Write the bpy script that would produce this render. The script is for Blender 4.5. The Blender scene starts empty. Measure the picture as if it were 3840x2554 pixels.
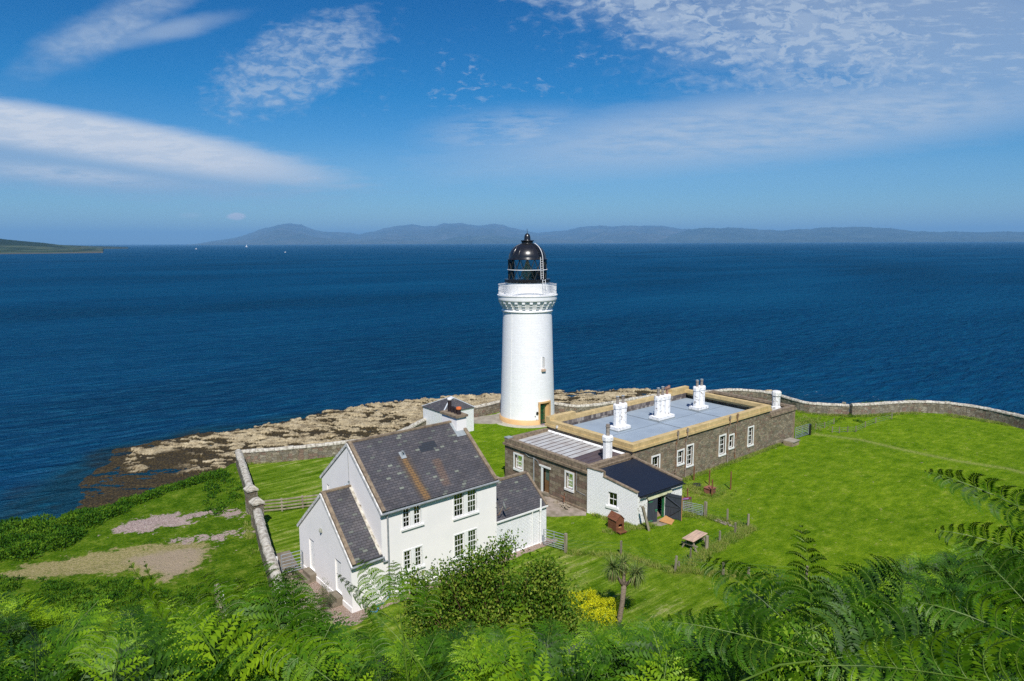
import bpy, math, random
import numpy as np
from mathutils import Vector, Matrix
random.seed(7); RNG = np.random.default_rng(11)
SC = bpy.context.scene; COL = SC.collection
R = math.radians

# ------------------------------------------------------------------ camera, sky, sun, exposure
# world: X and Y run along the walls of the buildings, the yard is z = 0, the sea z = -6
CAM_H = 19.0; HEAD = R(50.5); PITCH = R(8.18); ROLL = R(0.25); SEA = -6.0
_f = Vector((math.cos(HEAD)*math.cos(PITCH), math.sin(HEAD)*math.cos(PITCH), -math.sin(PITCH)))
_r0 = Vector((math.sin(HEAD), -math.cos(HEAD), 0)); _u0 = _r0.cross(_f)
_r = math.cos(ROLL)*_r0 - math.sin(ROLL)*_u0; _u = math.sin(ROLL)*_r0 + math.cos(ROLL)*_u0
cam = bpy.data.objects.new('camera', bpy.data.cameras.new('camera')); COL.objects.link(cam)
cam.matrix_world = Matrix(((_r.x, _u.x, -_f.x, 0), (_r.y, _u.y, -_f.y, 0), (_r.z, _u.z, -_f.z, CAM_H), (0, 0, 0, 1)))
cam.data.lens = 24; cam.data.sensor_width = 36; cam.data.clip_start = 0.05; cam.data.clip_end = 90000
cam.data.dof.use_dof = True; cam.data.dof.focus_distance = 45; cam.data.dof.aperture_fstop = 20
SC.camera = cam
FWD = Vector((math.cos(HEAD), math.sin(HEAD), 0)); RIGHT = _r0.copy()

SUN_EL = R(50); SUN_AZ_REL = R(176)            # clockwise from the camera heading
_az = HEAD - SUN_AZ_REL                         # mathematical angle of the direction towards the sun
SUN_DIR = Vector((math.cos(_az)*math.cos(SUN_EL), math.sin(_az)*math.cos(SUN_EL), math.sin(SUN_EL)))
sd = bpy.data.lights.new('sun', 'SUN'); sd.energy = 4.0; sd.angle = R(0.53); sd.color = (1.0, 0.955, 0.89)
sun = bpy.data.objects.new('sun', sd); COL.objects.link(sun)
sun.rotation_euler = SUN_DIR.to_track_quat('Z', 'Y').to_euler()
SC.view_settings.view_transform = 'Standard'; SC.view_settings.look = 'None'
SC.view_settings.exposure = 0.52; SC.view_settings.gamma = 1.0
try: SC.view_settings.use_curve_mapping = False
except Exception: pass
SC.cycles.max_bounces = 6; SC.cycles.diffuse_bounces = 3; SC.cycles.glossy_bounces = 3
SC.cycles.transmission_bounces = 4; SC.cycles.transparent_max_bounces = 8; SC.cycles.volume_bounces = 0
SC.cycles.use_denoising = False; SC.cycles.use_adaptive_sampling = False; SC.cycles.caustics_reflective = False; SC.cycles.caustics_refractive = False
SC.cycles.sample_clamp_indirect = 3.0

def _ray(px, py):                               # direction of a place seen at (px, py) of the 3840 x 2554 photograph
    return _f + _r*((px-1920)/2560) - _u*((py-1277)/2560)
def at(px, py, z=0.0):
    d = _ray(px, py); t = (z-CAM_H)/d.z; return Vector((0, 0, CAM_H)) + d*t
def atd(px, py, dist):
    d = _ray(px, py); return Vector((0, 0, CAM_H)) + d*(dist/math.hypot(d.x, d.y))
def proj(p):
    q = Vector(p) - Vector((0, 0, CAM_H)); z = q.dot(_f)
    return (1920+2560*q.dot(_r)/z, 1277-2560*q.dot(_u)/z) if z > 0.01 else (0, -9e9)

class NT:                                       # small helper to write node trees
    def __init__(s, tree): s.t = tree; s.t.nodes.clear()
    def n(s, kind, props=None, **ins):
        nd = s.t.nodes.new(kind)
        for k, v in (props or {}).items(): setattr(nd, k, v)
        for k, v in ins.items():
            key = int(k[1:]) if k[0] == 'i' and k[1:].isdigit() else k.replace('_', ' ')
            s.set(nd, key, v)
        return nd
    def set(s, nd, key, v):
        sk = nd.inputs[key]
        if hasattr(v, 'bl_idname') and hasattr(v, 'outputs'): v = v.outputs[0]
        if isinstance(v, bpy.types.NodeSocket): s.t.links.new(v, sk)
        else:
            if hasattr(sk.default_value, '__len__') and not isinstance(v, str):
                v = tuple(v); n_ = len(sk.default_value)
                if len(v) == 3 and n_ == 4: v = v + (1.0,)
                sk.default_value = v
            else: sk.default_value = v
    def math(s, op, a, b=0.0, c=0.0, clamp=False):
        nd = s.t.nodes.new('ShaderNodeMath'); nd.operation = op; nd.use_clamp = clamp
        s.set(nd, 0, a); s.set(nd, 1, b)
        if op in ('MULTIPLY_ADD', 'SMOOTH_MIN', 'SMOOTH_MAX'): s.set(nd, 2, c)
        return nd
    def mix(s, fac, a, b, mode='MIX'):
        nd = s.t.nodes.new('ShaderNodeMix'); nd.data_type = 'RGBA'; nd.blend_type = mode
        s.set(nd, 0, fac); s.set(nd, 6, a); s.set(nd, 7, b); return nd.outputs[2]
    def ramp(s, fac, pts, interp='LINEAR'):
        nd = s.t.nodes.new('ShaderNodeValToRGB'); cr = nd.color_ramp; cr.interpolation = interp
        while len(cr.elements) < len(pts): cr.elements.new(0.5)
        for e, (p, c) in zip(cr.elements, pts):
            e.position = p
            if not hasattr(c, '__len__'): c = (c, c, c)
            e.color = tuple(c) + (1.0,)
        s.set(nd, 0, fac); return nd.outputs[0]
    def smooth(s, v, a, b):
        nd = s.t.nodes.new('ShaderNodeMapRange'); nd.interpolation_type = 'SMOOTHSTEP'
        s.set(nd, 0, v); s.set(nd, 1, a); s.set(nd, 2, b); s.set(nd, 3, 0.0); s.set(nd, 4, 1.0); return nd.outputs[0]
    def noise(s, vec, scale, detail=4, rough=0.55, dist=0.0):
        nd = s.t.nodes.new('ShaderNodeTexNoise')
        if vec is not None: s.set(nd, 'Vector', vec)
        s.set(nd, 'Scale', scale); s.set(nd, 'Detail', detail); s.set(nd, 'Roughness', rough); s.set(nd, 'Distortion', dist)
        return nd.outputs[0]
    def mapping(s, vec, loc=(0, 0, 0), rot=(0, 0, 0), scale=(1, 1, 1)):
        return s.n('ShaderNodeMapping', None, Vector=vec, Location=loc, Rotation=rot, Scale=scale).outputs[0]

# ---- sky: Nishita sky with fair weather cloud sheets laid out by compass direction and height
world = bpy.data.worlds.new("World"); SC.world = world; world.use_nodes = True
W = NT(world.node_tree)
sky = W.n('ShaderNodeTexSky', {'sky_type': 'NISHITA', 'sun_disc': False, 'sun_elevation': SUN_EL,
          'sun_rotation': math.pi/2 - _az, 'altitude': 0, 'air_density': 1.0, 'dust_density': 0.4, 'ozone_density': 2.5})
tc = W.n('ShaderNodeTexCoord')
vr = W.n('ShaderNodeVectorRotate', {'rotation_type': 'Z_AXIS'}, Vector=tc.outputs['Generated'], Angle=math.pi/2-HEAD)
sep = W.n('ShaderNodeSeparateXYZ', None, Vector=vr)
ty = W.math('MAXIMUM', sep.outputs[1], 0.05)
sx = W.math('DIVIDE', sep.outputs[0], ty); sz = W.math('DIVIDE', sep.outputs[2], ty)   # tangents of azimuth and of height
front = W.smooth(sep.outputs[1], 0.05, 0.3)
def cpx(x, y): d = _ray(x, y); f = d.dot(FWD); return (d.dot(RIGHT)/f, d.z/f)
P2 = W.n('ShaderNodeCombineXYZ', None, X=sx, Y=sz, Z=0.0).outputs[0]
n_big = W.noise(W.mapping(P2, scale=(3, 9, 1)), 2.2, 6, 0.6)
n_cell = W.noise(W.mapping(P2, scale=(16, 34, 1), rot=(0, 0, R(12))), 2.1, 5, 0.6, 0.4)
n_cell3 = W.noise(W.mapping(P2, scale=(17, 36, 1), rot=(0, 0, R(16))), 2.6, 5, 0.62, 0.5)
vdist = W.n('ShaderNodeVectorMath', {'operation': 'ADD'}, i0=W.mapping(P2, scale=(1, 2.1, 1), rot=(0, 0, R(10))), i1=W.n('ShaderNodeVectorMath', {'operation': 'SCALE'}, i0=W.n('ShaderNodeTexNoise', None, Vector=P2, Scale=26.0, Detail=4.0).outputs[1], Scale=0.035).outputs[0]).outputs[0]
vor = W.n('ShaderNodeTexVoronoi', {'feature': 'SMOOTH_F1'}, Vector=vdist, Scale=34.0, Randomness=1.0, Smoothness=0.35, Detail=1.5, Roughness=0.5)
puffs = W.math('SUBTRACT', 1.0, W.smooth(vor.outputs['Distance'], 0.22, 0.80)).outputs[0]
n_fine = W.noise(W.mapping(P2, scale=(10, 60, 1), rot=(0, 0, R(-8))), 1.6, 6, 0.65)
def ell(x, y, rx, ry, rot=0, soft=0.6, wob=0.35, nz=None):
    cx, cy = cpx(x, y); rx /= 2586; ry /= 2586
    m = W.mapping(W.mapping(P2, loc=(-cx, -cy, 0)), rot=(0, 0, -R(rot)))
    m = W.mapping(m, scale=(1/rx, 1/ry, 1))
    L = W.n('ShaderNodeVectorMath', {'operation': 'LENGTH'}, i0=m).outputs['Value']
    L = W.math('ADD', L, W.math('MULTIPLY', W.math('SUBTRACT', nz if nz is not None else n_big, 0.5), wob*2))
    inv = W.smooth(L, 1.0, 1.0-soft)
    nd = inv.node; W.set(nd, 3, 1.0); W.set(nd, 4, 0.0); W.set(nd, 1, 1.0-soft); W.set(nd, 2, 1.0)
    return inv
M_ = lambda a, b: W.math('MULTIPLY', a, b).outputs[0]
MX = lambda a, b: W.math('MAXIMUM', a, b).outputs[0]
big2 = W.noise(W.mapping(P2, scale=(5, 9, 1), rot=(0, 0, R(15))), 2.0, 4, 0.6)
cells = M_(puffs, W.smooth(big2, 0.36, 0.60)); cells2 = MX(M_(W.smooth(n_cell3, 0.36, 0.58), W.smooth(big2, 0.22, 0.46)), M_(W.smooth(big2, 0.38, 0.60), 0.8)); veil = W.smooth(n_fine, 0.25, 0.75)
# soft veils
A_ = M_(ell(2950, 470, 1750, 190, 6, 0.7, 0.3, n_fine), W.math('MULTIPLY_ADD', veil, 0.50, 0.42).outputs[0])
A_ = MX(A_, M_(ell(3500, 130, 1500, 330, -6, 0.7, 0.4), M_(MX(veil, 0.55), 0.92)))
A_ = MX(A_, M_(ell(2150, 610, 850, 70, 4, 0.8, 0.25, n_fine), W.math('MULTIPLY_ADD', veil, 0.4, 0.2).outputs[0]))
A_ = MX(A_, M_(ell(1950, 500, 520, 130, 3, 0.8, 0.3, n_fine), M_(veil, 0.75)))
A_ = MX(A_, M_(ell(420, 100, 520, 110, 24, 0.9, 0.55), M_(n_cell, 0.95)))
A_ = MX(A_, M_(ell(640, 110, 360, 55, 12, 0.95, 0.55), 0.5))
A_ = MX(A_, M_(ell(2200, 640, 2300, 150, 0, 0.95, 0.1), 0.12))
# mottled sheets
A_ = MX(A_, M_(ell(1110, 240, 400, 165, 22, 0.5, 0.5, n_cell), W.math('MULTIPLY_ADD', W.smooth(n_cell3, 0.36, 0.66), 0.46, 0.16).outputs[0]))
A_ = MX(A_, M_(ell(2850, 60, 1150, 250, -12, 0.6, 0.6, n_cell), M_(MX(cells2, 0.35), 0.85)))
A_ = MX(A_, M_(ell(3250, 300, 950, 170, -3, 0.8, 0.6, n_cell), M_(cells2, 0.62)))
A_ = MX(A_, M_(ell(1900, 250, 900, 200, 8, 0.8, 0.5, n_cell), M_(M_(W.smooth(n_cell3, 0.52, 0.70), W.smooth(big2, 0.45, 0.60)), 0.5)))
# the long lens-shaped cloud low on the left and its soft grey base
lens_base = M_(ell(200, 590, 1350, 165, -6, 0.6, 0.3, n_fine), M_(MX(veil, 0.75), 0.9))
lens_lit = M_(M_(ell(240, 500, 1200, 110, -9.5, 0.5, 0.16, n_fine), W.math('SUBTRACT', 1.0, M_(ell(150, 640, 1300, 130, -8, 0.9, 0.3, n_fine), 0.85)).outputs[0]), M_(MX(W.smooth(n_fine, 0.1, 0.6), 0.80), 0.98))
lens2 = M_(ell(260, 655, 560, 50, -5, 0.8, 0.45, n_fine), M_(veil, 0.7))
puff = MX(ell(888, 811, 44, 18, 0, 0.5, 0.4, n_cell), M_(ell(712, 808, 60, 16, 0, 0.9, 0.4, n_cell), 0.22))
lit = MX(MX(lens_lit, lens2), puff)
A_ = M_(MX(A_, 0.0), front); lens_base = M_(lens_base, front); lit = M_(lit, front)
tint = W.ramp(sep.outputs[2], [(0.0, (0.50, 0.66, 0.74)), (0.07, (0.27, 0.50, 0.70)), (0.20, (0.03, 0.375, 0.65)), (0.34, (0.0, 0.285, 0.57)), (0.7, (0.12, 0.36, 0.70))])
skyc = W.mix(1.0, sky.outputs[0], tint, 'MULTIPLY')
c1 = W.mix(M_(A_, 0.9), skyc, (3.65, 4.3, 5.15))
c1 = W.mix(lens_base, c1, (2.5, 3.3, 4.5))
c1 = W.mix(lit, c1, (4.9, 5.2, 5.7))
bg = W.n('ShaderNodeBackground', None, Color=c1, Strength=0.1)
W.n('ShaderNodeOutputWorld', None, Surface=bg)

# ------------------------------------------------------------------ mesh helpers
ORI = {}
def setp(o, label=None, cat=None, group=None, kind=None):
    if label: o['label'] = label
    if cat: o['category'] = cat
    if group: o['group'] = group
    if kind: o['kind'] = kind
    return o
def thing(name, label, cat, loc=(0, 0, 0), group=None):
    o = bpy.data.objects.new(name, None); COL.objects.link(o); o.empty_display_size = 0.3
    o.location = loc; ORI[o] = Vector(loc); return setp(o, label, cat, group)
class MB:
    def __init__(s): s.v = []; s.f = []
    def add(s, vs, fs):
        b = len(s.v); s.v += [tuple(v) for v in vs]; s.f += [tuple(b+i for i in f) for f in fs]; return s
    def box(s, x0, x1, y0, y1, z0, z1):
        vs = [(x, y, z) for z in (z0, z1) for y in (y0, y1) for x in (x0, x1)]
        return s.add(vs, [(0, 2, 3, 1), (4, 5, 7, 6), (0, 1, 5, 4), (2, 6, 7, 3), (0, 4, 6, 2), (1, 3, 7, 5)])
    def fb(s, fr, u0, u1, z0, z1, n0, n1):       # box in a wall frame
        vs = [fr(u, z, n) for n in (n0, n1) for z in (z0, z1) for u in (u0, u1)]
        return s.add(vs, [(0, 2, 3, 1), (4, 5, 7, 6), (0, 1, 5, 4), (2, 6, 7, 3), (0, 4, 6, 2), (1, 3, 7, 5)])
    def beam(s, a, b, w, h, up=(0, 0, 1)):
        a = Vector(a); b = Vector(b); d = (b-a).normalized(); up = Vector(up)
        if abs(d.dot(up)) > 0.98: up = Vector((1, 0, 0))
        x = d.cross(up).normalized()*w/2; y = x.cross(d).normalized()*h/2
        vs = [p+sx*x+sy*y for p in (a, b) for sx, sy in ((-1, -1), (1, -1), (1, 1), (-1, 1))]
        return s.add(vs, [(3, 2, 1, 0), (4, 5, 6, 7), (0, 1, 5, 4), (1, 2, 6, 5), (2, 3, 7, 6), (3, 0, 4, 7)])
    def tube(s, pts, r, n=8, cap=True):
        pts = [Vector(p) for p in pts]; rs = r if hasattr(r, '__len__') else [r]*len(pts)
        b = len(s.v); prev = None
        for i, p in enumerate(pts):
            d = (pts[min(i+1, len(pts)-1)]-pts[max(i-1, 0)]).normalized()
            x = prev - d*prev.dot(d) if prev is not None else d.cross(Vector((0, 0, 1)) if abs(d.z) < 0.9 else Vector((1, 0, 0)))
            x.normalize(); prev = x; y = d.cross(x)
            for k in range(n):
                a = 2*math.pi*k/n; s.v.append(tuple(p+(x*math.cos(a)+y*math.sin(a))*rs[i]))
        for i in range(len(pts)-1):
            for k in range(n):
                s.f.append((b+i*n+k, b+i*n+(k+1) % n, b+(i+1)*n+(k+1) % n, b+(i+1)*n+k))
        if cap: s.f.append(tuple(b+k for k in range(n-1, -1, -1))); s.f.append(tuple(b+(len(pts)-1)*n+k for k in range(n)))
        return s
    def lathe(s, cx, cy, prof, n=32, a0=0, a1=2*math.pi, capb=False, capt=False, off=0.0):
        full = abs(a1-a0-2*math.pi) < 1e-6; m = n if full else n+1; b = len(s.v)
        for r, z in prof:
            for k in range(m):
                a = a0+off+(a1-a0)*k/n; s.v.append((cx+r*math.cos(a), cy+r*math.sin(a), z))
        for i in range(len(prof)-1):
            for k in range(n):
                k2 = (k+1) % m; s.f.append((b+i*m+k, b+i*m+k2, b+(i+1)*m+k2, b+(i+1)*m+k))
        if capb: s.f.append(tuple(b+k for k in range(m-1, -1, -1)))
        if capt: s.f.append(tuple(b+(len(prof)-1)*m+k for k in range(m)))
        return s
    def prism(s, poly, z0, z1):
        n = len(poly); vs = [(x, y, z0) for x, y in poly]+[(x, y, z1) for x, y in poly]
        return s.add(vs, [tuple(range(n-1, -1, -1)), tuple(range(n, 2*n))]+[(i, (i+1) % n, n+(i+1) % n, n+i) for i in range(n)])
    def slab(s, quad, t):                        # thick plate: top quad pushed down its normal by t
        q = [Vector(p) for p in quad]; nrm = (q[1]-q[0]).cross(q[2]-q[0]).normalized()
        if nrm.z < 0: nrm = -nrm
        lo = [p-nrm*t for p in q]; n = len(q)
        return s.add(q+lo, [tuple(range(n)), tuple(range(2*n-1, n-1, -1))]+[(i, n+i, n+(i+1) % n, (i+1) % n) for i in range(n)])
    def wall(s, fr, u0, u1, z0, z1, holes=(), depth=0.16):
        us = sorted({u0, u1, *[h[0] for h in holes], *[h[1] for h in holes]}); zs = sorted({z0, z1, *[h[2] for h in holes], *[h[3] for h in holes]})
        for i in range(len(us)-1):
            for j in range(len(zs)-1):
                cu = (us[i]+us[i+1])/2; cz = (zs[j]+zs[j+1])/2
                if any(h[0] < cu < h[1] and h[2] < cz < h[3] for h in holes): continue
                s.add([fr(us[i], zs[j], 0), fr(us[i+1], zs[j], 0), fr(us[i+1], zs[j+1], 0), fr(us[i], zs[j+1], 0)], [(0, 1, 2, 3)])
        for a, b, c, d in [h[:4] for h in holes]:
            dd = depth
            s.add([fr(a, c, 0), fr(b, c, 0), fr(b, d, 0), fr(a, d, 0), fr(a, c, -dd), fr(b, c, -dd), fr(b, d, -dd), fr(a, d, -dd)],
                  [(0, 1, 5, 4), (1, 2, 6, 5), (2, 3, 7, 6), (3, 0, 4, 7)])
        return s
    def build(s, name, mat, parent=None, loc=None, smooth=False, uv=True):
        o0 = ORI[parent] if parent is not None else Vector(loc if loc is not None else s.v[0])
        me = bpy.data.meshes.new(name); V = np.array(s.v, float)-np.array(o0)
        me.from_pydata(V.tolist(), [], s.f); me.update()
        if mat: me.materials.append(mat)
        if uv and len(s.f) < 30000:
            W_ = np.array(s.v); ul = me.uv_layers.new(name='UV'); buf = np.zeros(len(me.loops)*2)
            for p in me.polygons:
                nx, ny, nz = p.normal
                h = math.hypot(nx, ny)
                if h < 0.02: ux, uy, vx, vy, vz = 1, 0, 0, 1, 0
                else:
                    ux, uy = -ny/h, nx/h; vx, vy, vz = -nz*nx/h, -nz*ny/h, h
                for li in p.loop_indices:
                    w = W_[me.loops[li].vertex_index]
                    buf[2*li] = w[0]*ux+w[1]*uy; buf[2*li+1] = w[0]*vx+w[1]*vy+w[2]*vz
            ul.data.foreach_set('uv', buf)
        if smooth: me.polygons.foreach_set('use_smooth', [True]*len(me.polygons))
        o = bpy.data.objects.new(name, me); COL.objects.link(o)
        if parent is not None: o.parent = parent
        else: o.location = o0
        ORI[o] = Vector(o0); return o
def nmesh(name, V, Q, mat, attrs=None, smooth=False, loc=(0, 0, 0), cols=None):   # fast numpy mesh, Q is (n,k)
    me = bpy.data.meshes.new(name); V = np.asarray(V, np.float32)-np.asarray(loc, np.float32); Q = np.asarray(Q, np.int32); n, k = Q.shape
    me.vertices.add(len(V)); me.vertices.foreach_set('co', V.ravel()); me.loops.add(n*k); me.loops.foreach_set('vertex_index', Q.ravel())
    me.polygons.add(n); me.polygons.foreach_set('loop_start', np.arange(0, n*k, k, dtype=np.int32))
    try: me.polygons.foreach_set('loop_total', np.full(n, k, np.int32))
    except Exception: pass
    if smooth: me.polygons.foreach_set('use_smooth', np.ones(n, bool))
    me.update(calc_edges=True)
    for nm, a in (attrs or {}).items():
        at_ = me.attributes.new(nm, 'FLOAT', 'POINT'); at_.data.foreach_set('value', np.asarray(a, np.float32))
    if mat: me.materials.append(mat)
    o = bpy.data.objects.new(name, me); COL.objects.link(o); o.location = loc; return o
def frameY(y, s=-1):    # wall in a plane Y = y, outward normal s*Y, u runs along X
    return lambda u, z, n: (u, y+s*n, z)
def frameX(x, s=-1):    # wall in a plane X = x
    return lambda u, z, n: (x+s*n, u, z)
def frameL(p, q):       # wall from p to q (2D), outward normal to the right of p->q
    d = Vector((q[0]-p[0], q[1]-p[1])); L = d.length; d /= L; nn = Vector((d.y, -d.x))
    return lambda u, z, n: (p[0]+d.x*u+nn.x*n, p[1]+d.y*u+nn.y*n, z)

# ------------------------------------------------------------------ noise on arrays
def vnoise(x, y, seed=0):
    xi = np.floor(x).astype(np.int64); yi = np.floor(y).astype(np.int64); xf = x-xi; yf = y-yi
    def h(a, b):
        n = (a*374761393+b*668265263+seed*1442695041) & 0xffffffff; n = ((n ^ (n >> 13))*1274126177) & 0xffffffff
        return ((n ^ (n >> 16)) & 0xffff)/65535.0
    u = xf*xf*(3-2*xf); v = yf*yf*(3-2*yf)
    return (h(xi, yi)*(1-u)+h(xi+1, yi)*u)*(1-v)+(h(xi, yi+1)*(1-u)+h(xi+1, yi+1)*u)*v
def fbm(x, y, o=4, seed=0):
    t = 0; a = 0.5; s = 0
    for i in range(o): t = t+a*vnoise(x, y, seed+i*7); s += a; a *= 0.5; x = x*2.03+13.1; y = y*2.03+7.7
    return t/s
def cellnoise(x, y, seed=0):                    # distance to nearest and second nearest feature, and cell value
    xi = np.floor(x).astype(np.int64); yi = np.floor(y).astype(np.int64); d1 = np.full(x.shape, 9.0); d2 = d1.copy(); val = np.zeros(x.shape)
    def h(a, b, s):
        n = (a*374761393+b*668265263+s*1442695041) & 0xffffffff; n = ((n ^ (n >> 13))*1274126177) & 0xffffffff
        return ((n ^ (n >> 16)) & 0xffff)/65535.0
    for i in (-1, 0, 1):
        for j in (-1, 0, 1):
            a = xi+i; b = yi+j; px = a+h(a, b, seed); py = b+h(a, b, seed+5); d = np.hypot(x-px, y-py); c = h(a, b, seed+9)
            near = d < d1; d2 = np.where(near, d1, np.minimum(d2, d)); val = np.where(near, c, val); d1 = np.where(near, d, d1)
    return d1, d2, val
def sdpoly(X, Y, poly):                          # signed distance, positive inside
    d = np.full(X.shape, 1e9); inside = np.zeros(X.shape, bool); n = len(poly)
    for i in range(n):
        ax, ay = poly[i]; bx, by = poly[(i+1) % n]; ex, ey = bx-ax, by-ay
        t = np.clip(((X-ax)*ex+(Y-ay)*ey)/(ex*ex+ey*ey+1e-12), 0, 1)
        d = np.minimum(d, np.hypot(X-ax-t*ex, Y-ay-t*ey))
        c = ((ay > Y) != (by > Y)) & (X < (bx-ax)*(Y-ay)/((by-ay) if by != ay else 1e-9)+ax); inside ^= c
    return np.where(inside, d, -d)
def sdline(X, Y, pts):
    d = np.full(X.shape, 1e9)
    for (ax, ay), (bx, by) in zip(pts[:-1], pts[1:]):
        ex, ey = bx-ax, by-ay; t = np.clip(((X-ax)*ex+(Y-ay)*ey)/(ex*ex+ey*ey+1e-12), 0, 1)
        d = np.minimum(d, np.hypot(X-ax-t*ex, Y-ay-t*ey))
    return d
def sstep(x, a, b): t = np.clip((x-a)/(b-a), 0, 1); return t*t*(3-2*t)
def spline(pts, n=8):
    out = []; P_ = [Vector(p) for p in pts]; P_ = [P_[0]*2-P_[1]]+P_+[P_[-1]*2-P_[-2]]
    for i in range(1, len(P_)-2):
        p0, p1, p2, p3 = P_[i-1:i+3]
        for k in range(n):
            t = k/n; out.append(0.5*((2*p1)+(p2-p0)*t+(2*p0-5*p1+4*p2-p3)*t*t+(3*p1-p0-3*p2+p3)*t**3))
    out.append(P_[-2]); return out

# ------------------------------------------------------------------ materials
def newmat(name):
    m = bpy.data.materials.new(name); m.use_nodes = True; return m, NT(m.node_tree)
def finish(N, col, rough=0.8, bump=None, bstr=0.3, bdist=0.02, metal=0.0, spec=0.3, **kw):
    b = N.n('ShaderNodeBsdfPrincipled', None, Base_Color=col, Roughness=rough, Metallic=metal)
    N.set(b, 'Specular IOR Level', spec)
    for k, v in kw.items(): N.set(b, k.replace('_', ' '), v)
    if bump is not None:
        N.set(b, 'Normal', N.n('ShaderNodeBump', None, Strength=bstr, Distance=bdist, Height=bump))
    N.n('ShaderNodeOutputMaterial', None, Surface=b); return b
def simple(name, c1, c2=None, scale=3.0, rough=0.7, bstr=0.2, bscale=None, metal=0.0, spec=0.3, stretch=(1, 1, 1), bdist=0.01):
    m, N = newmat(name); t = N.n('ShaderNodeTexCoord'); v = N.mapping(t.outputs['Object'], scale=stretch)
    c2 = c2 or tuple(x*0.75 for x in c1)
    f = N.noise(v, scale, 5, 0.6); fb = N.noise(v, bscale or scale*6, 4, 0.6)
    col = N.mix(N.smooth(f, 0.35, 0.68), c1, c2); finish(N, col, rough, fb, bstr, bdist, metal, spec); return m
def brickmat(name, cols, mortar, bw, bh, msize, bump=0.5, jit=0.25, white_spots=0.0, wcol=(0.5, 0.5, 0.46), dist=0.0, rough=0.9, bdist=0.03, wscale=5.0):
    m, N = newmat(name); t = N.n('ShaderNodeTexCoord'); uv = t.outputs['UV']
    if dist:
        nz = N.n('ShaderNodeTexNoise', None, Vector=uv, Scale=1.6, Detail=2.0)
        uv = N.n('ShaderNodeVectorMath', {'operation': 'ADD'}, i0=uv, i1=N.n('ShaderNodeVectorMath', {'operation': 'SCALE'}, i0=N.n('ShaderNodeVectorMath', {'operation': 'SUBTRACT'}, i0=nz.outputs[1], i1=(0.5, 0.5, 0.5)).outputs[0], Scale=dist).outputs[0]).outputs[0]
    b = N.n('ShaderNodeTexBrick', {'offset': 0.5}, Vector=uv, Color1=(0, 0, 0), Color2=(1, 1, 1), Mortar=(0.5, 0.5, 0.5), Scale=1.0, Mortar_Size=msize, Mortar_Smooth=0.3, Bias=0.0, Brick_Width=bw, Row_Height=bh)
    r = N.n('ShaderNodeSeparateColor', None, Color=b.outputs[0]).outputs[0]
    k = len(cols); col = N.ramp(r, [(i/(k-1), c) for i, c in enumerate(cols)], 'CONSTANT' if k > 3 else 'LINEAR')
    n1 = N.noise(t.outputs['Object'], 2.3, 5, 0.65); n2 = N.noise(t.outputs['Object'], 14, 4, 0.6)
    col = N.mix(0.6, col, N.ramp(n1, [(0.3, 1-jit*1.4), (0.7, 1+jit)]), 'MULTIPLY')
    col = N.mix(0.5, col, N.ramp(n2, [(0.3, 0.75), (0.7, 1.25)]), 'MULTIPLY')
    col = N.mix(b.outputs['Fac'], col, mortar)
    if white_spots:
        col = N.mix(N.smooth(N.noise(t.outputs['Object'], wscale, 6, 0.75), 0.69-white_spots*0.25, 0.76-white_spots*0.25), col, wcol)
    h = N.math('SUBTRACT', n2, N.math('MULTIPLY', b.outputs['Fac'], 1.2))
    finish(N, col, rough, h, bump, bdist, 0, 0.2); return m, N

def rubblemat(name, cols, mortar, bw, bh, spots=0.3, wcol=(0.44, 0.43, 0.38), bump=0.9, gap=0.07, rnd=0.75):
    """random rubble: irregular stones as stretched cells in wall coordinates"""
    m, N = newmat(name); t = N.n('ShaderNodeTexCoord'); uv = t.outputs['UV']
    nz = N.n('ShaderNodeTexNoise', None, Vector=uv, Scale=2.2, Detail=3.0)
    off = N.n('ShaderNodeVectorMath', {'operation': 'SCALE'}, i0=N.n('ShaderNodeVectorMath', {'operation': 'SUBTRACT'}, i0=nz.outputs[1], i1=(0.5, 0.5, 0.5)).outputs[0], Scale=0.14)
    v = N.mapping(N.n('ShaderNodeVectorMath', {'operation': 'ADD'}, i0=uv, i1=off.outputs[0]).outputs[0], scale=(1/bw, 1/bh, 1))
    vo = N.n('ShaderNodeTexVoronoi', {'voronoi_dimensions': '2D'}, Vector=v, Scale=1.0, Randomness=rnd)
    ve = N.n('ShaderNodeTexVoronoi', {'voronoi_dimensions': '2D', 'feature': 'DISTANCE_TO_EDGE'}, Vector=v, Scale=1.0, Randomness=rnd)
    r = N.n('ShaderNodeSeparateColor', None, Color=vo.outputs['Color']).outputs[0]; k = len(cols)
    col = N.ramp(r, [(i/k, c) for i, c in enumerate(cols)], 'CONSTANT')
    n1 = N.noise(t.outputs['Object'], 1.1, 5, 0.65); n2 = N.noise(t.outputs['Object'], 13, 5, 0.7)
    col = N.mix(0.7, col, N.ramp(n1, [(0.3, 0.62), (0.7, 1.4)]), 'MULTIPLY')
    col = N.mix(0.8, col, N.ramp(n2, [(0.3, 0.55), (0.7, 1.5)]), 'MULTIPLY')
    joint = N.smooth(ve.outputs['Distance'], 0.0, gap); inv = N.math('SUBTRACT', 1.0, joint)
    col = N.mix(N.math('MULTIPLY', inv, 0.8), col, mortar)
    sp_ = N.math('MULTIPLY', N.smooth(N.noise(t.outputs['Object'], 10, 5, 0.75), 0.72-spots*0.25, 0.76-spots*0.25), 0.9)
    col = N.mix(sp_, col, wcol)
    finish(N, col, 0.92, N.math('ADD', N.math('MULTIPLY', joint, 0.8), n2), bump, 0.045, 0, 0.15); return m
M = {}
M['harling'] = simple('white harling', (0.88, 0.85, 0.825), (0.83, 0.81, 0.79), 0.7, 0.9, 0.35, 26, bdist=0.02)
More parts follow.
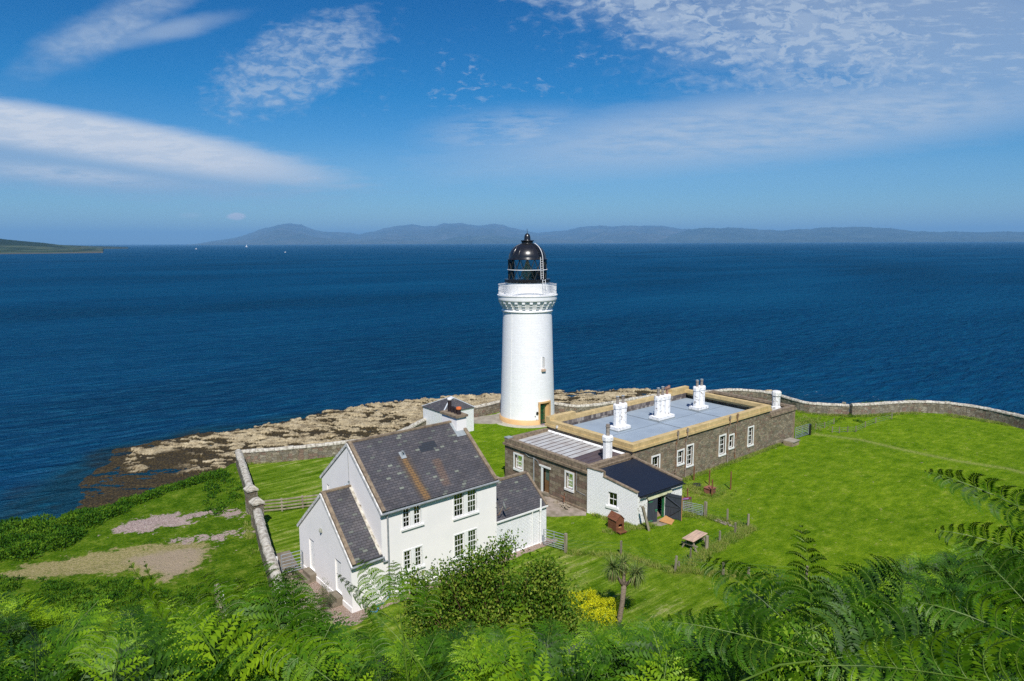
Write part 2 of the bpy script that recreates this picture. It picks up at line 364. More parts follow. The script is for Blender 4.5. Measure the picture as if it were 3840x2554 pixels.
M['white_paint'] = simple('white gloss paint', (0.82, 0.82, 0.81), (0.76, 0.76, 0.74), 2, 0.35, 0.05, 30, spec=0.5)
M['tower_white'], _ = brickmat('painted masonry', [(0.80, 0.80, 0.80), (0.83, 0.83, 0.83)], (0.80, 0.80, 0.80), 0.75, 0.28, 0.010, 0.35, 0.02, bdist=0.012, rough=0.75, dist=0.04)
M['white_brick'], _ = brickmat('white painted brick', [(0.80, 0.81, 0.81), (0.83, 0.83, 0.83)], (0.72, 0.73, 0.74), 0.25, 0.095, 0.011, 0.6, 0.02, bdist=0.02, rough=0.8)
M['flaking_white'] = (lambda: (lambda m, N: (finish(N, N.mix(N.smooth(N.noise(N.n('ShaderNodeTexCoord').outputs['Object'], 7, 7, 0.75), 0.53, 0.58), (0.79, 0.79, 0.77), (0.30, 0.27, 0.21)), 0.85, N.noise(N.n('ShaderNodeTexCoord').outputs['Object'], 9, 6, 0.7), 0.7, 0.05), m)[1])(*newmat('flaking whitewash')))()
M['worn_white'] = (lambda: (lambda m, N: (finish(N, N.mix(N.smooth(N.noise(N.n('ShaderNodeTexCoord').outputs['Object'], 4.5, 7, 0.75), 0.56, 0.60), (0.80, 0.80, 0.79), (0.25, 0.22, 0.19)), 0.8, N.noise(N.n('ShaderNodeTexCoord').outputs['Object'], 9, 6, 0.7), 0.4, 0.03), m)[1])(*newmat('peeling white paint')))()
M['black'] = simple('black gloss paint', (0.010, 0.010, 0.011), (0.016, 0.015, 0.015), 3, 0.28, 0.06, 10, spec=0.6)
M['ochre'] = simple('buff paint', (0.66, 0.42, 0.19), (0.60, 0.38, 0.18), 1.5, 0.6, 0.08, 12)
M['yellow_stone'], _ = brickmat('yellow sandstone', [(0.48, 0.35, 0.16), (0.57, 0.43, 0.21), (0.50, 0.37, 0.18)], (0.36, 0.27, 0.14), 1.3, 0.6, 0.008, 0.3, 0.3, white_spots=0.18, wcol=(0.30, 0.22, 0.10), wscale=6)
M['rubble'] = rubblemat('brown rubble masonry', [(0.20, 0.165, 0.11), (0.155, 0.125, 0.085), (0.25, 0.205, 0.14), (0.20, 0.14, 0.10), (0.17, 0.155, 0.11), (0.27, 0.225, 0.16)], (0.27, 0.24, 0.18), 0.34, 0.17, 0.56)
M['ashlar'], _ = brickmat('brown squared stone', [(0.215, 0.175, 0.12), (0.16, 0.12, 0.085), (0.26, 0.215, 0.155), (0.20, 0.14, 0.105), (0.18, 0.165, 0.125)], (0.12, 0.10, 0.075), 0.62, 0.27, 0.012, 0.8, 0.35, white_spots=0.27, wcol=(0.42, 0.41, 0.37), dist=0.03, wscale=9)
M['wall_stone'] = rubblemat('field wall masonry', [(0.21, 0.18, 0.13), (0.16, 0.135, 0.095), (0.25, 0.215, 0.16), (0.20, 0.14, 0.105), (0.18, 0.16, 0.125), (0.27, 0.24, 0.185)], (0.15, 0.13, 0.10), 0.42, 0.24, 0.40)
M['coping'] = simple('lichened coping stone', (0.56, 0.53, 0.45), (0.25, 0.22, 0.17), 4.2, 0.9, 0.8, 9, bdist=0.05)
M['brown_cope'] = simple('weathered brown coping', (0.27, 0.21, 0.14), (0.14, 0.105, 0.075), 4, 0.9, 0.6, 14, bdist=0.03)
M['concrete'] = simple('concrete', (0.34, 0.31, 0.25), (0.24, 0.215, 0.17), 1.2, 0.9, 0.3, 16)
M['old_concrete'] = simple('old stained concrete', (0.23, 0.195, 0.145), (0.15, 0.125, 0.09), 1.5, 0.9, 0.4, 14)
M['pink_slab'] = simple('broken pinkish concrete', (0.34, 0.28, 0.23), (0.20, 0.17, 0.12), 1.6, 0.95, 0.5, 9)
M['felt_blue'] = simple('blue grey roofing felt', (0.285, 0.345, 0.40), (0.25, 0.305, 0.36), 0.8, 0.7, 0.15, 5)
M['felt_black'] = simple('black roofing felt', (0.010, 0.014, 0.024), (0.015, 0.019, 0.030), 9, 0.45, 0.1, 30, spec=0.4)
M['lead'] = simple('lead sheet', (0.30, 0.33, 0.34), (0.22, 0.25, 0.26), 4, 0.5, 0.2, 12)
M['grey_sheet'] = simple('pale grey sheet roofing', (0.46, 0.47, 0.46), (0.37, 0.35, 0.33), 1.2, 0.6, 0.1, 5)
M['dark_sheet'] = simple('dark purple grey sheet', (0.085, 0.065, 0.072), (0.11, 0.085, 0.085), 2, 0.5, 0.1, 5)
M['grey_metal'] = simple('galvanised metal', (0.40, 0.44, 0.47), (0.30, 0.34, 0.36), 6, 0.4, 0.05, 20, metal=0.4, spec=0.5)
M['grey_pipe'] = simple('grey painted pipe', (0.30, 0.32, 0.33), (0.22, 0.24, 0.25), 6, 0.5)
M['rusty_pipe'] = simple('rusting iron pipe', (0.27, 0.25, 0.22), (0.22, 0.11, 0.05), 2.2, 0.7, 0.3, 18)
M['white_rail'] = simple('white railing paint', (0.82, 0.82, 0.82), (0.74, 0.74, 0.73), 9, 0.4)
M['bronze'] = simple('dark glazing bar', (0.035, 0.037, 0.032), (0.06, 0.06, 0.05), 9, 0.4, spec=0.5)
M['weathered_wood'] = simple('grey weathered timber', (0.36, 0.31, 0.235), (0.22, 0.18, 0.13), 3, 0.85, 0.5, 14, stretch=(1, 1, 0.25))
M['post_wood'] = simple('old post timber', (0.29, 0.255, 0.19), (0.15, 0.125, 0.085), 5, 0.9, 0.6, 18, stretch=(1, 1, 0.2))
M['red_wood'] = simple('rust brown post', (0.24, 0.105, 0.045), (0.13, 0.06, 0.03), 5, 0.85, 0.4, 18)
M['table_wood'] = simple('bleached table boards', (0.62, 0.43, 0.30), (0.34, 0.24, 0.19), 3.5, 0.8, 0.4, 12, stretch=(0.4, 3, 1))
M['kennel_wood'] = simple('red brown stained boards', (0.20, 0.078, 0.038), (0.14, 0.052, 0.027), 2.5, 0.7, 0.4, 10, stretch=(1, 1, 3))
M['dark_door'] = simple('dark blue grey boards', (0.050, 0.060, 0.075), (0.034, 0.040, 0.052), 2.5, 0.6, 0.4, 9, stretch=(6, 6, 0.6))
M['green_paint'] = simple('green paint', (0.022, 0.15, 0.05), (0.015, 0.09, 0.035), 5, 0.5)
M['lintel_wood'] = simple('pale lichened lintel board', (0.45, 0.46, 0.29), (0.33, 0.34, 0.20), 3, 0.85, 0.4, 14)
M['ply'] = simple('plywood', (0.52, 0.28, 0.105), (0.44, 0.23, 0.09), 2.5, 0.7, 0.15, 10, stretch=(1, 4, 1))
M['door_wood'] = simple('brown door boards', (0.23, 0.125, 0.055), (0.15, 0.08, 0.035), 3, 0.7, 0.3, 12)
M['terracotta'] = simple('orange fired clay', (0.75, 0.20, 0.055), (0.6, 0.16, 0.05), 5, 0.7)
M['black_pot'] = simple('black chimney pot', (0.022, 0.017, 0.019), (0.04, 0.026, 0.026), 5, 0.5)
M['grey_pot'] = simple('grey buff chimney pot', (0.30, 0.27, 0.235), (0.20, 0.165, 0.14), 5, 0.8)
M['rust'] = simple('rusted iron', (0.26, 0.12, 0.065), (0.16, 0.07, 0.04), 8, 0.85, 0.5, 20)
M['rubber'] = simple('tyre rubber', (0.018, 0.018, 0.018), (0.03, 0.03, 0.028), 6, 0.7)
M['brick_red'] = simple('faded red box boards', (0.27, 0.105, 0.07), (0.17, 0.062, 0.045), 3, 0.85, 0.4, 12)
M['curtain'] = simple('pale curtain', (0.62, 0.62, 0.52), (0.40, 0.42, 0.36), 5, 0.9, stretch=(8, 8, 0.5))
M['curtain_tan'] = simple('patterned curtain', (0.48, 0.42, 0.30), (0.35, 0.19, 0.12), 7, 0.9)
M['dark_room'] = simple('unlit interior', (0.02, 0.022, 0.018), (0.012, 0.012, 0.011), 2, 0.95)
M['floor_ply'] = simple('scuffed garage floor', (0.34, 0.23, 0.17), (0.25, 0.17, 0.13), 3, 0.9)
M['blue_plastic'] = simple('blue plastic', (0.05, 0.30, 0.58), None, 3, 0.4)
M['white_plastic'] = simple('white plastic', (0.8, 0.8, 0.78), None, 3, 0.4)
M['orange_plastic'] = simple('orange plastic', (0.65, 0.22, 0.04), None, 3, 0.4)
M['card'] = simple('brown cardboard', (0.34, 0.20, 0.09), None, 3, 0.9)
M['purple_paint'] = simple('dark red sign paint', (0.22, 0.04, 0.07), None, 3, 0.6)
M['lilac_paint'] = simple('lilac sign paint', (0.42, 0.26, 0.62), None, 3, 0.6)
M['teal'] = simple('blue gate paint', (0.10, 0.24, 0.30), None, 3, 0.5)
M['lens'] = simple('cream lamp housing', (0.80, 0.66, 0.38), (0.7, 0.58, 0.34), 3, 0.4)
M['gravestone'] = simple('lamp grey', (0.35, 0.36, 0.30), None, 8, 0.5)

def glassmat(name, tint=(0.9, 0.97, 0.95), refl=0.14):
    m, N = newmat(name); t = N.n('ShaderNodeTexCoord')
    g = N.n('ShaderNodeBsdfGlossy', None, Color=(1, 1, 1), Roughness=0.03)
    N.set(g, 'Normal', N.n('ShaderNodeBump', None, Strength=0.06, Distance=0.02, Height=N.noise(t.outputs['Object'], 1.5, 2)))
    tr = N.n('ShaderNodeBsdfTransparent', None, Color=tint)
    f = N.n('ShaderNodeFresnel', None, IOR=1.45)
    fac = N.math('ADD', f, refl, clamp=True)
    N.n('ShaderNodeOutputMaterial', None, Surface=N.n('ShaderNodeMixShader', None, i0=fac, i1=tr, i2=g)); return m
M['glass'] = glassmat('window glass', (0.82, 0.88, 0.84), 0.0)
M['lantern_glass'] = glassmat('lantern glass', (0.95, 0.98, 0.98), 0.02)

def slate(name, stain=False):
    m, N = newmat(name); t = N.n('ShaderNodeTexCoord'); uv = t.outputs['UV']
    def brick():
        return N.n('ShaderNodeTexBrick', {'offset': 0.5}, Vector=uv, Color1=(0, 0, 0), Color2=(1, 1, 1), Mortar=(0.0, 0.0, 0.0), Scale=1.0, Mortar_Size=0.010, Mortar_Smooth=0.2, Bias=0.0, Brick_Width=0.30, Row_Height=0.155)
    b = brick(); r = N.n('ShaderNodeSeparateColor', None, Color=b.outputs[0]).outputs[0]
    col = N.ramp(r, [(0.0, (0.072, 0.070, 0.077)), (0.22, (0.082, 0.078, 0.085)), (0.45, (0.092, 0.086, 0.091)), (0.62, (0.076, 0.075, 0.081)), (0.80, (0.102, 0.096, 0.098)), (0.94, (0.12, 0.13, 0.115)), (0.98, (0.19, 0.205, 0.17))], 'CONSTANT')
    n1 = N.noise(t.outputs['Object'], 0.9, 5, 0.65); n2 = N.noise(t.outputs['Object'], 22, 5, 0.7)
    col = N.mix(0.7, col, N.ramp(n1, [(0.3, 0.58), (0.7, 1.18)]), 'MULTIPLY')
    col = N.mix(0.8, col, N.ramp(n2, [(0.3, 0.72), (0.7, 1.3)]), 'MULTIPLY')
    sepu = N.n('ShaderNodeSeparateXYZ', None, Vector=uv); vrow = N.math('FRACT', N.math('DIVIDE', sepu.outputs[1], 0.155))
    lich = N.smooth(N.noise(t.outputs['Object'], 5.5, 7, 0.8), 0.69, 0.72)
    col = N.mix(N.math('MULTIPLY', lich, 0.5), col, (0.30, 0.31, 0.25))
    if stain:
        def streak(x0, v0, x1, v1, w0, w1, st):
            tt = N.math('DIVIDE', N.math('SUBTRACT', sepu.outputs[1], v0), v1-v0)
            xc = N.math('MULTIPLY_ADD', tt, x1-x0, x0); ww = N.math('MULTIPLY_ADD', tt, w1-w0, w0)
            dx = N.math('DIVIDE', N.math('ABSOLUTE', N.math('SUBTRACT', N.math('ADD', sepu.outputs[0], N.math('MULTIPLY', N.math('SUBTRACT', n1, 0.5), 0.25)), xc)), ww)
            inside = N.smooth(tt, -0.03, 0.05); ins2 = N.smooth(tt, 1.12, 0.95); ins2.node.inputs[1].default_value = 0.95; ins2.node.inputs[2].default_value = 1.1; ins2.node.inputs[3].default_value = 1; ins2.node.inputs[4].default_value = 0
            fx = N.smooth(dx, 0.3, 1.0); fx.node.inputs[3].default_value = 1; fx.node.inputs[4].default_value = 0
            return N.math('MULTIPLY', N.math('MULTIPLY', fx, N.math('MULTIPLY', inside, ins2)), N.math('MULTIPLY', N.smooth(n2, 0.2, 0.6), st))
        col = N.mix(streak(19.15, 30.5, 19.2, 27.4, 0.60, 0.46, 0.70), col, (0.10, 0.066, 0.032))
        col = N.mix(streak(19.17, 30.4, 19.25, 27.4, 0.22, 0.28, 0.9), col, (0.23, 0.13, 0.045))
        col = N.mix(streak(21.05, 29.75, 20.85, 27.9, 0.42, 0.38, 0.5), col, (0.20, 0.115, 0.06))
        # newer dark slates: a stepped patch
        qx = N.math('MULTIPLY', N.math('FLOOR', N.math('DIVIDE', sepu.outputs[0], 0.3)), 0.3); qv = N.math('MULTIPLY', N.math('FLOOR', N.math('DIVIDE', sepu.outputs[1], 0.155)), 0.155)
        dd = N.n('ShaderNodeVectorMath', {'operation': 'LENGTH'}, i0=N.n('ShaderNodeCombineXYZ', None, X=N.math('DIVIDE', N.math('SUBTRACT', qx, 20.85), 0.62), Y=N.math('DIVIDE', N.math('SUBTRACT', qv, 30.62), 0.36), Z=0.0)).outputs['Value']
        jit = N.noise(N.n('ShaderNodeCombineXYZ', None, X=qx, Y=qv, Z=0.0).outputs[0], 1.7, 2)
        pm = N.smooth(N.math('ADD', dd, N.math('MULTIPLY', jit, 0.7)), 1.28, 1.3); pm.node.inputs[3].default_value = 1; pm.node.inputs[4].default_value = 0
        col = N.mix(pm, col, (0.030, 0.036, 0.046))
    col = N.mix(b.outputs['Fac'], col, (0.02, 0.018, 0.018))
    h = N.math('ADD', N.math('MULTIPLY', vrow, -1.0), N.math('ADD', N.math('MULTIPLY', n2, 0.5), N.math('MULTIPLY', r, 0.4)))
    h = N.math('SUBTRACT', h, N.math('MULTIPLY', b.outputs['Fac'], 0.8))
    finish(N, col, 0.62, h, 0.6, 0.012, 0, 0.35); return m
M['slate'] = slate('grey slates'); M['slate_stained'] = slate('grey slates with rust stains', True)

def foliage(name, dark, mid, light, trans=0.35, rough=0.55, spec=0.3):
    m, N = newmat(name); a = N.n('ShaderNodeAttribute', {'attribute_name': 'tint'}); t = N.n('ShaderNodeTexCoord')
    v = N.math('ADD', N.math('MULTIPLY', a.outputs['Fac'], 0.85), N.math('MULTIPLY', N.noise(t.outputs['Object'], 1.3, 3), 0.3))
    col = N.ramp(v, [(0.12, dark), (0.5, mid), (0.95, light)])
    b = N.n('ShaderNodeBsdfPrincipled', None, Base_Color=col, Roughness=rough); N.set(b, 'Specular IOR Level', spec)
    tl = N.n('ShaderNodeBsdfTranslucent', None, Color=N.mix(1.0, col, (1.3, 1.25, 0.5), 'MULTIPLY'))
    N.n('ShaderNodeOutputMaterial', None, Surface=N.n('ShaderNodeMixShader', None, i0=trans, i1=b, i2=tl)); return m
M['bracken'] = foliage('bracken fronds', (0.006, 0.028, 0.003), (0.052, 0.145, 0.003), (0.23, 0.37, 0.008), 0.22, 0.5, 0.2)
M['bank_green'] = foliage('bank scrub leaves', (0.016, 0.060, 0.005), (0.042, 0.125, 0.006), (0.12, 0.22, 0.012), 0.2, 0.7, 0.1)
M['leafy'] = foliage('shrub leaves', (0.022, 0.065, 0.006), (0.085, 0.185, 0.010), (0.25, 0.30, 0.04), 0.25, 0.55, 0.15)
M['twig_leaf'] = foliage('dull twig leaves', (0.05, 0.07, 0.03), (0.10, 0.14, 0.05), (0.20, 0.22, 0.10), 0.3)
M['yellow_flower'] = foliage('yellow blossom', (0.30, 0.35, 0.01), (0.56, 0.58, 0.008), (0.72, 0.70, 0.01), 0.3)
M['palm_leaf'] = foliage('cordyline blades', (0.03, 0.07, 0.015), (0.10, 0.17, 0.035), (0.30, 0.34, 0.11), 0.25, 0.6, 0.15)
M['palm_dead'] = foliage('withered cordyline blades', (0.07, 0.055, 0.025), (0.17, 0.13, 0.06), (0.34, 0.28, 0.14), 0.2)
M['rough_grass'] = foliage('rough grass blades', (0.06, 0.15, 0.008), (0.15, 0.27, 0.015), (0.36, 0.38, 0.10), 0.3)
M['verge'] = simple('lichened white board', (0.70, 0.70, 0.68), (0.42, 0.41, 0.38), 5, 0.8, 0.3, 16)
M['bark'] = simple('grey brown bark', (0.24, 0.19, 0.14), (0.13, 0.10, 0.07), 8, 0.9, 0.8, 22, stretch=(1, 1, 3), bdist=0.03)
M['stem'] = simple('red brown stems', (0.13, 0.075, 0.04), (0.09, 0.05, 0.03), 8, 0.7)
M['fern_stem'] = simple('yellow green stalk', (0.10, 0.17, 0.015), (0.055, 0.11, 0.012), 6, 0.5)

# ------------------------------------------------------------------ the lie of the land
PLATEAU = [(-70, 76), (-15, 63), (1.2, 56.8), (4.5, 54.9), (7.2, 55.2), (13, 57.2), (16.9, 58.3), (17.9, 60.4), (23, 58.4), (27, 57), (30, 56.5), (33, 57.6), (36.5, 59.4),
           (40, 60.3), (44, 60.2), (48, 60.2), (52, 58), (52.5, 53), (57, 52), (63, 51.2), (70, 48), (74, 46.3), (75.8, 41), (74.2, 37), (76.2, 33.6), (80.4, 31.6), (83.4, 29.8), (85.2, 27), (85.6, 23.5), (85, 20.5), (83, 14), (78, 0), (60, -40), (-70, -60)]
COAST = [(-40, 62), (-10, 66), (4, 69.5), (7, 72.5), (8.2, 77), (10, 82), (12, 87.5), (15, 92), (20, 92), (25, 93.6), (30, 92.6), (36, 93.2), (42, 93.4), (49, 92.2), (54, 90.5), (59, 89), (64, 87), (68, 86), (77, 81.5), (84, 76), (92, 67), (105, 58), (112, 46), (112, 20), (95, -10), (90, -80), (-60, -80)]
def terrain_z(X, Y):
    X = np.asarray(X, float); Y = np.asarray(Y, float)
    s = X*RIGHT.x+Y*RIGHT.y; t = X*FWD.x+Y*FWD.y
    q = s/(np.maximum(t, 0)+4.0)
    k = 0.60-0.12*sstep(q, 0.15, 0.62)-0.05*sstep(-q, 0.15, 0.6)
    hill = 17.35-np.where(t > 0, k*t, 0.28*t)+0.5*(fbm(X*0.22, Y*0.22, 3, 3)-0.5)
    hill = np.minimum(hill, 27)
    yard = 0.05*(fbm(X*0.12, Y*0.12, 2, 5)-0.5)
    field = sstep(X-Y*0.4, 34, 48)*0.0
    h = np.where(hill > 1.5, hill, yard+sstep(hill, -1.2, 1.8)*(np.maximum(hill, 0)+0.0)*0.9)
    h = np.maximum(h, yard)
    sd = sdpoly(X, Y, PLATEAU)
    drop = sstep(-sd, -0.6, 7.0)
    return h*(1-drop)+(-6.9)*drop
def tz(x, y): return float(terrain_z(np.array([x]), np.array([y]))[0])

gravel1 = [at(870*1.0/1*0+x/2.1436, 1500+y/2.1436)[:2] for x, y in [(880, 1060), (1000, 990), (1100, 955), (1250, 930), (1400, 910), (1440, 900), (1450, 930), (1600, 900), (1760, 870), (1900, 880), (1970, 900), (1960, 930), (1830, 950), (1820, 920), (1640, 930), (1540, 960), (1560, 990), (1500, 1020), (1380, 1020), (1300, 1020), (1200, 1070), (1100, 1080), (950, 1085)]]
gravel2 = [at(x/2.1436, 1500+y/2.1436)[:2] for x, y in [(1340, 1120), (1500, 1100), (1680, 1095), (1850, 1060), (2040, 1045), (2040, 1075), (1830, 1100), (1770, 1165), (1740, 1130), (1500, 1145), (1350, 1140)]]
dirt = [at(x/2.1436, 1500+y/2.1436)[:2] for x, y in [(10, 1400), (200, 1320), (500, 1280), (700, 1230), (1000, 1190), (1300, 1150), (1450, 1130), (1690, 1125), (1680, 1250), (1640, 1330), (1500, 1390), (1400, 1450), (1300, 1482), (1230, 1430), (1000, 1400), (500, 1420), (200, 1440), (60, 1430)]]
pinkpatch = [at(x/2.1436, 1500+y/2.1436)[:2] for x, y in [(1000, 1260), (1300, 1200), (1680, 1170), (1690, 1260), (1560, 1390), (1300, 1482), (1230, 1420), (1000, 1330)]]
border = [(14.3, 30.2), (29.0, 30.2), (28.4, 31.2), (14.3, 31.2)]
beds = [(12.3, 36.6), (12.4, 33.5), (12.9, 31.0), (14.2, 29.6), (16.0, 30.3), (14.9, 31.0), (14.8, 37.2), (14.2, 37.4)]
def axis(a, b, c, d, fine, coarse):
    lo = np.arange(a, b, coarse); mid = np.arange(b, c, fine); hi = np.arange(c, d+coarse, coarse); return np.concatenate([lo, mid, hi])
gx = axis(-80, -12, 92, 130, 0.32, 2.0); gy = axis(-80, 10, 66, 78, 0.32, 2.0)
GX, GY = np.meshgrid(gx, gy, indexing='xy'); GZ = terrain_z(GX, GY)
sdP = sdpoly(GX, GY, PLATEAU)
GZ += (0.10*(fbm(GX*1.1, GY*1.1, 3, 21)-0.5))*sstep(GZ, 0.3, 2.0)
outside_left = sstep(-(GX-(12.0+(GY-33.5)*0.244)), -0.2, 0.4)
GZ += outside_left*0.22*(fbm(GX*0.5, GY*0.5, 3, 31)-0.5)*sstep(sdP, 0, 1)
nx_, ny_ = len(gx), len(gy); idx = np.arange(nx_*ny_).reshape(ny_, nx_)
Q = np.stack([idx[:-1, :-1], idx[:-1, 1:], idx[1:, 1:], idx[1:, :-1]], -1).reshape(-1, 4)
Vt = np.stack([GX, GY, GZ], -1).reshape(-1, 3)
att = {
 'gravel': sstep(np.maximum(sdpoly(GX, GY, gravel1), sdpoly(GX, GY, gravel2)), -0.9, 0.9),
 'dirt': sstep(sdpoly(GX, GY, dirt), -1.0, 1.0),
 'pink': sstep(sdpoly(GX, GY, pinkpatch), -1.5, 1.5),
 'bed': sstep(np.maximum(sdpoly(GX, GY, border), sdpoly(GX, GY, beds)), -0.25, 0.25),
 'scrub': np.clip(sstep(GZ, 0.5, 2.0)+sstep(-sdP, -0.3, 1.5), 0, 1),
 'outer': outside_left,
 'fenceline': np.exp(-(sdline(GX, GY, [(27.9, 28.8), (30.2, 26.2), (31, 22.9), (33, 23.2), (39.9, 23.5), (39.6, 25), (39.2, 26.4)])/0.45)**2)+0.8*np.exp(-(sdline(GX, GY, [(31, 22.9), (32.7, 20.7), (33.7, 19.7), (35.5, 17.5)])/0.4)**2),
 'track': np.exp(-(sdline(GX, GY, [tuple(at(a, b)[:2]) for a, b in ((3060, 1628), (3230, 1650), (3400, 1690), (3600, 1730), (3780, 1757), (3900, 1790))])/0.35)**2),
 'straw': np.exp(-(np.hypot(GX-43.2, GY-29.3)/2.0)**2),
}
for k_ in att: att[k_] = att[k_].ravel()
def ground_material():
    m, N = newmat('grass ground'); t = N.n('ShaderNodeTexCoord'); P = t.outputs['Object']
    A = lambda n: N.n('ShaderNodeAttribute', {'attribute_name': n}).outputs['Fac']
    n0 = N.noise(P, 0.16, 4, 0.6); n1 = N.noise(P, 0.9, 6, 0.7); n2 = N.noise(P, 5.5, 6, 0.75); n3 = N.noise(P, 24, 4, 0.7)
    # mower lines: straight in the walled lawn, sweeping round in the field
    st1 = N.noise(N.mapping(P, rot=(0, 0, R(4)), scale=(0.22, 2.3, 1)), 1.0, 4, 0.65)
    sp = N.n('ShaderNodeSeparateXYZ', None, Vector=P)
    dx = N.math('SUBTRACT', sp.outputs[0], 53.0); dy = N.math('SUBTRACT', sp.outputs[1], 19.0)
    rr = N.math('SQRT', N.math('ADD', N.math('MULTIPLY', dx, dx), N.math('MULTIPLY', N.math('MULTIPLY', dy, dy), 1.9)))
    th = N.math('ARCTAN2', dy, dx)
    st2 = N.noise(N.n('ShaderNodeCombineXYZ', None, X=N.math('MULTIPLY', rr, 1.25), Y=N.math('MULTIPLY', th, 1.6), Z=0.0).outputs[0], 1.0, 5, 0.7, 0.25)
    lawnside = N.smooth(sp.outputs[0], 26.0, 34.0)
    st3 = N.noise(N.mapping(P, rot=(0, 0, R(40)), scale=(0.35, 1.1, 1)), 1.0, 6, 0.75)
    st = N.mix(lawnside, st1, N.mix(0.6, st2, st3))
    g = N.ramp(N.math('ADD', N.math('MULTIPLY', n1, 0.40), N.math('ADD', N.math('MULTIPLY', n2, 0.30), N.math('MULTIPLY', st, 0.42))),
               [(0.40, (0.046, 0.115, 0.004)), (0.50, (0.106, 0.208, 0.007)), (0.60, (0.178, 0.290, 0.014)), (0.70, (0.34, 0.39, 0.07))])
    stripe = N.ramp(st1, [(0.36, (0.78, 0.82, 0.8)), (0.5, (1.0, 0.98, 1.6)), (0.64, (1.42, 1.15, 3.5))])
    g = N.mix(N.math('SUBTRACT', 1.0, lawnside), g, N.mix(1.0, g, stripe, 'MULTIPLY'))
    g = N.mix(0.8, g, N.ramp(n3, [(0.3, 0.45), (0.7, 1.45)]), 'MULTIPLY')
    g = N.mix(0.8, g, N.ramp(N.noise(N.mapping(P, rot=(0, 0, R(38)), scale=(0.5, 1.7, 1)), 1.6, 6, 0.8), [(0.34, (0.58, 0.66, 0.6)), (0.5, (0.95, 0.95, 0.95)), (0.66, (1.40, 1.22, 1.3))]), 'MULTIPLY')
    g = N.mix(0.5, g, N.ramp(n0, [(0.32, (0.68, 0.76, 0.7)), (0.68, (1.20, 1.14, 1.0))]), 'MULTIPLY')
    # dry clippings in the field
    clip_ = N.math('MULTIPLY', N.smooth(N.noise(N.mapping(P, rot=(0, 0, R(38)), scale=(0.7, 1.9, 1)), 1.7, 5, 0.75), 0.635, 0.67), N.smooth(sp.outputs[0], 34, 40))
    g = N.mix(N.math('MULTIPLY', clip_, 0.8), g, (0.42, 0.36, 0.15))
    g = N.mix(N.math('MULTIPLY', A('track'), N.math('MULTIPLY', N.smooth(n2, 0.35, 0.6), 0.75)), g, (0.38, 0.37, 0.13))
    dry = N.math('MULTIPLY', N.smooth(st, 0.60, 0.74), 0.45); g = N.mix(dry, g, (0.27, 0.29, 0.06))
    g = N.mix(N.math('MULTIPLY', A('straw'), N.math('MULTIPLY', N.smooth(n2, 0.42, 0.62), 0.8)), g, (0.33, 0.27, 0.10))
    fl = N.math('MULTIPLY', A('fenceline'), N.smooth(n2, 0.3, 0.6), clamp=True)
    g = N.mix(N.math('MULTIPLY', fl, 0.6), g, (0.16, 0.17, 0.04))
    # outside the left wall: coarser, duller turf, trodden earth and pink shingle
    outer = N.ramp(N.math('ADD', N.math('MULTIPLY', n1, 0.5), N.math('MULTIPLY', n2, 0.5)), [(0.38, (0.028, 0.080, 0.004)), (0.50, (0.080, 0.160, 0.007)), (0.64, (0.22, 0.28, 0.035))])
    outer = N.mix(0.6, outer, N.ramp(n3, [(0.3, 0.6), (0.7, 1.35)]), 'MULTIPLY')
    g = N.mix(A('outer'), g, outer)
    pk = N.ramp(N.noise(P, 9, 4, 0.8), [(0.35, (0.25, 0.165, 0.145)), (0.5, (0.42, 0.325, 0.28)), (0.66, (0.60, 0.50, 0.45))])
    er = N.ramp(N.noise(P, 6, 5, 0.75), [(0.35, (0.20, 0.20, 0.06)), (0.5, (0.33, 0.285, 0.12)), (0.68, (0.46, 0.38, 0.21))])
    er = N.mix(N.smooth(N.math('ADD', A('pink'), N.math('SUBTRACT', n1, 0.5)), 0.45, 0.9), er, (0.39, 0.31, 0.21))
    er = N.mix(0.6, er, N.ramp(n3, [(0.3, 0.7), (0.7, 1.3)]), 'MULTIPLY')
    jn = N.math('MULTIPLY', N.math('SUBTRACT', N.noise(P, 1.6, 6, 0.7), 0.5), 2.8)
    g = N.mix(N.math('MULTIPLY', N.smooth(N.math('ADD', A('dirt'), jn), 0.40, 0.75), N.math('SUBTRACT', 1.0, N.math('MULTIPLY', N.smooth(n2, 0.58, 0.7), 0.7))), g, er)
    g = N.mix(N.smooth(N.math('ADD', A('gravel'), N.math('ADD', jn, N.math('MULTIPLY', N.math('SUBTRACT', n2, 0.5), 1.2))), 0.5, 0.62), g, pk)
    g = N.mix(N.smooth(N.math('ADD', A('bed'), N.math('MULTIPLY', jn, 0.4)), 0.4, 0.6), g, N.ramp(N.noise(P, 14, 3, 0.8), [(0.35, (0.20, 0.135, 0.10)), (0.52, (0.38, 0.28, 0.22)), (0.66, (0.62, 0.54, 0.47))]))
    sc_ = N.ramp(n2, [(0.35, (0.018, 0.035, 0.008)), (0.6, (0.045, 0.075, 0.012)), (0.75, (0.10, 0.07, 0.035))])
    g = N.mix(A('scrub'), g, sc_)
    hb = N.math('ADD', N.math('MULTIPLY', n3, 0.7), N.math('ADD', n2, N.math('MULTIPLY', st, 0.25)))
    finish(N, g, 0.95, hb, 1.0, 0.11, 0, 0.0); return m
ground = nmesh('ground', Vt, Q, ground_material(), att, smooth=True); setp(ground, kind='structure')

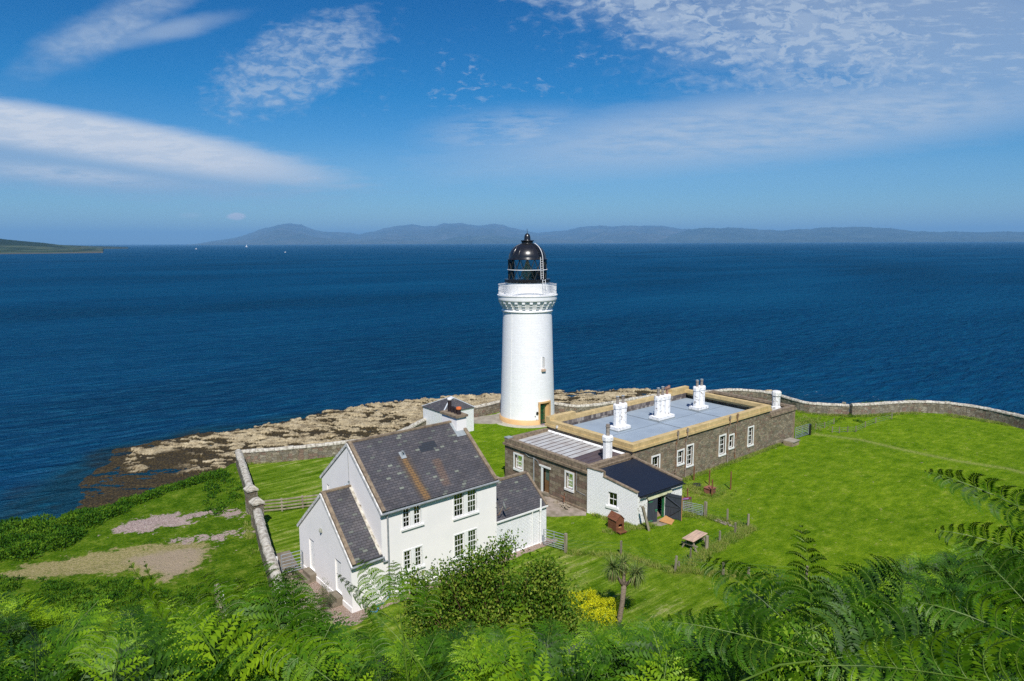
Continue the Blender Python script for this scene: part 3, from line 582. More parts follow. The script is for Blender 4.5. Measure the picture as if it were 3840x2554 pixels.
# ---- rock shelf and weed beds at sea level
rx = np.arange(-6, 118, 0.23); ry = np.arange(58, 97.5, 0.23); RX, RY = np.meshgrid(rx, ry, indexing='xy')
sc_ = sdpoly(RX, RY, COAST); S_ = RX*RIGHT.x+RY*RIGHT.y; T_ = RX*FWD.x+RY*FWD.y
wx = S_+2.2*(fbm(S_*0.2, T_*0.2, 3, 41)-0.5); wy = T_+2.2*(fbm(S_*0.2+9, T_*0.2, 3, 43)-0.5)
d1, d2, cv = cellnoise(wx/4.2, wy/1.5, 4); e1, e2, ev = cellnoise(wx/1.5+7, wy/0.62, 14)
sce = sc_+5.0*(fbm(S_*0.16, T_*0.16, 4, 51)-0.5)
outerband = sstep(sce, 0.3, 2.0)*(1-sstep(sce, 7, 16))
leftness = sstep(RX-0.30*RY+6*(fbm(S_*0.15, T_*0.15, 3, 61)-0.5), -10, 1)     # bare rock begins here, weed beds to the left of it
leftness = np.maximum(leftness, sstep(sce, 0.2, 1.2)*(1-sstep(sce, 3.0, 5.5))*sstep(RX, 12, 15)*0.95)
far_tan = sstep(RX, 22, 40)
dens = leftness*np.clip(0.075*outerband+0.055*far_tan-0.03, -0.05, 1)
patch = fbm(S_*0.62, T_*1.9, 4, 91)*0.62+0.20*fbm(S_*0.15, T_*0.3, 2, 92)+0.18*(cv*0.6+ev*0.4)
wk = sstep(patch+dens, 0.552, 0.574)*leftness
blk = cv*sstep(d2-d1, 0.02, 0.13)*0.30+ev*sstep(e2-e1, 0.03, 0.16)*0.24+0.35*(fbm(S_*1.3, T_*3.2, 3, 95)-0.5)
basin = fbm(S_*0.11, T_*0.30, 3, 71)
zkelp = -5.97+0.42*(fbm(S_*0.6, T_*1.5, 4, 81)-0.40)+0.55*(basin-0.47)+0.16*(fbm(S_*3.5, T_*6, 2, 83)-0.5)
RZ = zkelp*(1-wk)+(np.maximum(zkelp, -6.05)+0.14+blk*0.75+0.5*np.clip(patch+dens-0.6, 0, 0.3))*wk
RZ = RZ-np.clip(-sce-0.8, 0, 30)*0.22-0.5*sstep(-sce, 0.8, 2.5)
RZ = np.maximum(RZ, -8.6)
idx = np.arange(RX.size).reshape(RX.shape); Qr = np.stack([idx[:-1, :-1], idx[:-1, 1:], idx[1:, 1:], idx[1:, :-1]], -1).reshape(-1, 4)
keep = (RZ.ravel()[Qr] > -7.9).any(1) & (sdpoly(RX, RY, PLATEAU).ravel()[Qr].max(1) < 0.4)
def rock_material():
    m, N = newmat('shore rock and weed'); t = N.n('ShaderNodeTexCoord'); P = t.outputs['Object']
    sp = N.n('ShaderNodeSeparateXYZ', None, Vector=N.n('ShaderNodeNewGeometry').outputs['Position'])
    A = lambda n: N.n('ShaderNodeAttribute', {'attribute_name': n}).outputs['Fac']
    n1 = N.noise(P, 0.8, 6, 0.7); n2 = N.noise(P, 5, 6, 0.75)
    tan = N.ramp(N.math('ADD', N.math('MULTIPLY', n1, 0.5), N.math('MULTIPLY', n2, 0.5)), [(0.38, (0.12, 0.085, 0.045)), (0.46, (0.27, 0.215, 0.125)), (0.56, (0.46, 0.38, 0.235)), (0.68, (0.62, 0.54, 0.38))])
    kelp = N.ramp(n2, [(0.38, (0.012, 0.009, 0.004)), (0.50, (0.036, 0.026, 0.010)), (0.66, (0.12, 0.085, 0.030))])
    hgt = N.math('ADD', sp.outputs[2], N.math('MULTIPLY', N.math('SUBTRACT', n1, 0.5), 0.2))
    wet = N.smooth(hgt, -5.98, -5.86)
    col = N.mix(N.math('MULTIPLY', wet, N.smooth(A('tan'), 0.3, 0.7)), kelp, tan)
    finish(N, col, 0.85, N.math('ADD', n2, N.math('MULTIPLY', N.noise(P, 16, 4, 0.7), 0.4)), 1.0, 0.12, 0, 0.25); return m
shore = nmesh('rocky_shore', np.stack([RX, RY, RZ], -1).reshape(-1, 3), Qr[keep], rock_material(), {'tan': wk.ravel()}, smooth=False); setp(shore, kind='structure')

# ---- the sea
def sea_material():
    m, N = newmat('sea water'); P = N.n('ShaderNodeNewGeometry').outputs['Position']
    A = N.n('ShaderNodeAttribute', {'attribute_name': 'shallow'}).outputs['Fac']
    big = N.noise(N.mapping(P, rot=(0, 0, R(20)), scale=(0.004, 0.012, 1)), 1.0, 4, 0.6)
    pat = N.noise(P, 0.12, 5, 0.65)
    deep = N.ramp(big, [(0.3, (0.001, 0.028, 0.072)), (0.5, (0.001, 0.045, 0.115)), (0.70, (0.003, 0.066, 0.150))])
    shal = N.ramp(pat, [(0.35, (0.006, 0.018, 0.026)), (0.52, (0.003, 0.034, 0.055)), (0.7, (0.016, 0.022, 0.020))])
    col = N.mix(N.smooth(N.math('ADD', A, N.math('MULTIPLY', N.math('SUBTRACT', pat, 0.5), 0.9)), 0.15, 0.95), deep, shal)
    w0 = N.noise(N.mapping(P, rot=(0, 0, R(35)), scale=(0.05, 0.14, 1)), 1.0, 4, 0.6, 0.5)
    w1 = N.noise(N.mapping(P, rot=(0, 0, R(28)), scale=(0.22, 0.60, 1)), 1.0, 6, 0.68, 0.4)
    w2 = N.noise(N.mapping(P, rot=(0, 0, R(50)), scale=(1.3, 2.6, 1)), 1.0, 4, 0.65)
    hgt = N.math('ADD', N.math('MULTIPLY', w0, 1.6), N.math('ADD', w1, N.math('MULTIPLY', w2, 0.22)))
    # crests lightened in the base colour, standing in for light on the waves
    col = N.mix(N.math('MULTIPLY', N.smooth(w1, 0.42, 0.66), 0.45), col, (0.0, 0.085, 0.150))
    foam = N.math('MULTIPLY', N.smooth(N.noise(N.mapping(P, scale=(0.6, 1.2, 1)), 1.0, 6, 0.75), 0.60, 0.68), N.n('ShaderNodeAttribute', {'attribute_name': 'foam'}).outputs['Fac'])
    col = N.mix(foam, col, (0.62, 0.68, 0.70))
    bump = N.n('ShaderNodeBump', None, Strength=1.0, Distance=1.8, Height=hgt)
    df = N.n('ShaderNodeBsdfDiffuse', None, Color=col, Normal=bump); gl = N.n('ShaderNodeBsdfGlossy', None, Color=(0.25, 0.62, 1.0), Roughness=0.42, Normal=bump)
    N.n('ShaderNodeOutputMaterial', None, Surface=N.n('ShaderNodeMixShader', None, i0=N.smooth(w1, 0.3, 0.7), i1=N.n('ShaderNodeMixShader', None, i0=0.025, i1=df, i2=gl), i2=N.n('ShaderNodeMixShader', None, i0=0.045, i1=df, i2=gl))); return m
sx_ = np.concatenate([-np.geomspace(60, 40000, 22)[::-1], np.arange(-58, 180, 1.5), np.geomspace(181, 60000, 24)])
sy_ = np.concatenate([[-20000, -3000, -400, -90], np.arange(40, 150, 1.5), np.geomspace(151, 60000, 30)])
SX, SY = np.meshgrid(sx_, sy_, indexing='xy'); sds = sdpoly(SX, SY, COAST)
shallow = np.clip(1-np.clip(-sds, 0, 99)/9.0, 0, 1)**1.3*sstep(60-SX, 0, 30)+0.35*np.clip(1-np.clip(-sds, 0, 99)/5.0, 0, 1)+0.55*np.exp(-((SX-2)/14)**2-((SY-76)/9)**2)
foam = np.exp(-((sds+0.8)/1.6)**2)*sstep(SX, 45, 60)
idx = np.arange(SX.size).reshape(SX.shape); Qs = np.stack([idx[:-1, :-1], idx[:-1, 1:], idx[1:, 1:], idx[1:, :-1]], -1).reshape(-1, 4)
sea = nmesh('sea', np.stack([SX, SY, np.full(SX.shape, SEA)], -1).reshape(-1, 3), Qs, sea_material(), {'shallow': np.clip(shallow, 0, 1).ravel(), 'foam': foam.ravel()}); setp(sea, kind='structure')

# ---- land across the water: real ridges 2 to 16 km away
def hillmat(name, cols, fields=False):
    m, N = newmat(name); P = N.n('ShaderNodeNewGeometry').outputs['Position']
    n1 = N.noise(P, 0.0016, 6, 0.65); n2 = N.noise(P, 0.008, 5, 0.7)
    col = N.ramp(N.math('ADD', N.math('MULTIPLY', n1, 0.6), N.math('MULTIPLY', n2, 0.4)), [(0.35, cols[0]), (0.5, cols[1]), (0.66, cols[2])])
    if fields:
        sp = N.n('ShaderNodeSeparateXYZ', None, Vector=P)
        vo = N.n('ShaderNodeTexVoronoi', None, Vector=N.mapping(P, scale=(0.009, 0.004, 1)), Scale=1.0)
        fc = N.ramp(N.n('ShaderNodeSeparateColor', None, Color=vo.outputs['Color']).outputs[0], [(0.0, (0.05, 0.08, 0.04)), (0.35, (0.09, 0.10, 0.06)), (0.6, (0.02, 0.035, 0.025)), (0.8, (0.06, 0.08, 0.05))], 'CONSTANT')  # field greens muted and darkened in the colour to suggest haze
        low = N.smooth(sp.outputs[2], 12.0, 20.0); low.node.inputs[3].default_value = 1; low.node.inputs[4].default_value = 0
        col = N.mix(N.math('MULTIPLY', low, N.smooth(N.noise(P, 0.004, 3), 0.38, 0.5)), col, fc)
        beach = N.smooth(sp.outputs[2], -5.2, -4.0); beach.node.inputs[3].default_value = 1; beach.node.inputs[4].default_value = 0
        col = N.mix(beach, col, (0.10, 0.09, 0.07))
    finish(N, col, 1.0, n2, 0.8, 25, 0, 0.0); return m
def ridge(name, sky_, d0, d1, mat, seed, rough=0.6, rows=30, base=SEA):
    xs = np.linspace(sky_[0][0], sky_[-1][0], int(abs(sky_[-1][0]-sky_[0][0])/9)+2); ys = np.interp(xs, [p[0] for p in sky_], [p[1] for p in sky_])
    ys = ys+((fbm(xs/38, xs*0+seed, 4, seed)-0.5)*8.0+(fbm(xs/9, xs*0+seed, 4, seed+3)-0.5)*4.0)*np.clip((912-ys)/40, 0, 1)
    V = []; prof = np.linspace(0, 1, rows)
    for i, (x, y) in enumerate(zip(xs, ys)):
        d = _ray(x, y); h = math.hypot(d.x, d.y); top = CAM_H+d.z/h*d1; ux, uy = d.x/h, d.y/h
        top = max(top, base+1)
        for r in prof:
            if r <= 0.8: q = r/0.8; D = d0+(d1-d0)*q; e = q**1.25
            else: q = (r-0.8)/0.2; D = d1+(d1-d0)*q*1.2; e = 1-q*q
            px_, py_ = ux*D, uy*D
            nz = fbm(np.array([px_/1100]), np.array([py_/1100]), 6, seed)[0]-0.5
            bump = nz*rough*(top-base)*4*q*(1-q) if r <= 0.8 else 0
            V.append((px_, py_, base+(top-base)*e+bump*1.6-0.5*(r == 0)))
    n = len(xs); idx = np.arange(n*rows).reshape(n, rows); Q = np.stack([idx[:-1, :-1], idx[1:, :-1], idx[1:, 1:], idx[:-1, 1:]], -1).reshape(-1, 4)
    return setp(nmesh(name, V, Q, mat, smooth=True), kind='structure')
hm = hillmat('hill moor', [(0.02, 0.03, 0.025), (0.055, 0.06, 0.045), (0.13, 0.12, 0.095)])
hg = hillmat('hill woods', [(0.012, 0.024, 0.020), (0.035, 0.050, 0.038), (0.085, 0.095, 0.065)])
hf = hillmat('coast farmland', [(0.012, 0.025, 0.015), (0.02, 0.035, 0.02), (0.04, 0.055, 0.03)], True)
ridge('hills', [(700, 921), (790, 905), (880, 893), (930, 878), (985, 858), (1040, 843), (1085, 838), (1130, 843), (1180, 864), (1250, 872), (1310, 872), (1345, 880), (1385, 870), (1440, 856), (1500, 845), (1545, 840), (1600, 850), (1640, 842), (1665, 834), (1700, 839), (1730, 835), (1755, 842), (1800, 844), (1850, 837), (1885, 842), (1950, 862), (2010, 873), (2100, 868), (2180, 852), (2262, 843), (2310, 850), (2400, 848), (2480, 845), (2560, 857), (2640, 862), (2800, 870)], 14500, 23500, hm, 5)
ridge('hills', [(1640, 906), (1690, 892), (1760, 884), (1850, 884), (1930, 892), (2010, 902)], 13500, 15500, hg, 9)
ridge('hills', [(2380, 906), (2480, 890), (2560, 868), (2640, 855), (2740, 852), (2830, 858), (2920, 864), (3000, 860), (3120, 852), (3220, 850), (3330, 857), (3460, 869), (3600, 868), (3720, 868), (3840, 866), (4100, 872), (4400, 880)], 14000, 18500, hg, 15)
ridge('hills', [(-600, 800), (-300, 850), (0, 895), (40, 899), (75, 903), (110, 906), (160, 910), (240, 920), (330, 925), (385, 930)], 2250, 3500, hf, 25, 0.1)
ridge('hills', [(-200, 880), (0, 905), (150, 915), (300, 921), (370, 923), (430, 925), (480, 927)], 4200, 5200, hg, 35, 0.1)

# ---- the air
hz, N = newmat('sea air'); vol = N.n('ShaderNodeVolumePrincipled', None, Color=(0.29, 0.62, 1.0), Density=6.5e-5, Anisotropy=0.0)
N.t.links.new(vol.outputs[0], N.n('ShaderNodeOutputMaterial').inputs['Volume'])
b_ = MB().box(-45000, 45000, -45000, 45000, -10, 720); haze = b_.build('haze', hz, loc=(0, 0, 0), uv=False); setp(haze, kind='stuff')

# ------------------------------------------------------------------ dry stone walls
def stone_wall(name, label, pts, h, th=0.45, cope_h=0.24, group='stone boundary walls', cope_mat='coping', hs=None):
    """wall following pts with a rounded coping course; h above the ground under it"""
    pts = [Vector((p[0], p[1], 0)) for p in pts]
    root = thing(name, label, 'wall', (pts[0].x, pts[0].y, 0), group)
    body = MB(); L = len(pts); nrm = []
    for i in range(L):
        d = (pts[min(i+1, L-1)]-pts[max(i-1, 0)]).normalized(); nrm.append(Vector((-d.y, d.x, 0)))
    H_ = hs or [h]*L
    vs = []
    for i, p in enumerate(pts):
        w = 0.0
        for sgn, z in ((1, -1.6), (1, H_[i]-cope_h), (-1, H_[i]-cope_h), (-1, -1.6)): vs.append(p+nrm[i]*sgn*th/2+Vector((0, 0, z)))
    fs = [(4*i+k, 4*i+4+k, 4*i+5+k, 4*i+1+k) for i in range(L-1) for k in (0, 1, 2)]
    fs += [(0, 1, 2, 3), (4*L-1, 4*L-2, 4*L-3, 4*L-4)]
    body.add(vs, fs).build('masonry', M['wall_stone'], root)
    # coping: individual rounded stones along the line
    cp = MB(); dist = 0; acc = [0]
    for i in range(1, L): acc.append(acc[-1]+(pts[i]-pts[i-1]).length)
    def pos(s):
        s = min(max(s, 0), acc[-1]); i = max(j for j in range(L) if acc[j] <= s+1e-9); i = min(i, L-2)
        t = (s-acc[i])/max(acc[i+1]-acc[i], 1e-9); return pts[i].lerp(pts[i+1], t), nrm[i].lerp(nrm[i+1], t), H_[i]*(1-t)+H_[i+1]*t
    s = 0.0; rnd = random.Random(len(pts)*13+int(acc[-1]))
    while s < acc[-1]-0.05:
        l = min(rnd.uniform(0.42, 0.8), acc[-1]-s); ch = cope_h*rnd.uniform(0.85, 1.12); w2 = th/2+0.05+rnd.uniform(-0.02, 0.02)
        vs = []
        for q in (s+0.012, s+l-0.012):
            p, n, hh = pos(q)
            for a in (180, 150, 115, 90, 65, 30, 0):
                vs.append(p+n*math.cos(R(a))*w2*(1 if a not in (180, 0) else 1)+Vector((0, 0, hh-cope_h+ch*math.sin(R(a)))))
        cp.add(vs, [(k, k+7, k+8, k+1) for k in range(6)]+[(0, 1, 2, 3, 4, 5, 6), (13, 12, 11, 10, 9, 8, 7)])
        s += l
    cp.build('coping', M[cope_mat], root)
    return root
sp2 = lambda pts, n=6: [tuple(p[:2]) for p in spline([(a, b, 0) for a, b in pts], n)]
stone_wall('boundary_wall', 'long curving stone wall along the shore behind the lawn and small white store', sp2([(17.95, 59.3), (20.5, 58.1), (23, 57.1), (26.5, 55.9), (30, 55.2), (33, 56.2), (36.3, 58.1), (40, 59.0), (44, 59.0), (47.5, 59.2), (50.6, 57.4), (51.3, 54.0), (52.6, 51.7), (56.5, 50.7), (62.7, 49.9), (69.5, 47.0), (72.8, 45.4), (74.3, 42), (73.4, 39), (72.8, 36.2), (75, 32.9)]), 1.3, 0.42)
stone_wall('boundary_wall', 'stone wall curving round the far side of the open grass field', sp2([(75.05, 32.7), (77.5, 31.3), (80.2, 30.0), (82.6, 28.3), (84.0, 26.2), (84.4, 23.6), (83.8, 20.8), (82.5, 17.5), (80, 12), (77, 5), (74, -3)]), 1.38, 0.45)
stone_wall('boundary_wall', 'straight stone wall with pale coping from the gate pillars to the shore corner', [(15.45, 48.3), (16.1, 51), (17.0, 54.8), (17.95, 58.95)], 1.5, 0.46)
stone_wall('boundary_wall', 'stone wall with pale coping running from the gate pillars down to the ferns', [(14.55, 44.5), (13.9, 42), (13.2, 39.2), (12.5, 36.2), (11.9, 33.7), (11.0, 30)], 1.5, 0.46)
def pillar(x, y, label):
    r_ = thing('gate_pillar', label, 'pillar', (x, y, 0), 'stone gate pillars')
    MB().box(x-0.33, x+0.33, y-0.36, y+0.36, -0.6, 1.66).build('shaft', M['wall_stone'], r_)
    c = MB(); c.box(x-0.40, x+0.40, y-0.43, y+0.43, 1.66, 1.76)
    c.add([(x-.37, y-.40, 1.762), (x+.37, y-.40, 1.762), (x+.37, y+.40, 1.762), (x-.37, y+.40, 1.762), (x-.2, y-.25, 1.98), (x+.2, y-.25, 1.98), (x+.2, y+.25, 1.98), (x-.2, y+.25, 1.98)], [(0, 1, 5, 4), (1, 2, 6, 5), (2, 3, 7, 6), (3, 0, 4, 7), (4, 5, 6, 7)])
    c.build('cap', M['coping'], r_)
pillar(15.25, 47.75, 'square stone gate pillar beside the end of the wooden rail fence')
pillar(14.7, 45.0, 'square stone gate pillar nearer the house gable, at the end of the lower wall')

# ------------------------------------------------------------------ windows
def window(parent, fr, u0, u1, z0, z1, cols=2, rows=4, surround=0.0, sill=None, curtain=None, depth=0.11, split=True, proud=0.03, name='window', bar=0.022, label=None, sur_mat='white_paint', sh=0.12):
    """sash window set in the opening u0..u1, z0..z1"""
    w = MB(); t = 0.055
    for a in ((u0, u0+t, z0, z1), (u1-t, u1, z0, z1), (u0+t, u1-t, z0, z0+t*1.2), (u0+t, u1-t, z1-t, z1)): w.fb(fr, *a, -depth, -depth+0.05)
    a0, a1, b0, b1 = u0+t, u1-t, z0+t*1.2, z1-t
    if split: zm = (b0+b1)/2; w.fb(fr, a0, a1, zm-0.025, zm+0.025, -depth+0.003, -depth+0.045)
    for i in range(1, cols): u = a0+(a1-a0)*i/cols; w.fb(fr, u-bar/2, u+bar/2, b0, b1, -depth+0.008, -depth+0.035)
    for j in range(1, rows):
        if split and rows % 2 == 0 and j == rows//2: continue
        z = b0+(b1-b0)*j/rows; w.fb(fr, a0, a1, z-bar/2, z+bar/2, -depth+0.010, -depth+0.033)
    wo = w.build(name, M['white_paint'], parent)
    if label: wo['label'] = label
    g = MB(); g.fb(fr, a0, a1, b0, b1, -depth+0.014, -depth+0.020); g.build('glass', M['glass'], wo)
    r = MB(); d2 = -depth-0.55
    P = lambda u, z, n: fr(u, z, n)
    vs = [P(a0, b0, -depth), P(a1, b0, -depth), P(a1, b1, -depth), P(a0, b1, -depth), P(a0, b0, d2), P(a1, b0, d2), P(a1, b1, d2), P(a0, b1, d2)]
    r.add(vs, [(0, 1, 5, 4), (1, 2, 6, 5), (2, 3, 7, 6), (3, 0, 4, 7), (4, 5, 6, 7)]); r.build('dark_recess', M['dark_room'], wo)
    if curtain:
        c = MB(); frac, side, cm = curtain; wd = (a1-a0)*frac; n = 12; vs = []
        us = [a1-wd*k/n if side > 0 else a0+wd*k/n for k in range(n+1)]
        for k, u in enumerate(us):
            nn = -depth-0.05-0.025*(k % 2); vs += [P(u, b0, nn), P(u, b1, nn)]
        c.add(vs, [(2*k, 2*k+2, 2*k+3, 2*k+1) for k in range(n)]); c.build('curtain', M[cm], wo)
    if surround:
        s = MB(); q = surround
        for a in ((u0-q, u0, z0-q*0.0, z1+q), (u1, u1+q, z0, z1+q), (u0, u1, z1, z1+q)): s.fb(fr, *a, -0.02, proud)
        s.build('surround', M[sur_mat], wo)
    if sill:
        q = sill; s = MB(); s.fb(fr, u0-q, u1+q, z0-sh, z0, -0.03, 0.075); s.build('sill', M[sur_mat], wo)
    return wo
HOLE = lambda w: w

# ------------------------------------------------------------------ white keepers' cottage
def cottage():
    Y0, Y1, X0, X1 = 30.8, 38.1, 16.4, 24.12; EV, RG = 5.0, 7.83; YM = (Y0+Y1)/2; sl = (RG-EV)/(YM-Y0)
    t = thing('white_cottage', 'two storey white rendered cottage with patched slate roof, porch and lean-on side wing', 'house', (X0, Y0, 0))
    F = frameY(Y0); wins = []
    spec = [(17.72, 18.16, 3.72, 4.86, 2, None), (18.40, 18.83, 3.72, 4.86, 2, (0.55, 1, 'curtain_tan')),
            (21.05, 21.72, 3.42, 4.84, 3, None), (22.0, 22.64, 3.42, 4.84, 3, (0.62, 1, 'curtain')),
            (17.72, 18.16, 1.28, 2.40, 2, None), (18.42, 18.84, 1.28, 2.40, 2, None),
            (21.05, 21.72, 0.98, 2.36, 3, None), (22.0, 22.62, 0.98, 2.36, 3, (0.9, 1, 'curtain'))]
    m = MB(); m.wall(F, X0, X1, -0.6, EV-0.02, [s[:4] for s in spec], 0.12)
    G = frameX(X0); gw = (37.05, 37.42, 3.4, 4.72)
    m.wall(G, Y0, Y1, -0.6, EV-0.02, [gw], 0.12)
    m.add([(X0, Y0, EV-0.02), (X0, Y1, EV-0.02), (X0, YM, RG-0.02)], [(0, 1, 2)])
    m.add([(X1, Y0, -0.6), (X1, Y1, -0.6), (X1, Y1, EV), (X1, YM, RG-0.02), (X1, Y0, EV)], [(0, 1, 2, 3, 4)])
    m.add([(X0, Y1, -0.6), (X1, Y1, -0.6), (X1, Y1, EV), (X0, Y1, EV)], [(0, 1, 2, 3)])
    m.build('wall', M['harling'], t)
    for i, s in enumerate(spec): window(t, F, *s[:4], cols=s[4], rows=4, surround=0.07, curtain=s[5], proud=0.022, depth=0.09)
    for a, b, z in ((17.58, 19.0, 3.72), (20.95, 22.78, 3.42), (17.58, 19.0, 1.28), (20.95, 22.78, 0.98)):
        MB().fb(F, a, b, z-0.10, z, -0.03, 0.10).build('window_sill', M['white_paint'], t)
    for a, z0, z1 in ((18.23, 3.72, 4.93), (21.79, 3.42, 4.91), (18.23, 1.28, 2.47), (21.79, 0.98, 2.43)):
        b = a+(0.10 if a < 20 else 0.14); MB().fb(F, a, b, z0, z1, -0.02, 0.026).build('mullion', M['white_paint'], t)
    window(t, G, *gw, cols=1, rows=2, depth=0.1)
    # plinth line
    MB().fb(F, X0+0.02, X1-0.01, -0.6, 0.30, -0.01, 0.035).build('plinth', M['harling'], t)
    # main roof, two slopes with thickness
    def roof(parent, x0, x1, ya, za, ym, zm, mat, over=0.10):
        s_ = (zm-za)/(ym-ya)
        for sg in (1, -1):
            ye = ya-over if sg > 0 else 2*ym-ya+over; ze = za-over*s_
            q = [(x0, ye, ze), (x1, ye, ze), (x1, ym, zm), (x0, ym, zm)]
            MB().slab([(x, y, z+0.10) for x, y, z in q], 0.09).build('roof_slope', M[mat], parent)
        rb = MB(); rb.beam((x0, ym, zm+0.12), (x1, ym, zm+0.12), 0.16, 0.10); rb.build('ridge_tiles', M['brown_cope'], parent)
    roof(t, X0+0.18, X1-0.16, Y0, EV, YM, RG, 'slate_stained')
    def skew(x, ya, za, ym, zm, w=0.20, both=True, mat='brown_cope', zt=0.20):
        m = MB(); s_ = (zm-za)/(ym-ya); v = Vector((0, 1, s_)).normalized()
        for sg in ((1, -1) if both else (1,)):
            a = Vector((x, ya-0.12, za-0.12*s_)) if sg > 0 else Vector((x, 2*ym-ya+0.12, za-0.12*s_)); b = Vector((x, ym, zm))
            a.z += zt-0.08; b.z += zt-0.08; m.beam(a, b, w, 0.16)
        return m.build('gable_coping', M[mat], t)
    skew(X0+0.14, Y0, EV, YM, RG, 0.20); skew(X1-0.08, Y0, EV, YM, RG, 0.22)
    # white painted verge boards on the gable
    def verge(x, ya, za, ym, zm):
        m = MB(); s_ = (zm-za)/(ym-ya)
        for sg in (1, -1):
            a = Vector((x, ya-0.16, za-0.16*s_)) if sg > 0 else Vector((x, 2*ym-ya+0.16, za-0.16*s_)); m.beam(a+Vector((0, 0, 0.02)), Vector((x, ym, zm+0.02)), 0.07, 0.15)
        m.build('verge_board', M['verge'], t)
    verge(X0-0.03, Y0, EV, YM, RG)
    # chimney on the far gable
    c = MB(); c.box(23.42, 24.16, 33.82, 35.45, 6.2, 8.28); ch = c.build('chimney', M['harling'], t)
    MB().box(23.34, 24.24, 33.72, 35.55, 8.28, 8.42).build('cap', M['brown_cope'], ch)
    for y, r, h, mm, cap in ((35.1, 0.125, 0.72, 'black_pot', 'black_pot'), (34.78, 0.12, 0.30, 'black_pot', 'black_pot'), (34.45, 0.12, 0.30, 'black_pot', 'black_pot'), (34.1, 0.14, 0.34, 'black_pot', 'terracotta')):
        p = MB(); p.lathe(23.79, y, [(r*1.05, 8.42), (r, 8.46), (r, 8.42+h), (r*1.12, 8.43+h), (r*1.12, 8.47+h), (r*0.8, 8.47+h), (r*0.8, 8.40+h)], 16, capt=True)
        po = p.build('pot', M[mm], ch)
        if cap == 'terracotta': MB().lathe(23.79, y, [(r*1.2, 8.40+h), (r*1.25, 8.44+h), (r*1.15, 8.53+h), (r*0.8, 8.53+h), (r*0.8, 8.45+h)], 16, capt=True).build('rim', M['terracotta'], po)
        if h > 0.5: MB().lathe(23.79, y, [(r*1.15, 8.44+h), (r*1.2, 8.47+h), (r*1.2, 8.52+h), (r*0.7, 8.56+h)], 16, capt=True).build('rim', M['white_paint'], po)
    f_ = MB(); f_.slab([(23.28, 33.5, 7.09+0.115), (24.2, 33.5, 7.09+0.115), (24.2, 33.84, 7.36+0.115), (23.28, 33.84, 7.36+0.115)], 0.03)
    f_.slab([(23.26, 33.5, 7.09+0.11), (23.42, 33.5, 7.09+0.11), (23.42, 34.45, 7.83+0.11), (23.26, 34.45, 7.83+0.11)], 0.03); f_.build('lead_flashing', M['lead'], t)
    # gutters and downpipes
    g = MB(); g.tube([(X0-0.12, Y0-0.16, EV-0.10), (X1+0.08, Y0-0.16, EV-0.06)], 0.065, 8); g.build('gutter', M['grey_pipe'], t)
    d = MB(); d.tube([(16.75, Y0-0.16, EV-0.1), (16.75, Y0-0.07, EV-0.3), (16.75, Y0-0.07, 2.25), (16.72, Y0-0.07, -0.2)], 0.045, 8); d.build('downpipe', M['grey_pipe'], t)
    # vent terminal on the roof
    sr = lambda x, y: Vector((x, y, EV+(y-Y0)*sl+0.11))
    v = MB(); a, b, cc, e = sr(19.02, 32.98), sr(19.36, 32.98), sr(19.36, 33.36), sr(19.02, 33.36); v.slab([p+Vector((0, 0, 0.02)) for p in (a, b, cc, e)], 0.02)
    v.tube([sr(19.19, 33.2), sr(19.19, 33.2)+Vector((0, 0, 0.22)), sr(19.19, 33.12)+Vector((0, -0.06, 0.26))], 0.055, 8); v.build('roof_vent', M['lead'], t)
    # gable lamp, air brick, cable
    l = MB(); l.fb(G, 34.28, 34.42, 5.45, 5.75, 0, 0.06); l.tube([(X0-0.05, 34.34, 5.62), (X0-0.22, 34.22, 5.50)], [0.03, 0.07], 8); l.tube([(X0-0.05, 34.36, 5.62), (X0-0.22, 34.48, 5.50)], [0.03, 0.07], 8); l.build('floodlight', M['grey_metal'], t)
    l = MB(); l.tube([(X0-0.02, 34.36, 5.75), (X0-0.02, 34.40, 7.4)], 0.012, 6); l.build('cable', M['grey_pipe'], t)
    l = MB(); l.fb(G, 33.0, 33.22, 4.58, 4.72, -0.002, 0.012); l.build('air_vent', M['pink_slab'], t)
    # ---- porch wing on the near gable, doors in its end
    XA, YB = 14.6, 37.5; e2, r2 = 2.62, 5.42; ym = (Y0+YB)/2; s2 = (r2-e2)/(ym-Y0); GA = frameX(XA)
    d1 = (35.44, 36.12, 0.46, 2.30); d2 = (31.98, 32.72, 0.50, 2.32)
    m = MB(); m.wall(GA, Y0, YB, -0.6, e2-0.02, [d1, d2], 0.13); m.add([(XA, Y0, e2-0.02), (XA, YB, e2-0.02), (XA, ym, r2-0.02)], [(0, 1, 2)])
    m.wall(F, XA, X0-0.002, -0.6, e2-0.02); m.add([(XA, YB, -0.6), (X0, YB, -0.6), (X0, YB, e2), (XA, YB, e2)], [(0, 1, 2, 3)])
    m.build('porch_wall', M['harling'], t)
    for sg in (1, -1):
        ye = Y0-0.1 if sg > 0 else YB+0.1; q = [(XA+0.16, ye, e2-0.1*s2+0.1), (X0-0.003, ye, e2-0.1*s2+0.1), (X0-0.003, ym, r2+0.1), (XA+0.16, ym, r2+0.1)]
        MB().slab(q, 0.09).build('porch_roof', M['slate'], t)
    rb = MB(); rb.beam((XA+0.1, ym, r2+0.12), (X0-0.04, ym, r2+0.12), 0.16, 0.10); rb.build('ridge_tiles', M['brown_cope'], t)
    m = MB()
    for sg in (1, -1):
        a = Vector((XA+0.13, Y0-0.12, e2-0.12*s2+0.12)) if sg > 0 else Vector((XA+0.13, YB+0.12, e2-0.12*s2+0.12)); m.beam(a, Vector((XA+0.13, ym, r2+0.12)), 0.20, 0.16)
    m.build('gable_coping', M['brown_cope'], t); verge(XA-0.03, Y0, e2, ym, r2)
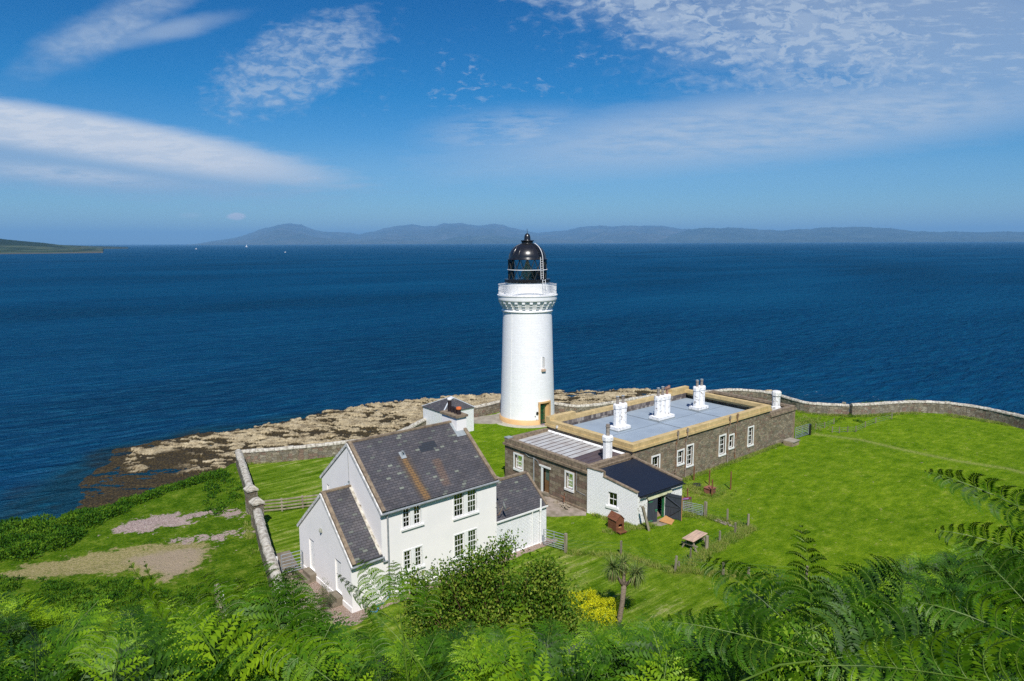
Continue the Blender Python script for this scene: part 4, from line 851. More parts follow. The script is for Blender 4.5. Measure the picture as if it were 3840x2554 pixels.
    m = MB(); m.slab([(X0-0.16, Y0-0.05, e2-0.05*s2+0.125), (X0-0.004, Y0-0.05, e2-0.05*s2+0.125), (X0-0.004, ym, r2+0.125), (X0-0.16, ym, r2+0.125)], 0.02); m.build('cement_fillet', M['coping'], t)
    for d_ in (d1, d2):
        dm = MB(); dm.fb(GA, d_[0]+0.02, d_[1]-0.02, d_[2], d_[3]-0.02, -0.12, -0.08); 
        for k in range(1, 4): u = d_[0]+(d_[1]-d_[0])*k/4; dm.fb(GA, u-0.008, u+0.008, d_[2]+0.03, d_[3]-0.06, -0.085, -0.076)
        do = dm.build('door', M['white_paint'], t); MB().fb(GA, d_[0]+0.09, d_[0]+0.12, d_[2]+0.9, d_[2]+1.05, -0.08, -0.04).build('handle', M['black'], do)
    l = MB(); l.fb(GA, 34.19, 34.37, 3.24, 3.46, 0, 0.05); l.lathe(XA-0.05, 34.28, [(0.09, 3.26), (0.10, 3.35), (0.08, 3.45)], 10, capb=True, capt=True); l.build('bulkhead_lamp', M['gravestone'], t)
    MB().fb(GA, Y0+0.02, YB-0.02, -0.6, 0.28, -0.01, 0.035).build('plinth', M['harling'], t)
    g = MB(); g.tube([(XA-0.08, Y0-0.15, e2-0.12), (X0+0.05, Y0-0.15, e2-0.08)], 0.06, 8); g.tube([(X0+0.0, Y0-0.15, e2-0.1), (X0+0.03, Y0-0.1, e2-0.35), (X0+0.32, Y0-0.08, e2-0.38)], 0.045, 8); g.build('gutter', M['grey_pipe'], t)
    # steps at the two doors (treads butt against each other)
    s = MB(); s.box(14.22, XA-0.002, 35.25, 36.3, -0.3, 0.44); s.box(13.92, 14.218, 35.2, 36.35, -0.3, 0.22); s.box(XA, XA+0.13, 35.45, 36.11, 0.3, 0.455); s.build('door_steps', M['old_concrete'], t)
    s = MB(); s.box(14.25, XA-0.002, 31.9, 32.8, -0.3, 0.44); s.box(13.98, 14.248, 31.9, 32.8, -0.3, 0.22); s.box(XA, XA+0.13, 31.99, 32.71, 0.3, 0.49); s.build('door_steps', M['old_concrete'], t)
    # ---- low wing on the far side
    XB = 28.2; e3, r3 = 2.40, 3.95; ym3 = 32.75; yb3 = 34.7; s3 = (r3-e3)/(ym3-Y0); Y3 = Y0+0.0
    m = MB(); F3 = frameY(Y0+0.03); m.wall(F3, X1, XB, -0.9, e3-0.02)
    m.add([(XB, Y0+.03, -0.9), (XB, yb3, -0.9), (XB, yb3, e3), (XB, ym3, r3-0.02), (XB, Y0+.03, e3-0.02)], [(0, 1, 2, 3, 4)]); m.add([(X1, yb3, -0.9), (XB, yb3, -0.9), (XB, yb3, e3), (X1, yb3, e3)], [(0, 1, 2, 3)])
    m.build('side_wing_wall', M['white_brick'], t)
    MB().fb(F3, X1+0.01, XB-0.01, -0.9, 0.02, -0.01, 0.04).build('plinth', M['harling'], t)
    for sg in (1, -1):
        ye = Y0-0.06 if sg > 0 else yb3+0.1; ze = e3-0.06*s3 if sg > 0 else e3-0.1*s3; q = [(X1+0.003, ye, ze+0.09), (XB-0.1, ye, ze+0.09), (XB-0.1, ym3, r3+0.09), (X1+0.003, ym3, r3+0.09)]
        MB().slab(q, 0.08).build('side_wing_roof', M['slate'], t)
    m = MB(); m.beam((X1+0.02, ym3, r3+0.11), (XB-0.02, ym3, r3+0.11), 0.22, 0.12); m.beam((XB-0.04, Y0-0.08, e3-0.06+0.09), (XB-0.04, ym3, r3+0.09), 0.16, 0.14); m.beam((XB-0.04, yb3+0.1, e3-0.06+0.09), (XB-0.04, ym3, r3+0.09), 0.16, 0.14); m.build('gable_coping', M['brown_cope'], t)
    g = MB(); g.beam((X1+0.0, Y0-0.07, e3-0.07), (XB+0.04, Y0-0.07, e3-0.07), 0.08, 0.09); g.build('gutter', M['white_paint'], t)
    d = MB(); d.tube([(26.95, Y0-0.07, e3-0.1), (26.95, Y0-0.04, e3-0.3), (26.97, Y0-0.04, -0.4)], 0.04, 8); d.build('downpipe', M['white_paint'], t)
    d = MB(); d.tube([(27.62, Y0-0.09, 2.95), (27.6, Y0-0.09, -0.4)], 0.06, 10); d.tube([(27.61, Y0-0.09, 2.32), (27.61, Y0-0.09, 2.14)], 0.08, 10); d.tube([(27.61, Y0-0.09, 1.5), (27.61, Y0-0.09, 1.42)], 0.075, 10); d.build('soil_pipe', M['white_paint'], t)
    # satellite dish with mast
    sdh = thing('satellite_dish', 'dark satellite dish on a bent mast where the cottage meets its low wing', 'satellite dish', (24.25, 30.75, 2.9))
    d = MB(); c0 = Vector((24.42, 30.5, 3.35)); ax = Vector((0.85, -0.45, 0.28)).normalized(); ux = ax.cross(Vector((0, 0, 1))).normalized(); uy = ux.cross(ax)
    vs = [c0]; fs = []
    for k in range(1, 4):
        for a in range(16): aa = a*math.pi/8; r_ = 0.27*k/3; vs.append(c0+(ux*math.cos(aa)*0.8+uy*math.sin(aa)*1.25)*r_+ax*(0.10*(k/3)**2))
    for a in range(16):
        fs.append((0, 1+a, 1+(a+1) % 16))
        for k in range(2): fs.append((1+16*k+a, 1+16*(k+1)+a, 1+16*(k+1)+(a+1) % 16, 1+16*k+(a+1) % 16))
    d.add(vs, fs).build('dish', M['grey_pipe'], sdh)
    d = MB(); d.tube([(24.2, 30.79, 2.75), (24.2, 30.6, 2.9), c0-ax*0.04], 0.022, 6); d.tube([(24.2, 30.62, 2.9), (24.02, 30.55, 3.55), (23.85, 30.5, 3.72)], 0.016, 6); d.tube([c0+uy*-0.3, c0+ax*0.38+uy*-0.2], 0.012, 6); d.build('mast', M['rusty_pipe'], sdh)
    return t
cottage()
# paving beside the cottage
def slab_(name, poly, z0, z1, mat): return setp(MB().prism(poly, z0, z1).build(name, M[mat], None, (poly[0][0], poly[0][1], 0)), kind='structure')
slab_('path', [(13.1, 37.3), (14.2, 37.25), (14.05, 36.4), (13.9, 34.9), (13.95, 33.4), (13.75, 31.2), (12.9, 30.9), (12.7, 33.5)], -0.1, 0.05, 'old_concrete')
slab_('path', [(13.3, 40.2), (14.9, 40.0), (14.5, 37.6), (13.3, 37.6)], -0.1, 0.03, 'old_concrete')

# ------------------------------------------------------------------ lighthouse
def lighthouse():
    TX, TY = 47.4, 54.9
    t = thing('lighthouse', 'tall white stone lighthouse with black domed lantern, gallery and buff base band', 'lighthouse', (TX, TY, 0))
    cam_dir = math.atan2(-TY, -TX)                # towards the hill side
    rad = lambda z: 2.97+(2.60-2.97)*(z/11.8)**0.9
    # door opening is at -91.5 degrees, so leave a gap there in the masonry for z 0..2.25
    DA0, DA1 = R(-104.5), R(-79.5); segs = 96
    m = MB(); zs = [0.52]+[0.52+(2.25-0.52)*k/4 for k in range(1, 5)]
    a0 = DA1; a1 = DA0+2*math.pi
    m.lathe(TX, TY, [(rad(z), z) for z in zs], 84, a0, a1)
    m.lathe(TX, TY, [(rad(z), z) for z in (2.25, 3.5, 5.9)], segs)
    WA0, WA1 = R(-97.3), R(-92.0)                  # slit window opening
    m.lathe(TX, TY, [(rad(z), z) for z in (5.9, 7.15)], 90, WA1, WA0+2*math.pi); m.lathe(TX, TY, [(rad(z), z) for z in (7.15, 8.5, 10, 11.85)], segs)
    def rev(a, z0, z1, r0, r1): c, s_ = math.cos(a), math.sin(a); return [(TX+c*r0, TY+s_*r0, z0), (TX+c*r1, TY+s_*r1, z0), (TX+c*r1, TY+s_*r1, z1), (TX+c*r0, TY+s_*r0, z1)]
    m.build('tower', M['tower_white'], t, smooth=False)
    for p in bpy.data.objects['tower'].data.polygons: p.use_smooth = True
    # cylindrical UVs so that the masonry courses run round the tower
    me = bpy.data.objects['tower'].data; ul = me.uv_layers[0].data
    for p in me.polygons:
        aa = [math.atan2(me.vertices[me.loops[l].vertex_index].co.y, me.vertices[me.loops[l].vertex_index].co.x) % (2*math.pi) for l in p.loop_indices]
        if max(aa)-min(aa) > math.pi: aa = [a+2*math.pi if a < math.pi else a for a in aa]
        for l, a in zip(p.loop_indices, aa): ul[l].uv = (a*2.8, me.vertices[me.loops[l].vertex_index].co.z)
    m = MB()
    for a in (DA0, DA1): m.add(rev(a, 0, 2.25, 3.0, 2.35), [(0, 1, 2, 3)])
    m.lathe(TX, TY, [(2.96, 2.25), (2.35, 2.25)], 8, DA0, DA1); m.build('door_reveal', M['ochre'], t)
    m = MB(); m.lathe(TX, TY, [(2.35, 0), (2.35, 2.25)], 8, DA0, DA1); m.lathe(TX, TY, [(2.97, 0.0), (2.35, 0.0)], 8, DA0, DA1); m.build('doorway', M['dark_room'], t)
    # buff surround
    m = MB()
    def band(r0, r1, a, b, z0, z1, n=8):
        m.lathe(TX, TY, [(r0, z0), (r1, z0), (r1, z1), (r0, z1), (r0, z0)], n, a, b, )
    band(2.9, 3.03, R(-108.3), DA0, 0.0, 2.25, 3); band(2.9, 3.03, DA1, R(-76.0), 0.0, 2.25, 3); band(2.88, 3.02, R(-108.3), R(-76.0), 2.25, 2.42, 12); m.build('door_surround', M['ochre'], t)
    # yellow door leaf folded back, green barred gate
    m = MB(); c_ = lambda a, r: (TX+math.cos(R(a))*r, TY+math.sin(R(a))*r)
    x, y = c_(-83.5, 2.9); x2, y2 = c_(-86.5, 2.45); m.add([(x, y, 0.08), (x2, y2, 0.08), (x2, y2, 2.15), (x, y, 2.15)], [(0, 1, 2, 3)]); dl = m.build('door', M['ochre'], t)
    m = MB()
    for k in range(8):
        a = -103.6+k*1.9; x, y = c_(a, 2.82); m.tube([(x, y, 0.06), (x, y, 2.1)], 0.016, 6)
    for z in (0.12, 0.55, 1.0, 1.5, 2.08):
        m.tube([c_(-103.6, 2.82)+(z,), c_(-97, 2.82)+(z,), c_(-90.3, 2.82)+(z,)], 0.018, 6)
    m.tube([c_(-103.6, 2.82)+(0.55,), c_(-90.3, 2.82)+(1.0,)], 0.014, 6); m.build('barred_gate', M['green_paint'], t)
    m = MB()
    for k in range(5): a = -102+k*2.6; x, y = c_(a, 2.80); m.tube([(x, y, 0.06), (x, y, 0.5)], 0.02, 6)
    m.build('gate_foot', M['brick_red'], t)
    MB().lathe(TX, TY, [(2.98, 0.075), (3.35, 0.075), (3.35, 0.0)], 6, R(-103), R(-83)).build('threshold', simple('mauve step paint', (0.30, 0.22, 0.26), None, 3, 0.7), t)
    # buff base band, broken by the doorway
    m = MB(); m.lathe(TX, TY, [(3.05, -0.3), (3.05, 0.46), (2.93, 0.525)], 84, R(-76.0), R(-108.3)+2*math.pi); m.build('base_band', M['ochre'], t, smooth=True)
    # slit window
    m = MB()
    for a in (WA0, WA1): m.add(rev(a, 5.9, 7.15, 2.9, 2.5), [(0, 1, 2, 3)])
    m.lathe(TX, TY, [(rad(5.9), 5.9), (2.5, 5.9)], 3, WA0, WA1); m.lathe(TX, TY, [(2.5, 7.15), (rad(7.15), 7.15)], 3, WA0, WA1); wo = m.build('window', M['white_paint'], t)
    MB().lathe(TX, TY, [(2.60, 5.9), (2.60, 7.15)], 3, WA0, WA1).build('glass', simple('grey slit glass', (0.16, 0.19, 0.22), (0.22, 0.26, 0.30), 3, 0.15, spec=0.6), wo)
    m = MB(); a, b = R(-99.5), R(-90.0); m.lathe(TX, TY, [(2.7, 5.64), (2.98, 5.64), (2.98, 5.86), (2.7, 5.88)], 4, a, b); 
    for q in (a, b): m.add(rev(q, 5.64, 5.87, 2.7, 2.98), [(0, 1, 2, 3)])
    m.build('window_sill', M['pink_slab'] if False else simple('pinkish buff sill', (0.62, 0.45, 0.33), None, 3, 0.8), t)
    # plaque, small fixings, conductor strip
    a = R(-110.8); c, s_ = math.cos(a), math.sin(a); pc = Vector((TX+c*2.985, TY+s_*2.985, 1.27)); n = Vector((c, s_, 0)); tx = Vector((-s_, c, 0))
    m = MB(); ring = [pc+tx*0.13*math.cos(k*math.pi/10)+Vector((0, 0, 0.17*math.sin(k*math.pi/10))) for k in range(20)]
    m.add([p+n*0.03 for p in ring]+ring, [tuple(range(20))]+[(i, (i+1) % 20, 20+(i+1) % 20, 20+i) for i in range(20)]); m.build('plaque', M['black'], t)
    m = MB()
    for da, z in ((-115, 0.95), (-111.5, 0.55)):
        x, y = c_(da, 2.98); MB().beam((x, y, z-0.05), (x, y, z+0.05), 0.06, 0.06).build('wall_fixing', M['black'], t)
    pass
    m = MB(); a = cam_dir-R(38); pts = [(TX+math.cos(a)*(rad(z)+0.03), TY+math.sin(a)*(rad(z)+0.03), z) for z in np.linspace(0.5, 11.8, 14)]; m.tube(pts, 0.022, 5); m.build('lightning_strip', M['white_paint'], t)
    # moulding, corbelled gallery
    m = MB(); m.lathe(TX, TY, [(2.60, 11.72), (2.70, 11.78), (2.76, 11.86), (2.70, 11.95), (2.60, 12.0), (2.62, 12.10), (2.72, 12.35), (2.84, 12.65), (2.97, 12.96)], 96); m.build('neck', M['white_paint'], t, smooth=True)
    NC = 24
    for k in range(NC):
        a = cam_dir+R(7.5)+2*math.pi*k/NC; m = MB(); c, s_ = math.cos(a), math.sin(a); tx = Vector((-s_, c, 0)); n = Vector((c, s_, 0)); o = Vector((TX, TY, 0)); w = 0.155
        pr = [(2.55, 12.12), (2.70, 12.12), (2.74, 12.2), (2.74, 12.36), (2.85, 12.38), (2.90, 12.46), (2.90, 12.62), (3.0, 12.64), (3.05, 12.72), (3.05, 12.955), (2.55, 12.955)]
        vs = [o+n*r_+tx*sg*w+Vector((0, 0, z)) for sg in (-1, 1) for r_, z in pr]; q = len(pr)
        m.add(vs, [tuple(range(q)), tuple(range(2*q-1, q-1, -1))]+[(i, (i+1) % q, q+(i+1) % q, q+i) for i in range(q)]); m.build('corbel', M['white_paint'], t)
    m = MB(); m.lathe(TX, TY, [(2.4, 12.95), (3.06, 12.955), (3.12, 12.99), (3.14, 13.08), (3.14, 13.42), (3.20, 13.46), (3.20, 13.54), (2.2, 13.54)], 96); m.build('gallery_deck', M['white_paint'], t)
    m = MB()
    for z, r_ in ((14.60, 0.032), (14.02, 0.016), (13.62, 0.014)):
        m.lathe(TX, TY, [(3.06-r_, z-r_), (3.06+r_, z-r_), (3.06+r_, z+r_), (3.06-r_, z+r_), (3.06-r_, z-r_)], 72)
    m.build('handrail', M['white_rail'], t)
    m = MB()
    for k in range(132):
        a = 2*math.pi*k/132; x, y = TX+3.06*math.cos(a), TY+3.06*math.sin(a); m.beam((x, y, 13.5), (x, y, 14.6), 0.03 if k % 11 == 0 else 0.016, 0.03 if k % 11 == 0 else 0.016)
    m.build('railing', M['white_rail'], t)
    # mesh panel of the railing (thin perforated sheet reads as white)
    m = MB(); m.lathe(TX, TY, [(2.34, 13.5), (2.34, 14.86)], 96); m.build('lantern_drum', M['white_paint'], t, smooth=True)
    m = MB(); m.lathe(TX, TY, [(2.30, 14.84), (2.42, 14.84), (2.42, 15.16), (2.30, 15.18), (1.9, 15.18)], 96); m.build('lantern_kerb', M['black'], t)
    # lantern: two tiers of diagonal glazing bars
    RL = 2.02; nb = 16; z0, zm, z1 = 15.18, 16.16, 17.24
    m = MB(); pt = lambda a, z, r_=RL: (TX+r_*math.cos(a), TY+r_*math.sin(a), z)
    for k in range(nb):
        a = 2*math.pi*k/nb+0.06; h = math.pi/nb
        for s1 in (1, -1):
            for (za, zb, fl) in ((z0, zm, 0), (zm, z1, 1)):
                pa = a if fl == 0 else a+h
                p0 = Vector(pt(pa, za)); p1 = Vector(pt(pa+s1*h, zb)); mid = (p0+p1)/2; c = Vector((TX, TY, mid.z)); mid = c+(mid-c).normalized()*RL
                m.tube([p0, mid, p1], 0.028, 5)
    for k in range(4):
        a = 2*math.pi*k/4+0.9; m.tube([pt(a, z0), pt(a, z1)], 0.03, 5)
    m.build('glazing_bars', M['bronze'], t)
    # the landward lower panes are blanked black
    a_b0, a_b1 = cam_dir+R(12), cam_dir+R(75)
    m = MB(); m.lathe(TX, TY, [(RL-0.06, z0), (RL-0.06, zm)], 16, a_b0, a_b1); m.build('blank_panel', M['black'], t)
    m = MB(); m.lathe(TX, TY, [(RL-0.03, z0), (RL-0.03, z1)], 64); m.build('lantern_glass', M['lantern_glass'], t, smooth=True)
    m = MB(); r_ = RL+0.06; m.lathe(TX, TY, [(r_-0.06, zm-0.03), (r_+0.05, zm-0.03), (r_+0.05, zm+0.03), (r_-0.06, zm+0.03), (r_-0.06, zm-0.03)], 64); m.build('lantern_ring', M['white_rail'], t)
    m = MB(); m.lathe(TX, TY, [(0.0, 15.2), (1.9, 15.2)], 32); m.build('lantern_floor', M['white_paint'], t)
    m = MB(); m.lathe(TX, TY, [(0.42, 15.2), (0.42, 15.35), (0.62, 15.4), (0.66, 15.9), (0.5, 16.05), (0.36, 16.3), (0.22, 16.9), (0.1, 17.1)], 20, capt=True); m.build('lamp_housing', M['lens'], t)
    # dome
    prof = [(2.14, 17.20), (2.16, 17.26), (2.02, 17.30)]+[(1.98*math.cos(R(a)), 17.30+1.66*math.sin(R(a))) for a in range(0, 73, 6)]+[(0.60, 18.90), (0.60, 19.08), (0.70, 19.12), (0.72, 19.18), (0.62, 19.21), (0.37, 19.23), (0.345, 19.3), (0.33, 19.55), (0.27, 19.76), (0.14, 19.90), (0.0, 19.96)]
    m = MB(); m.lathe(TX, TY, prof, 64); dm = m.build('dome', M['black'], t, smooth=True)
    m = MB(); m.lathe(TX, TY, [(2.14, 17.2), (1.6, 17.22), (0, 17.3)], 32); m.build('dome_soffit', M['bronze'], dm)
    m = MB()
    for k in range(16):
        a = 2*math.pi*k/16; m.tube([(TX+1.99*math.cos(R(b))*math.cos(a), TY+1.99*math.cos(R(b))*math.sin(a), 17.30+1.67*math.sin(R(b))) for b in range(2, 73, 7)], 0.013, 4)
    m.build('seam', M['black'], dm)
    m = MB(); m.tube([(TX, TY, 19.9), (TX, TY, 20.18)], 0.022, 6); m.tube([(TX, TY, 20.15), (TX+0.03, TY-0.06, 20.42)], 0.012, 5); m.tube([(TX, TY, 20.15), (TX-0.03, TY+0.07, 20.42)], 0.012, 5); m.build('lightning_rod', M['bronze'], t)
    # rungs on the dome, curved rail and white ladders
    al = cam_dir+R(43); c, s_ = math.cos(al), math.sin(al); tx = Vector((-s_, c, 0))
    m = MB(); dp = lambda b, e=0: Vector((TX+c*((1.98+e)*math.cos(R(b))), TY+s_*((1.98+e)*math.cos(R(b))), 17.30+(1.66+e)*math.sin(R(b))))
    for b in range(6, 66, 7): m.beam(dp(b, 0.05)-tx*0.18, dp(b, 0.05)+tx*0.18, 0.06, 0.05)
    m.build('rung', M['black'], dm)
    m = MB(); off = tx*0.24
    m.tube([dp(b, 0.10)+off for b in range(0, 72, 6)], 0.03, 6); m.build('curved_rail', M['white_rail'], t)
    m = MB(); b0 = dp(0, 0.18); 
    for sg in (-1, 1): m.tube([b0+tx*0.17*sg+Vector((0, 0, 0.18)), Vector((b0.x, b0.y, 15.2))+tx*0.17*sg+Vector((c, s_, 0))*0.1], 0.028, 6)
    for k in range(9): z = 15.35+k*0.24; f = (z-15.2)/2.2; p = Vector((b0.x, b0.y, z))+Vector((c, s_, 0))*0.1*(1-f); m.tube([p-tx*0.17, p+tx*0.17], 0.02, 6)
    m.build('ladder', M['white_rail'], t)
    m = MB(); q0 = Vector((TX+c*2.50, TY+s_*2.50, 0)); q1 = Vector((TX+c*2.75, TY+s_*2.75, 0))
    for sg in (-1, 1): m.tube([q1+tx*0.2*sg+Vector((0, 0, 13.54)), q0+tx*0.2*sg+Vector((0, 0, 15.2))], 0.026, 6)
    for k in range(6): z = 13.8+k*0.26; f = (z-13.54)/1.66; p = q1.lerp(q0, f); p.z = z; m.tube([p-tx*0.2, p+tx*0.2], 0.02, 6)
    m.build('ladder', M['white_rail'], t)
    return t
lighthouse()
m = MB(); m.lathe(47.4, 54.9, [(2.9, 0.02), (3.95, 0.02), (4.0, -0.02), (4.0, -0.2)], 48)
setp(m.build('pavement', brickmat('paving flags', [(0.40, 0.37, 0.29), (0.46, 0.43, 0.35)], (0.26, 0.24, 0.17), 1.4, 1.4, 0.012, 0.3, 0.2)[0], None, (47.4, 54.9, 0)), kind='structure')
slab_('pavement', [(39.9, 59.2), (42.6, 58.8), (46.8, 58.3), (45.2, 56.9), (44.0, 55.0), (42.9, 55.6), (41.6, 57.0), (39.9, 57.4)], -0.1, 0.06, 'concrete')

# ------------------------------------------------------------------ small white pyramid-roofed store
def store():
    x0, x1, y0, y1 = 36.3, 40.0, 54.7, 58.4; ev = 2.38; ap = (38.3, 56.2, 3.52)
    t = thing('white_store', 'small square white brick store with a slate pyramid roof', 'outbuilding', (x0, y0, 0))
    m = MB(); m.box(x0, x1, y0, y1, -0.5, ev); m.build('wall', M['white_brick'], t)
    m = MB(); m.box(x0-0.04, x1+0.04, y0-0.04, y1+0.04, ev-0.03, ev+0.07); m.build('eaves_board', simple('sage green eaves paint', (0.42, 0.46, 0.40), None, 3, 0.6), t)
    o = 0.09; cs = [(x0-o, y0-o, ev+0.075), (x1+o, y0-o, ev+0.075), (x1+o, y1+o, ev+0.075), (x0-o, y1+o, ev+0.075)]
    m = MB(); m.add(cs+[ap], [(0, 1, 4), (1, 2, 4), (2, 3, 4), (3, 0, 4), (3, 2, 1, 0)]); rf = m.build('roof', M['slate'], t)
    m = MB()
    for c in cs: m.beam(Vector(c)+Vector((0, 0, 0.03)), Vector(ap)+Vector((0, 0, 0.04)), 0.13, 0.05)
    m.lathe(ap[0], ap[1], [(0.30, ap[2]-0.12), (0.06, ap[2]+0.08)], 8, capt=True); m.build('lead_hips', simple('pale lead', (0.52, 0.55, 0.57), (0.42, 0.45, 0.47), 5, 0.5), rf)
store()

# ------------------------------------------------------------------ long flat-roofed stone building
def octa(m, cx, cy, r, z0, z1, cap=True):
    prof = [(r, z0), (r, z1-0.42), (r*1.14, z1-0.38), (r*1.14, z1-0.12), (r*1.05, z1-0.02), (r*0.6, z1)] if cap else [(r, z0), (r, z1)]
    m.lathe(cx, cy, prof, 8, capt=True, off=math.pi/8)
def pot(parent, cx, cy, z0, h, r=0.12, mat='grey_pot', cowl=True):
    m = MB(); m.lathe(cx, cy, [(r*1.1, z0), (r, z0+0.06), (r*0.92, z0+h*0.72), (r*1.15, z0+h*0.74), (r*1.18, z0+h*0.84), (r*0.95, z0+h*0.86), (r*0.95, z0+h), (r*0.7, z0+h)], 14, capt=True)
    p = m.build('pot', M[mat], parent)
    if cowl: MB().lathe(cx, cy, [(r*1.2, z0+h*0.985), (r*1.3, z0+h*1.03), (r*0.6, z0+h*1.10)], 14, capt=True).build('cowl', M['lead'], p)
    return p
def chimney(parent, shafts, y, z0, z1, r, bx0, bx1, by0, by1, pots, mat='worn_white', label=None):
    m = MB(); m.box(bx0, bx1, by0, by1, z0, z0+0.34)
    for x, yy in shafts: octa(m, x, yy, r, z0+0.34, z1)
    c = m.build('chimney_stack', M[mat], parent)
    if label: c['label'] = label
    m = MB(); m.box(bx0-0.05, bx1+0.05, by0-0.05, by1+0.05, z0-0.04, z0+0.10); m.build('lead_apron', M['lead'], c)
    for (x, yy), h in zip(shafts, pots):
        if h > 0: pot(c, x, yy, z1, h)
    return c
def stone_house():
    X0, X1, Y0, Y1 = 38.0, 57.1, 32.1, 41.5; FX = 61.75; CB, CT = 3.62, 4.14
    t = thing('stone_building', 'long flat roofed brown stone building with yellow sandstone parapet and octagonal chimneys', 'building', (X0, Y0, 0))
    F = frameY(Y0); G = frameX(X0)
    W6 = [(40.32, 41.15, 1.2, 2.66, 2, 2), (43.50, 44.22, 1.42, 2.48, 2, 2), (44.72, 45.46, 1.02, 2.66, 2, 4), (49.24, 50.06, 1.0, 2.62, 2, 4), (50.68, 51.30, 1.32, 2.42, 1, 2), (53.64, 54.40, 0.98, 2.58, 2, 4)]
    m = MB(); m.wall(F, X0, FX, -0.7, 2.95, [w[:4] for w in W6], 0.2); m.wall(F, X0, X1, 2.95, CB+0.05)
    m.wall(G, Y0, Y1, -0.7, CB+0.05); m.wall(frameY(Y1, 1), X0, X1, -0.7, CB+0.05); m.wall(frameX(X1, 1), Y0, Y1, 2.5, CB+0.05)
    m.wall(frameX(FX, 1), Y0, 41.0, -0.7, 3.0); m.wall(frameY(41.0, 1), X1, FX, -0.7, 3.0)
    m.build('wall', M['rubble'], t)
    # squared stones at the corners and round the windows
    qm = simple('warm dressed stone', (0.27, 0.20, 0.13), (0.18, 0.135, 0.095), 2.2, 0.9, 0.4, 14)
    def quoin(u, sg, z0, z1):                     # long and short squared stones keyed up one edge
        q = MB(); pts = []; k = 0; z = z0
        while z < z1-0.05:
            w = 0.42 if k % 2 else 0.24; zz = min(z+0.27, z1); pts += [(u+sg*w, z), (u+sg*w, zz)]; z = zz; k += 1
        ring = [(u, z0)]+pts+[(u, z1)]; n = len(ring)
        q.add([F(a, b, 0.011) for a, b in ring]+[F(a, b, -0.05) for a, b in ring], [tuple(range(n))]+[(i, (i+1) % n, n+(i+1) % n, n+i) for i in range(n)]); q.build('quoin', qm, t)
    quoin(X0+0.002, 1, -0.6, CB-0.01); quoin(FX-0.002, -1, -0.6, 2.94)
    for w in W6:
        if w[1] != 44.22: quoin(w[1]+0.125, 1, w[2]-0.12, w[3]+0.12)
        if w[0] not in (50.68, 44.72): quoin(w[0]-0.125, -1, w[2]-0.12, w[3]+0.12)
    for w in W6: window(t, F, *w[:4], cols=w[4], rows=w[5], surround=0.12, sill=0.12, depth=0.16, proud=0.03, sh=0.13, curtain=(0.5, 1, 'curtain') if w[5] == 4 else None)
    # cornice and parapet
    m = MB(); e = 0.14
    m.box(X0-e, X1+e, Y0-e, Y0+0.3, CB, CB+0.20); m.box(X0-e, X0+0.3, Y0+0.3, Y1-0.3, CB, CB+0.20); m.box(X0-e, X1+e, Y1-0.3, Y1+e, CB, CB+0.20); m.box(X1-0.3, X1+e, Y0+0.3, Y1-0.3, CB, CB+0.20)
    m.build('cornice', M['yellow_stone'], t)
    m = MB(); e = 0.07; w = 0.42; a, b = CB+0.205, CT
    m.box(X0-e, X1+e, Y0-e, Y0+w, a, b); m.box(X0-e, X0+w, Y0+w, Y1-w, a, b); m.box(X0-e, X1+e, Y1-w, Y1+e, a, b); m.box(X1-w, X1+e, Y0+w, Y1-w, a, b)
    m.box(X0-e, X0+3.0, Y1-w-0.0, Y1+e, b+0.003, b+0.30); m.box(X1-2.6, X1+e, Y1-w, Y1+e, b+0.003, b+0.30)
    m.build('parapet', M['yellow_stone'], t)
    m = MB(); m.box(X0+w, X1-w, Y1-w-0.02, Y1-w, 3.3, CB+0.2); m.build('slate_upstand', brickmat('slate upstand', [(0.14, 0.12, 0.11), (0.22, 0.19, 0.17), (0.10, 0.085, 0.085), (0.30, 0.27, 0.24), (0.15, 0.12, 0.12)], (0.05, 0.05, 0.05), 0.3, 0.7, 0.01, 0.4, 0.3)[0], t)
    rf = MB(); rf.box(X0+0.36, X1-0.36, Y0+0.36, Y1-0.36, 3.1, 3.30); ro = rf.build('roof', M['felt_blue'], t)
    m = MB()
    for x in (46.9, 52.6): m.box(x, x+0.10, Y0+0.45, Y1-0.45, 3.302, 3.308)
    m.box(X0+0.45, X1-0.45, 36.6, 36.63, 3.303, 3.309); m.build('felt_seams', simple('dark felt joint', (0.10, 0.12, 0.135), None, 2, 0.8), ro)
    chimney(t, [(42.35, 37.5), (43.03, 37.5)], 37.5, 3.30, 5.56, 0.34, 41.9, 43.5, 37.0, 38.05, (0.62, 0.60), label='two shafted white octagonal chimney nearest the grey roofed wing')
    c = chimney(t, [(47.65, 37.45), (48.27, 37.45), (48.88, 37.45)], 37.4, 3.30, 5.46, 0.33, 47.15, 49.35, 36.9, 38.0, (0.70, 0.72, 0), label='three shafted white octagonal chimney in the middle of the flat roof')
    m = MB(); m.tube([(48.88, 37.45, 5.46), (48.88, 37.45, 6.0)], 0.11, 10); m.tube([(48.62, 37.4, 6.03), (49.2, 37.5, 6.03)], 0.13, 10); m.tube([(49.2, 37.5, 5.86), (49.2, 37.5, 6.2)], 0.11, 10); m.build('pot', simple('reddish clay cowl', (0.33, 0.19, 0.14), None, 4, 0.8), c)
    chimney(t, [(53.25, 37.35), (53.95, 37.35)], 37.4, 3.30, 5.56, 0.34, 52.85, 54.45, 36.85, 37.9, (0.58, 0.58), label='two shafted white octagonal chimney farthest along the flat roof')
